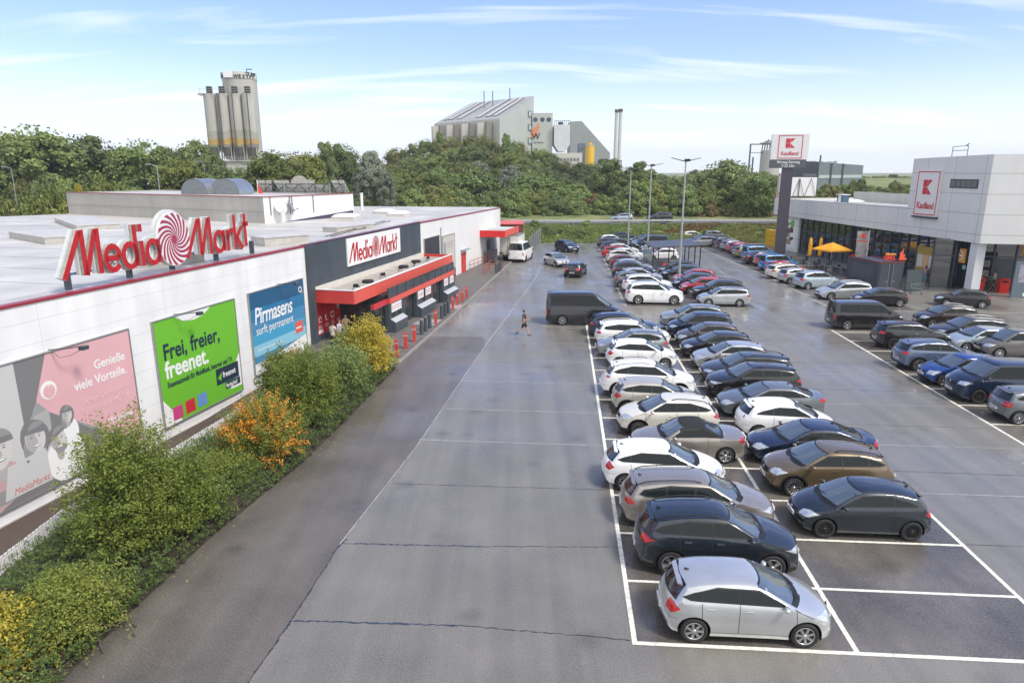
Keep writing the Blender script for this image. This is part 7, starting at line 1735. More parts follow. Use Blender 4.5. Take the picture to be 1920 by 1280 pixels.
def trunk_mesh(seed, H, W, r=.22):
    rs = random.Random(seed); b = MB(); b.cyl((0, 0, -1.5), (0, 0, H * .45), r, r * .6, 8)
    for k in range(6):
        a = k * 1.05 + rs.uniform(-.3, .3); z = H * rs.uniform(.22, .45); l = W * rs.uniform(.2, .36); b.cyl((0, 0, z), (l * math.cos(a), l * math.sin(a), z + H * rs.uniform(.15, .35)), r * .42, r * .12, 5)
    b.cyl((0, 0, H * .45), (W * .03, 0, H * .85), r * .6, r * .1, 6)
    return b.mesh('trunk', [BARK])
PROT = {}
def proto(key, shape, ml, seed, nc=60, per=190, leaf=.21, W=8., H=10., z0=1.5):
    PROT[key] = (crown(seed, shape, nc, per, leaf, ml, W, H, z0), trunk_mesh(seed, H, W), W, H)
proto('oak0', 'round', LF_DARK, 1); proto('oak1', 'round', LF_DARK, 2, 70, 180); proto('oak2', 'round', LF_MID, 3); proto('oak3', 'round', LF_MID, 4, 52, 200)
proto('olive0', 'round', LF_OLIVE, 5); proto('olive1', 'tall', LF_OLIVE, 6, 60, 170); proto('birch0', 'tall', LF_MID, 7, 64, 150, .18); proto('birch1', 'tall', LF_DARK, 8, 60, 150, .18)
proto('willow', 'tall', LF_SILV, 9, 80, 170, .18); proto('light0', 'round', LF_LIGHT, 10, 60, 190); proto('light1', 'tall', LF_LIGHT, 11, 50, 170); proto('yellow', 'tall', LF_YEL, 12, 44, 170, .18)
proto('bush0', 'bush', LF_MID, 13, 70, 170, .18, 8, 5, .0); proto('bush1', 'bush', LF_LIGHT, 14, 70, 170, .17, 8, 5, 0); proto('bush2', 'bush', LF_OLIVE, 15, 70, 170, .18, 8, 5, 0); proto('bush3', 'bush', LF_RUST, 16, 60, 170, .17, 8, 5, 0); proto('bush4', 'bush', LF_DARK, 17, 70, 170, .18, 8, 5, 0)
trng = random.Random(77)
def tree(key, px, ytop, Y, wpx, label, group=None, base=None, name=None):
    cr_, tk, W, H = PROT[key]
    a = AtY(px, ytop, Y); zb = terr(a.x, Y) - .25 if base is None else base
    h = max(1.2, a.z - zb); zc = Y / math.cos(PITCH); w = wpx * zc / FPX
    isb = key.startswith('bush')
    if not isb and h < w * 1.05: zb -= w * 1.05 - h; h = w * 1.05
    if isb and h < w * .62: zb -= w * .62 - h; h = w * .62
    t = thing(name or ('bush' if isb else 'tree'), label, 'bush' if isb else 'tree', (a.x, Y, zb), trng.uniform(0, 6.28), group)
    for me, nm in ((cr_, 'foliage' if isb else 'crown'), (tk, 'stem' if isb else 'trunk')):
        o = link(bpy.data.objects.new(nm, me), t)
    t.scale = (w / W, w / W, h / H)
    return t
SKYL = [(-80, 292), (0, 280), (30, 250), (60, 236), (110, 246), (150, 252), (200, 276), (235, 272), (262, 262), (310, 280), (340, 292), (365, 264), (395, 285), (430, 300), (480, 300), (525, 283), (560, 288), (600, 272), (625, 264), (660, 276), (700, 286), (740, 274), (780, 262), (830, 256), (870, 250), (905, 252), (950, 254), (985, 268), (1020, 281), (1060, 296), (1100, 308), (1125, 300), (1142, 297), (1165, 314), (1190, 306), (1225, 322), (1265, 325), (1290, 320), (1330, 322), (1365, 300), (1400, 310), (1440, 322), (1500, 332)]
def sky_at(px): return interp(SKYL, px)
# individually recognisable trees: (kind, px, ytop, distance, width px, label)
KEY = [
 ('oak2', 58, 235, 120, 165, 'tallest broad green tree on the far left skyline'), ('oak1', 150, 252, 128, 140, 'dark spreading tree just right of the tallest left tree'), ('oak0', 2, 268, 118, 90, 'dark tree cut off by the left picture edge'),
 ('olive0', 205, 276, 132, 80, 'brownish tree in the dip left of the silo trees'), ('oak3', 262, 261, 120, 120, 'round green tree in front of the two parked vans'), ('oak0', 312, 277, 130, 70, 'dark tree behind the round green tree by the vans'),
 ('oak0', 364, 263, 135, 90, 'dark tree touching the left side of the silo tower'), ('light0', 335, 293, 112, 88, 'yellow-green round tree left of the silo tower'),
 ('bush1', 185, 322, 100, 110, 'pale green bush under the dark left trees'), ('yellow', 145, 341, 92, 24, 'small bright yellow-green sapling in front of the left trees'), ('light0', 93, 342, 84, 52, 'small bright green tree above the left roof edge'),
 ('light0', 510, 281, 118, 118, 'light green tree directly right of the silo base'), ('light1', 585, 288, 112, 74, 'olive green pointed tree above the roof truss'), ('olive0', 560, 285, 150, 130, 'brownish wide tree behind the roof truss'),
 ('birch1', 608, 264, 140, 52, 'dark tall tree left of the silver willow'), ('oak1', 640, 268, 145, 70, 'dark tree behind the silver willow'), ('willow', 692, 284, 132, 76, 'silvery grey willow left of the mound'), ('willow', 722, 318, 128, 44, 'smaller silvery willow at the foot of the tall one'),
 ('birch0', 950, 251, 205, 34, 'slim birch standing against the pale plant wall'), ('birch0', 825, 248, 208, 30, 'small feathery tree at the left foot of the plant front'), ('birch1', 1142, 296, 150, 84, 'tall loose birch right of the yellow silo'), ('birch0', 1198, 303, 150, 60, 'feathery birch behind the middle lamp post'),
 ('oak0', 1365, 300, 138, 130, 'large dark green tree left of the grey silo'), ('oak3', 1425, 322, 128, 84, 'green tree right below the grey silo'), ('yellow', 1512, 331, 118, 44, 'yellow-green tree between the pylon and the dark hall'),
 ('oak3', 880, 312, 150, 130, 'wide green tree in the front of the mound'), ('oak2', 1000, 320, 150, 120, 'green rounded tree in the middle slope of the mound'), ('light0', 835, 345, 138, 130, 'light green tree low on the mound front'),
]
for k, px, yt, Y, w, lb in KEY: tree(k, px, yt, Y, w, lb)
# the wood on the mound and the rows along the road
mix1 = ['oak0', 'oak1', 'olive0', 'oak2', 'oak3', 'olive0', 'light0', 'birch1']
i = 0
def rows(x0, x1, step, Y, drop, wp, kinds, label, group, jit=8):
    global i
    x = x0
    while x < x1:
        px = x + trng.uniform(-.3, .3) * step; yt = sky_at(px) + drop + trng.uniform(-jit * .4, jit)
        tree(kinds[i % len(kinds)] if trng.random() < .7 else trng.choice(kinds), px, yt, Y + trng.uniform(-5, 5), wp * trng.uniform(.85, 1.25), label, group); i += 1; x += step
rows(745, 1130, 26, 212, 1, 44, ['olive0', 'oak1', 'oak2', 'olive0', 'oak3', 'oak0'], 'broadleaf tree in the topmost row of the wooded mound', 'trees on top of the mound', 5)
rows(700, 1140, 36, 185, 24, 58, mix1, 'broadleaf tree on the upper slope of the wooded mound', 'trees on the upper slope of the mound')
rows(640, 1160, 44, 162, 50, 72, ['oak2', 'light0', 'oak3', 'olive0', 'willow', 'oak1'], 'broadleaf tree on the lower slope of the wooded mound', 'trees on the lower slope of the mound')
rows(-60, 430, 62, 150, 14, 96, ['oak0', 'oak1', 'olive0', 'oak0'], 'dark tree in the back row of the left wood', 'back row trees of the left wood')
rows(-60, 460, 44, 110, 78, 70, ['bush0', 'bush4', 'bush2', 'bush0'], 'leafy bush in the low hedge beneath the left trees', 'hedge bushes beneath the left trees')
rows(440, 640, 48, 165, 8, 80, ['olive0', 'oak1', 'oak3'], 'tree in the back row between silo and willow', 'back row trees right of the silo')
rows(1150, 1480, 30, 160, 2, 58, ['oak3', 'birch0', 'oak1', 'light1', 'oak2', 'birch1'], 'tree in the belt behind the lamp posts', 'tree belt behind the lamp posts', 12)
rows(1180, 1460, 48, 138, 44, 80, ['light1', 'oak3', 'birch0', 'oak2', 'light0'], 'young tree in the front of the belt behind the lamp posts', 'front trees behind the lamp posts')
def hedge(x0, x1, step, Y, yt0, wp, kinds, label, group):
    x = x0; j = 0
    while x < x1: tree(kinds[j % len(kinds)], x + trng.uniform(-6, 6), yt0 + trng.uniform(-7, 9), Y + trng.uniform(-2, 2), wp * trng.uniform(.85, 1.3), label, group); x += step; j += 1
hedge(640, 1110, 34, 136, 350, 72, ['bush0', 'bush0', 'bush4', 'bush1', 'bush0', 'bush2'], 'green roadside bush in the long hedge at the foot of the mound', 'roadside hedge bushes at the mound')
hedge(690, 1090, 44, 131, 362, 80, ['bush4', 'bush0', 'bush0', 'bush1'], 'lower green bush in the front of the roadside hedge', 'front hedge bushes at the mound')
hedge(1100, 1190, 30, 134, 366, 56, ['bush3', 'bush0', 'bush2'], 'rusty green bush beside the grey cabin', 'bushes beside the cabin')
hedge(1195, 1330, 30, 132, 345, 70, ['bush0', 'bush1', 'bush0'], 'tall bush in the hedge behind the lamp posts', 'tall bushes behind the lamp posts')
hedge(1300, 1470, 26, 131, 378, 54, ['bush2', 'bush3', 'bush1', 'bush2'], 'low olive bush on the road bank near the supermarket', 'low bushes on the road bank')
hedge(-40, 130, 34, 80, 368, 92, ['bush1', 'bush1', 'bush2'], 'yellow-green bush above the left roof edge', 'bushes above the left roof edge')
hedge(100, 135, 20, 88, 375, 60, ['bush3', 'bush2'], 'brownish bush left of the concrete hall', 'brownish bushes left of the hall')
hedge(1195, 1310, 22, 260, 322, 40, ['oak3', 'birch1', 'oak0'], 'far tree closing the gap behind the lamp posts', 'far trees behind the lamp posts')
hedge(1590, 1720, 13, 330, 333, 34, ['bush4', 'birch1', 'bush0'], 'tree on the distant hazy hill right of the dark hall', 'trees on the distant hill')
hedge(1500, 1710, 26, 150, 343, 44, ['bush0', 'bush4', 'bush2', 'bush0', 'bush1'], 'bush in the row behind the supermarket roof', 'bushes behind the supermarket roof')
tree('birch1', 1617, 335, 148, 26, 'dark pointed tree before the right end of the dark hall')
for px, lb in ((1052, 'low'), (1190, 'low')): pass
# embankment growth: low bushes and tall grass
hedge(950, 1130, 26, 109.6, 424, 30, ['bush0', 'bush4'], 'small green bush along the top of the embankment', 'small bushes on the embankment top')
def grass_stuff():
    rs = np.random.RandomState(5); n = 60000
    X = rs.uniform(2, 60, n); Y = rs.uniform(104.8, 112.0, n); Z = np.array([terr(x, y) for x, y in zip(X, Y)])
    # clumped density
    keep = np.array([mnoise.noise((x * .35, y * .5, 3)) > -.35 for x, y in zip(X, Y)])
    P = np.stack([X, Y, Z], 1)[keep]; n = len(P); h = rs.uniform(.12, .38, n) * (1 + .6 * np.array([mnoise.noise((p[0] * .5, p[1] * .7, 9)) for p in P]))
    P[:, 2] += h * .6
    Nn = rs.normal(size=(n, 3)); Nn[:, 2] *= .25; Nn /= np.linalg.norm(Nn, axis=1, keepdims=True)
    me = quads('embankment_grass', P, Nn, h, .35, LF_OLIVE, rs, U=np.tile([0, 0, 1.0], (n, 1)) + rs.normal(size=(n, 3)) * .5)
    me.materials.clear(); me.materials.append(LF_OLIVE); me.materials.append(LF_MID); me.materials.append(LF_RUST)
    idx = np.array([0 if v > .12 else (1 if v > -.15 else 2) for v in [mnoise.noise((p[0] * .12, p[1] * .3, 1)) for p in P]], dtype=np.int32); idx = np.where(P[:, 0] < 22, 1, idx); me.polygons.foreach_set('material_index', idx)
    tag(link(bpy.data.objects.new('embankment_grass', me)), 'tall rough grass and weeds covering the embankment below the road', 'grass', kind='stuff')
grass_stuff()
# ---- near planting bed: shrubs with arching branches
def shrub_mesh(seed, W, D, H, nb, nl, leaf, ml, jit=.07, spread=.25, start=.25, top=1.0, asp=.55):
    rs = np.random.RandomState(seed); Cs, Ns, Ss = [], [], []; twigs = MB()
    for k in range(nb):
        a = rs.uniform(0, 2 * math.pi); el = rs.uniform(0, 1) ** .75; ph = el * math.pi / 2
        rr = rs.uniform(.72, 1.06) if rs.uniform() < .85 else rs.uniform(1.0, 1.22)
        end = np.array([W / 2 * math.cos(a) * math.cos(ph) ** .6 * rr, D / 2 * math.sin(a) * math.cos(ph) ** .6 * rr, H * (.12 + .88 * math.sin(ph)) * rr * top])
        st_ = np.array([rs.normal() * W * spread * .5, rs.normal() * D * spread * .5, 0.0]); mid = st_ * .4 + end * .6 + np.array([0, 0, H * .18]) + rs.normal(size=3) * .08
        t = np.sort(rs.uniform(start, 1, nl)).reshape(-1, 1)
        P = (1 - t) ** 2 * st_ + 2 * t * (1 - t) * mid + t ** 2 * end
        P = P + rs.normal(size=P.shape) * jit * (.45 + .8 * (1 - np.abs(t * 2 - 1.2)))
        Nn = rs.normal(size=P.shape); Nn[:, 2] = np.abs(Nn[:, 2]) + .4; Nn /= np.linalg.norm(Nn, axis=1, keepdims=True)
        P[:, 2] = np.maximum(P[:, 2], .03)
        Cs.append(P); Ns.append(Nn); Ss.append(rs.uniform(.65, 1.3, nl) * leaf)
        if k % 4 == 0:
            q = [tuple((1 - s_) ** 2 * st_ + 2 * s_ * (1 - s_) * mid + s_ ** 2 * end) for s_ in (0, .25, .5, .72)]
            for j in range(3): twigs.cyl(q[j], q[j + 1], .022 * (1 - j * .28), .022 * (1 - (j + 1) * .28) * .9, 4, caps=False)
    return quads('foliage', np.vstack(Cs), np.vstack(Ns), np.concatenate(Ss), asp, ml, rs), twigs.mesh('stem', [BARK])
def shrub(name, label, x, y, args, group=None, extra=None, rz=0):
    t = thing(name, label, 'shrub', (x, y, .02), rz, group)
    f, s_ = shrub_mesh(*args); link(bpy.data.objects.new('foliage', f), t); link(bpy.data.objects.new('stem', s_), t)
    if extra: link(bpy.data.objects.new(extra[0], shrub_mesh(*extra[1])[0]), t)
    return t
shrub('large_shrub', 'largest feathery green shrub in front of the pink billboard', -10.85, 17.6, (21, 3.4, 3.5, 3.8, 460, 105, .042, LF_SHRUB, .10, .25, .18))
shrub('large_shrub', 'second green shrub leaning against the largest one toward the drive', -10.0, 18.9, (22, 2.7, 2.6, 2.4, 260, 100, .040, LF_SHRUB, .10, .3, .15))
shrub('yellow_shrub', 'yellowing low shrub in the lower left picture corner', -11.9, 12.9, (23, 3.2, 3.0, 1.25, 300, 90, .040, LF_YEL, .11, .5, .15))
shrub('low_shrub', 'green low shrub between the yellow corner shrub and the largest one', -10.7, 14.4, (24, 2.8, 2.8, 1.2, 240, 90, .036, LF_SHRUB, .10, .5, .12))
shrub('low_shrub', 'green and yellow flecked shrub at the lower left drive edge', -11.3, 10.6, (25, 3.2, 3.4, 1.25, 260, 80, .038, LF_LIGHT, .11, .5, .12))
shrub('firethorn', 'shrub full of bright orange berries in the middle of the bed', -9.45, 24.0, (26, 3.3, 3.4, 2.3, 380, 110, .036, LF_SHRUB, .10, .3, .2), None, ('berries', (27, 3.3, 3.4, 2.32, 300, 55, .026, BERRY, .05, .25, .55, 1.0, .95)))
shrub('large_shrub', 'tall green shrub just beyond the orange berried one', -9.0, 28.4, (28, 3.4, 3.6, 3.0, 380, 100, .045, LF_SHRUB, .11, .3, .15))
shrub('large_shrub', 'tall loose shrub in front of the blue billboard', -10.6, 30.6, (29, 2.8, 2.8, 2.5, 240, 90, .050, LF_SHRUB, .12, .3, .2))
shrub('large_shrub', 'green shrub between the tall shrubs and the yellow one', -8.4, 32.2, (30, 3.0, 3.4, 2.4, 300, 90, .05, LF_MID, .12, .3, .15))
shrub('yellow_shrub', 'rounded golden yellow shrub at the corner by the bollards', -7.75, 35.6, (31, 2.9, 3.2, 2.75, 380, 100, .048, LF_YEL, .10, .3, .2))
shrub('low_shrub', 'dark green shrub at the foot of the golden yellow one', -8.9, 36.3, (32, 2.2, 2.0, 2.3, 140, 80, .05, LF_SHRUB, .12, .3, .15))
shrub('low_shrub', 'spreading shrub before the berried one toward the camera', -10.1, 22.0, (33, 2.4, 2.6, 1.1, 200, 80, .038, LF_SHRUB, .10, .4, .15))
def juniper():
    rs = np.random.RandomState(9); Cs, Ns, Ss, Us = [], [], [], []
    fen = [(p.x, p.y) for p in FEN]
    def xf(y): return interp([(p[1], p[0]) for p in fen], y)
    def xe_(y): return interp([(e[1], e[0]) for e in EDGE], y)
    for k in range(4200):
        y = rs.uniform(6, 37.0); x = xf(y) + .25 + (xe_(y) - xf(y) - .25) * rs.uniform(0, 1); edge = min(1, (xe_(y) - x) / .9) * min(1, .25 + (x - xf(y)) / 1.2)
        h = (.25 + .60 * edge) * rs.uniform(.7, 1.2); a = rs.uniform(-1.9, 1.2); l = rs.uniform(.35, .75)
        nl = 34; t = rs.uniform(.05, 1, (nl, 1)); d = np.array([math.cos(a), math.sin(a), 0])
        P = np.array([x, y, .03]) + d * l * t; P[:, 2] += (h * np.sin(np.clip(t[:, 0] * 1.9, 0, 3.0)) ** .8); P += rs.normal(size=P.shape) * .030
        P[:, 0] = np.minimum(P[:, 0], np.array([xe_(q) for q in P[:, 1]]) + .12 + rs.uniform(0, .12, nl))
        Nn = rs.normal(size=P.shape) * .5; Nn[:, 2] += 1; Nn /= np.linalg.norm(Nn, axis=1, keepdims=True)
        Cs.append(P); Ns.append(Nn); Ss.append(rs.uniform(.6, 1.3, nl) * .050); Us.append(np.tile([-d[1], d[0], 0], (nl, 1)) + rs.normal(size=(nl, 3)) * .45)
    me = quads('juniper_ground_cover', np.vstack(Cs), np.vstack(Ns), np.concatenate(Ss), .28, LF_JUN, rs, U=np.vstack(Us))
    tag(link(bpy.data.objects.new('juniper_ground_cover', me)), 'dense dark green juniper ground cover filling the planting bed', 'ground cover', kind='stuff')
juniper()
def litter():
    rs = np.random.RandomState(12); n = 260; P = np.zeros((n, 3))
    P[:, 1] = rs.uniform(8, 37, n); P[:, 0] = [interp([(e[1], e[0]) for e in EDGE], q) + abs(rs.normal()) * .55 for q in P[:, 1]]; P[:, 2] = .012
    Nn = rs.normal(size=(n, 3)) * .15; Nn[:, 2] = 1; Nn /= np.linalg.norm(Nn, axis=1, keepdims=True)
    me = quads('fallen_leaves', P, Nn, rs.uniform(.015, .038, n), .7, LF_YEL, rs); tag(link(bpy.data.objects.new('fallen_leaves', me)), 'scattered fallen yellow leaves along the edge of the drive', 'leaves', kind='stuff')
litter()
# ------------------------------------------------------------------ place the cars
CARN = {}
def car_src(kind, pm, rim, tweak=None):
    key = (kind, rim, str(tweak))
    return CARN.get(key)
def put(kind, name, pm, label, loc, rz, rim='five', tweak=None, group=None):
    key = (kind, rim, str(tweak))
    if key in CARN:
        src, spm = CARN[key]; o = copy_tree(src, None, name)
        if pm != spm: recolour(o, spm, pm)
    else:
        o = make_car(kind, name, pm, rim, tweak); CARN[key] = (o, pm)
    o.location = loc; o.rotation_euler = (0, 0, rz); o['label'] = label; o['category'] = {'passenger_van': 'van', 'tall_van': 'van'}.get(kind, 'car')
    if group: o['group'] = group
    elif 'group' in o: del o['group']
    return o
def solve_u(px, v, z, ulo, uhi):
    for _ in range(40):
        um = (ulo + uhi) / 2; p = UV(um, v, z); d = p.z - CAMH; zc = p.y * math.cos(PITCH) - d * math.sin(PITCH); x = 960 + FPX * p.x / zc
        if x < px: ulo = um
        else: uhi = um
    return (ulo + uhi) / 2
def lot(kind, name, pm, px, k, nose, label, rim='five', tweak=None, vn=.32, ang=0.0, z=.55, group=None):
    S = dict(KINDS[kind]); S.update(tweak or {}); L_, W_ = S['L'], S['W']
    v = k * BAY + vn + W_ / 2
    u = solve_u(px, v - W_ * .28, z, -3, 40) + L_ / 2 - .05
    return put(kind, name, pm, label, UV(u, v), (-LA if nose == 'R' else math.pi - LA) + R(ang), rim, tweak, group)
def wheelput(kind, name, pm, px, py, nose, label, rim='five', tweak=None, rz=None, which='left', group=None):
    """near-side wheel nearest the left (or right) edge of the car in the photo stands at this pixel"""
    S = dict(KINDS[kind]); S.update(tweak or {}); L_, W_ = S['L'], S['W']; hw = W_ / 2
    a = rz if rz is not None else (-LA if nose == 'R' else math.pi - LA)
    rear = (nose == 'R') == (which == 'left')
    lx = L_ / 2 - (S['xr'] if rear else S['xf']); ly = -hw if nose == 'R' else hw
    w = G(px, py); c = w - Vector((math.cos(a) * lx - math.sin(a) * ly, math.sin(a) * lx + math.cos(a) * ly, 0))
    return put(kind, name, pm, label, c, a, rim, tweak, group)
GA, GB_ = 'cars in the near left column of bays', 'cars in the near right column of bays'
# near left column
lot('hatchback', 'silver_hatchback', P_SILVER, 1243, 0, 'R', 'silver five door hatchback nearest the camera at the start of the bays', 'seven', dict(r=.32), vn=.08, ang=0)
lot('suv', 'dark_suv', P_PETROL, 1194, 1, 'R', 'dark petrol grey SUV right behind the nearest silver hatchback', 'five', dict(railmat=BLACK, clad=1), vn=.30)
lot('estate', 'champagne_estate', P_CHAMP, 1167, 2, 'R', 'champagne silver estate with black roof rails beside the dark petrol SUV', 'ten', vn=.25)
lot('compact', 'white_hatchback', P_WHITE, 1132, 3, 'R', 'bright white hatchback between champagne estate and soft top convertible', 'seven', vn=.30)
lot('cabrio', 'convertible', P_CHAMP, 1185, 4, 'L', 'grey beige convertible with closed black soft top', 'five', vn=.35)
lot('small_suv', 'cream_crossover', P_OFFW, 1161, 5, 'L', 'cream white crossover facing left behind the convertible', 'ten', vn=.3)
lot('crossover', 'beige_hatchback', P_PEARL, 1150, 6, 'R', 'pearl beige rounded hatchback with round red tail lamps', 'five', dict(noclad=1), vn=.35)
lot('suv', 'white_suv', P_WHITE, 1127, 7, 'R', 'large white SUV without roof load between beige and small white cars', 'ten', dict(L=4.66, xr=3.76, tl=[(4.16, 1.02), (4.34, 1.09), (4.8, 1.07), (4.8, .93), (4.42, .92)]), vn=.3)
lot('hatchback', 'white_hatchback', P_WHITE, 1138, 9, 'R', 'small white hatchback with clear bay behind the large white SUV', 'seven', vn=.45)
lot('estate', 'grey_estate', P_LGREY, 1119, 10, 'L', 'light grey car facing left between two white cars', 'ten', dict(tl=[(3.9, .84), (4.0, .95), (4.5, .95), (4.5, .80), (4.05, .79)], L=4.3, xr=3.4, re=(3.85, 1.38), b=(4.18, .99), t=(4.27, .86)), vn=.3)
lot('estate', 'white_estate', P_WHITE, 1117, 11, 'R', 'white estate second from the far end of the near left column', 'five', dict(railmat=WHITE), vn=.3)
lot('estate', 'navy_estate', P_NAVY, 1104, 12, 'R', 'navy blue estate beside the big dark van', 'five', vn=.3)
wheelput('tall_van', 'dark_van', P_BLACK, 1054, 610, 'R', 'big black panel van sticking out of its bay near the walking man', 'ten', dict(H=2.32, L=5.5, blank=(2,), h=(1.9, 2.15), re=(5.36, 2.26), c=(.9, 1.38)))
# near right column
lot('three_door', 'dark_hatchback', P_PETROL, 1495, 2, 'L', 'dark petrol three door hatchback nearest in the right column', 'steel', vn=.12)
lot('small_suv', 'bronze_suv', P_BROWN, 1440, 3, 'L', 'bronze brown compact SUV with silver spoked wheels', 'ten', dict(L=4.38, xr=3.46, railmat=BLACK), vn=.3)
lot('saloon', 'navy_saloon', P_NAVY, 1409, 4, 'L', 'dark navy saloon behind the bronze SUV', 'ten', vn=.3)
lot('three_door', 'white_hatchback', P_WHITE, 1387, 5, 'R', 'white three door hatchback showing its tall rear lamps', 'ten', dict(tl=[(3.62, 1.28), (3.78, 1.28), (4.1, .86), (3.82, .86)]), vn=.35)
lot('saloon', 'grey_coupe_saloon', P_GREY, 1350, 6, 'L', 'mid grey low saloon facing left behind the white three door', 'five', dict(L=4.63, H=1.42), vn=.3)
lot('suv', 'black_suv', P_BLACK, 1329, 7, 'L', 'black SUV with red rear lamp in the middle of the right column', 'five', dict(L=4.45, H=1.62, q=1), vn=.3)
lot('estate', 'anthracite_estate', P_ANTH, 1318, 8, 'L', 'anthracite estate directly behind the black SUV', 'five', dict(L=4.63), vn=.3)
lot('compact', 'silver_hatchback', P_SILVER, 1301, 9, 'L', 'pale silver rounded hatchback in the right column', 'seven', vn=.3)
lot('compact', 'black_hatchback', P_BLACK, 1280, 10, 'L', 'black hatchback behind the pale silver one', 'seven', vn=.3)
lot('hatchback', 'taupe_hatchback', P_TAUPE, 1270, 11, 'L', 'taupe brown hatchback beyond the black hatchback', 'seven', vn=.3)
lot('mpv', 'navy_people_carrier', P_NAVY, 1253, 12, 'L', 'navy people carrier second from the far end of the right column', 'seven', vn=.3)
lot('suv', 'grey_suv', P_LGREY, 1240, 13, 'L', 'silver grey SUV at the far end of the near right column', 'five', dict(L=4.6), vn=.3)
# right hand group
wheelput('passenger_van', 'black_van', P_BLACK, 1588, 619, 'R', 'glossy black passenger van at the corner of the right hand bays', 'five')
wheelput('suv', 'black_suv', P_BLACK, 1675, 655, 'R', 'black SUV with black wheels beside the glossy black van', 'steel', dict(L=4.4, H=1.60))
lot('suv', 'slate_blue_suv', P_SLATE, 1690, 9.25, 'R', 'slate blue SUV with two roof bars and black lower rear', 'five', dict(L=4.38), vn=.3)
wheelput('hatchback', 'blue_hatchback', P_BLUE, 1768, 725, 'L', 'vivid blue hatchback facing left beside the dark blue van', 'five', dict(H=1.54, L=4.2, xr=3.42, re=(3.7, 1.40), b=(4.05, 1.02), t=(4.16, .88)))
wheelput('passenger_van', 'navy_van', P_NAVY, 1834, 757, 'L', 'dark navy passenger van facing left at the right picture edge', 'steel')
wheelput('small_hatch', 'grey_city_car', P_GREY, 1909, 797, 'R', 'small grey city car cut off by the right picture edge', 'ten')
lot('small_suv', 'dark_brown_suv', P_DBROWN, 1723, 13.6, 'L', 'dark brown SUV facing left below the old black hatchback', 'five', dict(L=4.28, railmat=GALV), vn=.3)
lot('estate', 'black_estate', P_ANTH, 1754, 12.1, 'L', 'dark estate with silver roof rails right of the black SUV', 'five', dict(railmat=GALV), vn=.3)
lot('hatchback', 'light_blue_hatchback', P_LBLUE, 1785, 11.0, 'L', 'light blue hatchback beside the dark estate', 'seven', vn=.3)
wheelput('mpv', 'taupe_people_carrier', paint('warm_grey', (.15, .145, .14), .4), 1873, 673, 'L', 'warm grey people carrier facing left at the right edge', 'seven')
wheelput('old_hatch', 'old_black_hatchback', P_BLACK, 1841, 579, 'L', 'old boxy black hatchback alone by the supermarket paving', 'five', None, R(158), 'right')
# row along the supermarket
GE = 'cars parked along the supermarket terrace'
wheelput('compact', 'black_hatchback', P_BLACK, 1687, 576, 'L', 'black hatchback in front of the grill container', 'five', None, R(170), 'right')
wheelput('estate', 'silver_estate', P_SILVER, 1558, 563, 'L', 'silver estate with roof rails left of the grill container', 'five', dict(railmat=GALV), R(181))
wheelput('mpv', 'pale_blue_people_carrier', P_LBLUE, 1515, 543, 'R', 'pale blue people carrier in the supermarket row', 'seven', None, R(10))
wheelput('small_hatch', 'silver_small_hatchback', P_SILVER, 1481, 533, 'R', 'small silver hatchback left of the pale blue people carrier', 'seven', None, R(10))
def eput(kind, name, pm, px, py, label, rz=10, rim='five', tweak=None, nose='R'):
    return wheelput(kind, name, pm, px, py, nose, label, rim, tweak, R(rz) if nose == 'R' else R(180 + rz))
eput('estate', 'white_estate', P_OFFW, 1466, 524, 'white estate between the small silver hatchback and a red car')
eput('compact', 'red_hatchback', P_RED, 1458, 517, 'red hatchback between the white estate and the blue box car')
eput('box_estate', 'blue_box_car', P_SKY, 1445, 509, 'nearer of the two sky blue high roofed cars')
eput('hatchback', 'copper_hatchback', P_ORANGE, 1432, 501, 'copper coloured hatchback between the two sky blue cars')
eput('saloon', 'brown_saloon', P_DBROWN, 1416, 496, 'dark brown saloon before the farther sky blue car')
eput('box_estate', 'blue_box_car', P_SKY, 1410, 489, 'farther of the two sky blue high roofed cars')
eput('estate', 'olive_estate', P_OLIVE, 1397, 484, 'olive beige estate left of the farther blue car', 10, 'ten')
eput('hatchback', 'dark_red_hatchback', P_DRED, 1387, 479.5, 'dark red hatchback next to the bright red one')
eput('hatchback', 'bright_red_hatchback', P_RED, 1379, 475.5, 'bright red hatchback far along the supermarket row')
eput('compact', 'silver_hatchback', P_LGREY, 1367, 471.5, 'silver hatchback beside the far bright red hatchback', 10, 'seven')
eput('estate', 'black_estate', P_BLACK, 1361, 467.5, 'black estate fourth from the far end of the supermarket row')
eput('compact', 'black_hatchback', P_ANTH, 1347, 464, 'dark hatchback with open boot near a trolley')
eput('estate', 'silver_estate', P_LGREY, 1330, 460.5, 'silver grey estate near the far end of the supermarket row', 180, 'five', None, 'R')
eput('estate', 'navy_estate', P_NAVY, 1325, 457.5, 'navy estate next to last in the supermarket row', 180, 'five', None, 'R')
eput('mpv', 'grey_people_carrier', P_GREY, 1328, 452.5, 'grey people carrier at the far end of the supermarket row', 5)
eput('hatchback', 'white_hatchback', P_WHITE, 1288, 451.5, 'white hatchback alone below the embankment by the near lamp post', 0)
t = thing('trolley', 'small trolley standing behind the dark car with open boot', 'shopping cart', G(1342, 472.5), R(20)); link(bpy.data.objects.new('basket', proto_cart), t)
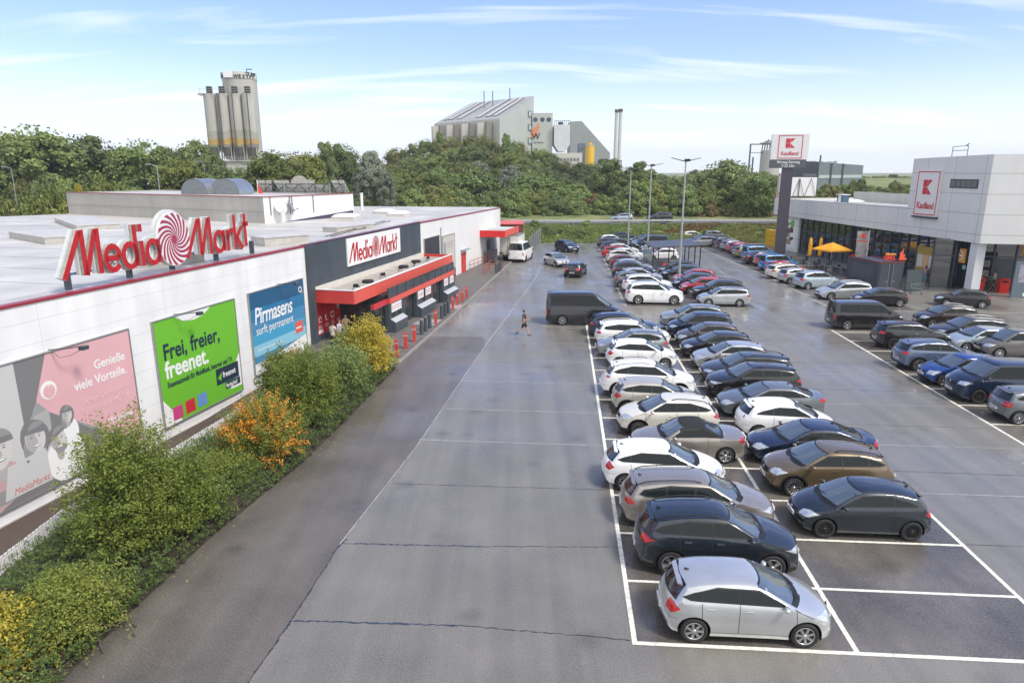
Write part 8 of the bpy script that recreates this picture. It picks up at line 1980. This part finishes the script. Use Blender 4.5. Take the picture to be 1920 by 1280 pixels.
# rear block, left column: (kind,name,paint,px left end, bay position, nose,label)
def blk(kind, name, pm, px, pos, nose, label, rim='five', tweak=None):
    return lot(kind, name, pm, px, pos, nose, label, rim, tweak, vn=.0)
blk('big_suv', 'white_suv', P_WHITE, 1174, 16.75, 'R', 'big white off-roader at the near end of the rear bays', 'seven', dict(railmat=GALV))
blk('compact', 'dark_hatchback', P_ANTH, 1180, 17.9, 'R', 'dark car half hidden behind the big white off-roader', 'five')
blk('suv', 'white_suv', P_WHITE, 1168, 18.9, 'R', 'white SUV second white from the near end of the rear bays', 'five', dict(H=1.62))
blk('small_hatch', 'dark_small_car', P_GREY, 1151, 20.0, 'R', 'small dark grey hatchback left of the white SUV', 'seven')
blk('compact', 'silver_hatchback', P_SILVER, 1162, 21.1, 'R', 'silver hatchback whose roof shows behind the small dark one', 'seven')
blk('suv', 'black_suv', P_BLACK, 1147, 22.3, 'R', 'black SUV in the left column of the rear bays', 'five', dict(L=4.6))
blk('compact', 'silver_blue_hatchback', P_LBLUE, 1151, 23.9, 'R', 'silver blue hatchback behind the black rear SUV', 'seven')
blk('hatchback', 'dark_red_hatchback', P_DRED, 1144, 25.3, 'R', 'dark red hatchback in the left column of the rear bays')
blk('small_suv', 'beige_crossover', P_OFFW, 1137, 27.0, 'R', 'beige white crossover in the left column of the rear bays', 'five')
blk('compact', 'white_hatchback', P_WHITE, 1146, 28.2, 'R', 'white hatchback between the beige crossover and red estate', 'seven')
blk('estate', 'red_estate', P_RED, 1128, 29.0, 'R', 'red estate far down the left column of the rear bays')
blk('compact', 'white_hatchback', P_OFFW, 1138, 30.3, 'R', 'white hatchback just beyond the red estate')
blk('compact', 'navy_hatchback', P_NAVY, 1126, 31.5, 'R', 'navy hatchback near the far end of the rear bays', 'five')
blk('estate', 'black_estate', P_BLACK, 1135, 32.8, 'R', 'black estate beside the far navy hatchback', 'five')
blk('hatchback', 'black_hatchback', P_ANTH, 1119, 33.4, 'R', 'dark hatchback leftmost in the rear block')
blk('hatchback', 'white_hatchback', P_WHITE, 1124, 35.3, 'R', 'small white hatchback next to last at the rear', 'seven')
blk('saloon', 'dark_saloon', P_NAVY, 1141, 37.5, 'R', 'dark saloon at the very far end of the left column')
blk('saloon', 'anthracite_saloon', P_ANTH, 1180, 36.0, 'L', 'anthracite saloon at the far end of the right column')
blk('small_estate', 'silver_estate', P_SILVER, 1310, 16.6, 'L', 'silver small estate with dark side strip at the near end of the rear right column', 'seven')
blk('suv', 'black_suv', P_BLACK, 1300, 17.7, 'L', 'black SUV directly behind the silver small estate', 'five', dict(L=4.62))
blk('crossover', 'red_crossover', P_RED, 1277, 18.7, 'L', 'red crossover with dark wheel arches in the rear right column', 'seven')
blk('hatchback', 'navy_hatchback', P_NAVY, 1263, 19.8, 'L', 'navy hatchback left behind the red crossover', 'seven')
blk('compact', 'red_hatchback', P_RED, 1262, 20.9, 'L', 'small red hatchback peeping out by the near lamp post')
blk('compact', 'anthracite_hatchback', P_ANTH, 1241, 22.1, 'L', 'anthracite hatchback in front of the cart shelter', 'five')
blk('hatchback', 'black_hatchback', P_BLACK, 1237, 23.3, 'L', 'black hatchback nearest the cart shelter')
blk('hatchback', 'white_hatchback', P_WHITE, 1213, 28.2, 'L', 'white car seen through the cart shelter posts')
blk('compact', 'copper_hatchback', P_ORANGE, 1206, 29.3, 'L', 'copper car just left behind the cart shelter')
blk('compact', 'white_hatchback', P_OFFW, 1204, 30.6, 'L', 'pale white hatchback beyond the cart shelter')
blk('compact', 'silver_hatchback', P_SILVER, 1202, 31.8, 'L', 'silver hatchback beyond the cart shelter')
blk('passenger_van', 'navy_van', P_NAVY, 1189, 33.2, 'L', 'dark navy van towering over the far rear right column')
blk('hatchback', 'silver_hatchback', P_LGREY, 1184, 34.5, 'L', 'silver hatchback behind the far navy van')
# moving cars and the white minibus
put('hatchback', 'silver_moving_car', P_SILVER, 'silver hatchback driving toward the camera on the aisle', (G(1045, 501).x, G(1045, 501).y + 1.6, 0), R(-66), 'seven')
put('crossover', 'dark_moving_car', P_BLACK, 'black small crossover driving away with glowing tail lamps', (G(1082, 521).x, G(1082, 521).y + 1.6, 0), R(72), 'steel')
put('small_suv', 'navy_moving_car', P_NAVY, 'dark navy SUV with bluish headlamps approaching at the end of the aisle', (G(1064, 474).x, G(1064, 474).y + 1.6, 0), R(-62), 'five')
o = put('tall_van', 'white_minibus', P_WHITE, 'white high roof minibus parked beside the white trailer', (0, 0, 0), R(75), 'steel', dict(H=2.35, L=5.1, h=(1.9, 2.2), re=(4.95, 2.26), b=(5.05, 1.4), t=(5.08, 1.0), xr=3.95))
o.location = G(968, 492) + Vector((.6, 2.2, .05))
for px, py, pm, kd, rz, nm, lb in ((1166, 418.5, P_LBLUE, 'hatchback', 182, 'road_car', 'pale blue car driving on the embankment road'), (1237, 416.5, P_ANTH, 'suv', 182, 'road_suv', 'dark SUV driving on the embankment road')):
    zz = terr(20, 117) + .12; r_ = G(px, py, zz); p = Vector((AtY(px, py, 117).x, 117.2, zz)); put(kd, nm, pm, lb, p, R(rz), 'five')
# ------------------------------------------------------------------ people
def skin_tree(name, chains, mats, parent, sub=2, loc=(0, 0, 0)):
    """chains: list of [(x,y,z,r),...]; a chain may start with an int = index into the flat joint list to branch from"""
    vs, es, rs = [], [], []
    for ch in chains:
        prev = None
        for p in ch:
            if isinstance(p, int): prev = p; continue
            vs.append(p[:3]); rs.append(p[3]); k = len(vs) - 1
            if prev is not None: es.append((prev, k))
            prev = k
    me = bpy.data.meshes.new('skel'); me.from_pydata(vs, es, []); o = bpy.data.objects.new('skel', me); COL.objects.link(o)
    m = o.modifiers.new('s', 'SKIN'); m.use_smooth_shade = True
    sv = me.skin_vertices[0].data
    for i_, r_ in enumerate(rs): sv[i_].radius = (r_, r_) if not isinstance(r_, tuple) else r_
    sv[0].use_root = True
    s = o.modifiers.new('d', 'SUBSURF'); s.levels = sub; s.render_levels = sub
    bpy.context.view_layer.update()
    out = bpy.data.meshes.new_from_object(o.evaluated_get(bpy.context.evaluated_depsgraph_get())); out.name = name
    bpy.data.objects.remove(o); bpy.data.meshes.remove(me)
    out.materials.clear(); out.materials.append(mats)
    for p in out.polygons: p.use_smooth = True
    return link(bpy.data.objects.new(name, out), parent)
SKIN = mat('skin', (.46, .27, .19), .5); 
def person(label, loc, rz, h=1.75, top=(.3, .3, .3), legs=(.05, .06, .1), hair=(.02, .014, .01), shoe=(.6, .6, .6), shorts=False, sleeves='short', stride=0.0, armL=(.0, .0), armR=(.0, .0), longhair=False, bag=None, female=False):
    """faces +x. arm = (upper angle forward, elbow bend) in degrees"""
    t = thing('person', label, 'person', loc, rz); s = h / 1.72
    def lc(c, n_): return mat('cloth_' + n_ + '_%02x%02x%02x' % tuple(int(v * 255) for v in c), c, .85, noise=.12, nscale=6)
    hipw, shw = (.085, .160) if female else (.09, .182)
    a = R(stride)
    def leg(sg, ang, knee):
        hx_, hz = 0, .90; kx, kz = hx_ + .42 * math.sin(ang), hz - .42 * math.cos(ang); ax_, az = kx + .41 * math.sin(ang - knee), kz - .41 * math.cos(ang - knee)
        return (hx_, kx, kz, ax_, az)
    L1 = leg(1, a, R(4)); L2 = leg(-1, -a, R(8 + stride * 1.2))
    lift = min(L1[4], L2[4]) - .075
    Z = lambda z: (z - lift)
    def arm(sg, up, el):
        u, e_ = R(up), R(up + el); sx_, sz = 0, 1.40
        ex, ez = sx_ + .28 * math.sin(u), sz - .28 * math.cos(u); wx, wz = ex + .25 * math.sin(e_), ez - .25 * math.cos(e_)
        return [(sx_, sg * shw, Z(sz)), (ex, sg * (shw + .045), Z(ez)), (wx, sg * (shw + .02), Z(wz))], e_
    ch = [[(0, 0, Z(.95), .115), (0, 0, Z(1.12), .105), (.005, 0, Z(1.30), .125), (0, 0, Z(1.42), .085), (.01, 0, Z(1.475), .052), (.02, 0, Z(1.525), .056), (.02, 0, Z(1.58), .080), (.015, 0, Z(1.645), .084), (.01, 0, Z(1.685), .055)]]
    n0 = 9
    for sg, L_ in ((1, L1), (-1, L2)):
        ch.append([0, (L_[0], sg * hipw, Z(.88), .085), (L_[1] * .5, sg * hipw, Z((.88 + L_[2]) / 2), .078), (L_[1], sg * hipw, Z(L_[2]), .055), ((L_[1] + L_[3]) / 2 - .01, sg * hipw, Z((L_[2] + L_[4]) / 2 + .04), .052), (L_[3], sg * hipw, Z(L_[4]), .034), (L_[3] + .03, sg * hipw, Z(L_[4] - .045), .034), (L_[3] + .13, sg * hipw, Z(L_[4] - .055), .026)]); n0 += 7
    arms = []
    for sg, (up, el) in ((1, armL), (-1, armR)):
        A, e_ = arm(sg, up, el); arms.append((A, e_))
        hd = Vector((math.sin(e_), 0, -math.cos(e_))); sd = Vector((math.cos(e_), 0, math.sin(e_)))
        w = Vector(A[2]); palm = w + hd * .085
        base = n0
        ch.append([2, (A[0][0], A[0][1] * .8, A[0][2], .062), (A[0][0], A[0][1], A[0][2] - .01, .052), (A[1][0], A[1][1], A[1][2], .040), (A[2][0], A[2][1], A[2][2], .026), (palm.x, palm.y, palm.z, .030)]); n0 += 5
        pi_ = n0 - 1
        for k, ln in enumerate((.062, .072, .068, .054)):
            o_ = sd * (-.027 + .018 * k); f1 = palm + o_ + hd * .035; f2 = f1 + hd * ln * .5 + Vector((0, -sg * .010, 0)); f3 = f2 + hd * ln * .45 + Vector((0, -sg * .022, 0))
            ch.append([pi_, (*f1, .010), (*f2, .009), (*f3, .007)]); n0 += 3
        th = w + hd * .05 + sd * .035; ch.append([pi_, (*th, .012), (*(th + hd * .04 + sd * .02), .009)]); n0 += 2
    b = skin_tree('body', ch, SKIN, t, 2)
    # face details on the one body mesh's head: nose, ears, eyes, mouth
    f = MB(); zc = Z(1.607); f.ell((.108, 0, zc - .01), (.018, .012, .022), 8, 5); f.build('nose', [SKIN], t)
    for sg in (1, -1): f = MB(); f.ell((.02, sg * .085, zc), (.02, .010, .03), 8, 5); f.build('ear', [SKIN], t)
    for sg in (1, -1): f = MB(); f.ell((.092, sg * .032, zc + .018), (.010, .012, .007), 8, 5); f.build('eye', [mat('eye_dark', (.03, .02, .02), .3)], t)
    f = MB(); f.ell((.094, 0, zc - .048), (.010, .024, .006), 8, 5); f.build('mouth', [mat('lip', (.32, .10, .09), .5)], t)
    f = MB(); n_, k_ = 16, 9; HM = mat('hair_%02x%02x' % (int(hair[0] * 255), int(hair[1] * 255)), hair, .6)
    prof = [(math.sin(math.pi * j / k_ * .62), math.cos(math.pi * j / k_ * .62)) for j in range(k_ + 1)]
    o0 = len(f.v); f.lathe([(max(.001, r_), z) for r_, z in prof], n_, 0)
    for q in range(o0, len(f.v)):
        x, y, z = f.v[q]; x2 = -.012 + x * .098 - (.0 if z > .2 else .0)
        if x > .3 and z < .45: x2 = .06 * 1.0
        f.v[q] = (x2, y * .094, Z(1.628) + z * .105)
    f.build('hair', [HM], t)
    if longhair: f = MB(); f.ell((-.06, 0, Z(1.50)), (.06, .085, .19), 12, 8); f.build('hair_length', [HM], t)
    # clothes as slightly wider shells
    tm = lc(top, 'top'); sl = [[(0, 0, Z(.84), .142), (0, 0, Z(.97), .146), (0, 0, Z(1.12), .135), (.005, 0, Z(1.30), .150), (0, 0, Z(1.40), .120), (0, 0, Z(1.445), .078)]]
    for sg, (A, e_) in zip((1, -1), arms):
        f_ = .5 if sleeves == 'short' else 1.0; c1, c2 = Vector(A[0]), Vector(A[1]); mid = c1.lerp(c2, .62)
        q = [3, (A[0][0], A[0][1] * .8, A[0][2], .078), (A[0][0], A[0][1], A[0][2] - .02, .068), (mid.x, mid.y, mid.z, .062 if sleeves == 'short' else .056)]
        if sleeves == 'long': w = c2.lerp(Vector(A[2]), .9); q += [(c2.x, c2.y, c2.z, .050), (w.x, w.y, w.z, .038)]
        sl.append(q)
    skin_tree('jacket' if sleeves == 'long' else 'shirt', sl, tm, t, 2)
    lm_ = lc(legs, 'legs'); lg = [[(0, 0, Z(.97), .135), (0, 0, Z(.90), .13)]]
    for sg, L_ in ((1, L1), (-1, L2)):
        q = [1, (L_[0], sg * hipw, Z(.84), .102), (L_[1] * .5, sg * hipw, Z((.88 + L_[2]) / 2), .094)]
        if shorts: q += [(L_[1] * .9, sg * hipw, Z(L_[2] + .05), .085)]
        else: q += [(L_[1], sg * hipw, Z(L_[2]), .075), ((L_[1] + L_[3]) / 2, sg * hipw, Z((L_[2] + L_[4]) / 2), .068), (L_[3], sg * hipw, Z(L_[4] + .02), .055)]
        lg.append(q)
    skin_tree('shorts' if shorts else 'trousers', lg, lm_, t, 2)
    for sg, L_ in ((1, L1), (-1, L2)):
        f = MB(); f.ell((L_[3] + .055, sg * hipw, Z(L_[4] - .05)), (.135, .048, .042), 12, 6); f.build('shoe', [lc(shoe, 'shoe')], t)
    if bag == 'phone': A = arms[0][0][2]; f = MB(); f.box(A[0] + .06, A[0] + .14, A[1] - .06, A[1] - .045, A[2] + .0, A[2] + .13); f.build('phone', [BLACK], t)
    t.scale = (s, s, s)
    return t
person('man in dark tee shirt and shorts walking across the empty bays', G(983, 629), R(-10), 1.80, (.055, .045, .042), (.025, .025, .03), (.02, .015, .01), (.05, .05, .05), True, 'short', 22, (15, 85), (-5, 95))
person('person in white tee shirt and dark trousers by the red posters', G(626, 655, .1), R(70), 1.72, (.50, .46, .40), (.02, .02, .025), (.03, .012, .01), (.55, .55, .55), False, 'short', 4, (5, 20), (8, 30))
person('woman with long dark hair, pale top and blue jeans by the entrance', G(638, 648, .1), R(-20), 1.66, (.44, .38, .46), (.03, .055, .12), (.015, .01, .01), (.6, .6, .6), False, 'long', 5, (20, 80), (5, 15), True, female=True)
person('man in tan shirt and pale jeans closest to the shop entrance', G(650, 641, .1), R(-50), 1.80, (.26, .17, .10), (.26, .32, .36), (.02, .012, .01), (.6, .6, .6), False, 'long', 5, (25, 85), (10, 20))
person('person in dark grey overalls beside the white trailer', WP(39.3, -2.5, .1), R(-60), 1.75, (.05, .055, .055), (.03, .032, .035), (.02, .02, .02), (.03, .03, .03), False, 'long', 6, (20, 60), (20, 70))
person('woman in pink top and light jeans near the supermarket glass', G(1733, 529), R(40), 1.65, (.50, .26, .28), (.16, .26, .42), (.05, .03, .015), (.6, .6, .6), False, 'long', 4, (20, 110), (10, 20), True, female=True)
person('man in dark blue jacket left of the standing table', G(1743, 525), R(0), 1.80, (.02, .03, .05), (.02, .022, .03), (.04, .025, .015), (.05, .05, .05), False, 'long', 4, (20, 60), (10, 20))
person('person in black with white shoes right of the standing table', G(1770, 528), R(185), 1.74, (.012, .012, .014), (.015, .015, .018), (.03, .02, .01), (.6, .6, .6), False, 'long', 4, (25, 80), (10, 30))
person('person in white and black standing between the two red bins', G(1861, 543), R(150), 1.76, (.45, .45, .46), (.015, .015, .018), (.02, .012, .01), (.04, .04, .04), False, 'short', 6, (20, 70), (20, 60))
hz = MB(); hz.box(-2300, 2300, -260, 2700, -12, 75)
hm = bpy.data.materials.new('haze_air'); hm.use_nodes = True; hn = hm.node_tree; hn.nodes.clear()
ho = hn.nodes.new('ShaderNodeOutputMaterial'); hv = hn.nodes.new('ShaderNodeVolumePrincipled'); hv.inputs['Color'].default_value = (.86, .91, 1, 1); hv.inputs['Density'].default_value = .00028; hv.inputs['Anisotropy'].default_value = .1
hn.links.new(hv.outputs[0], ho.inputs['Volume'])
tag(hz.build('haze', [hm]), 'thin pale air over the whole place', kind='stuff')
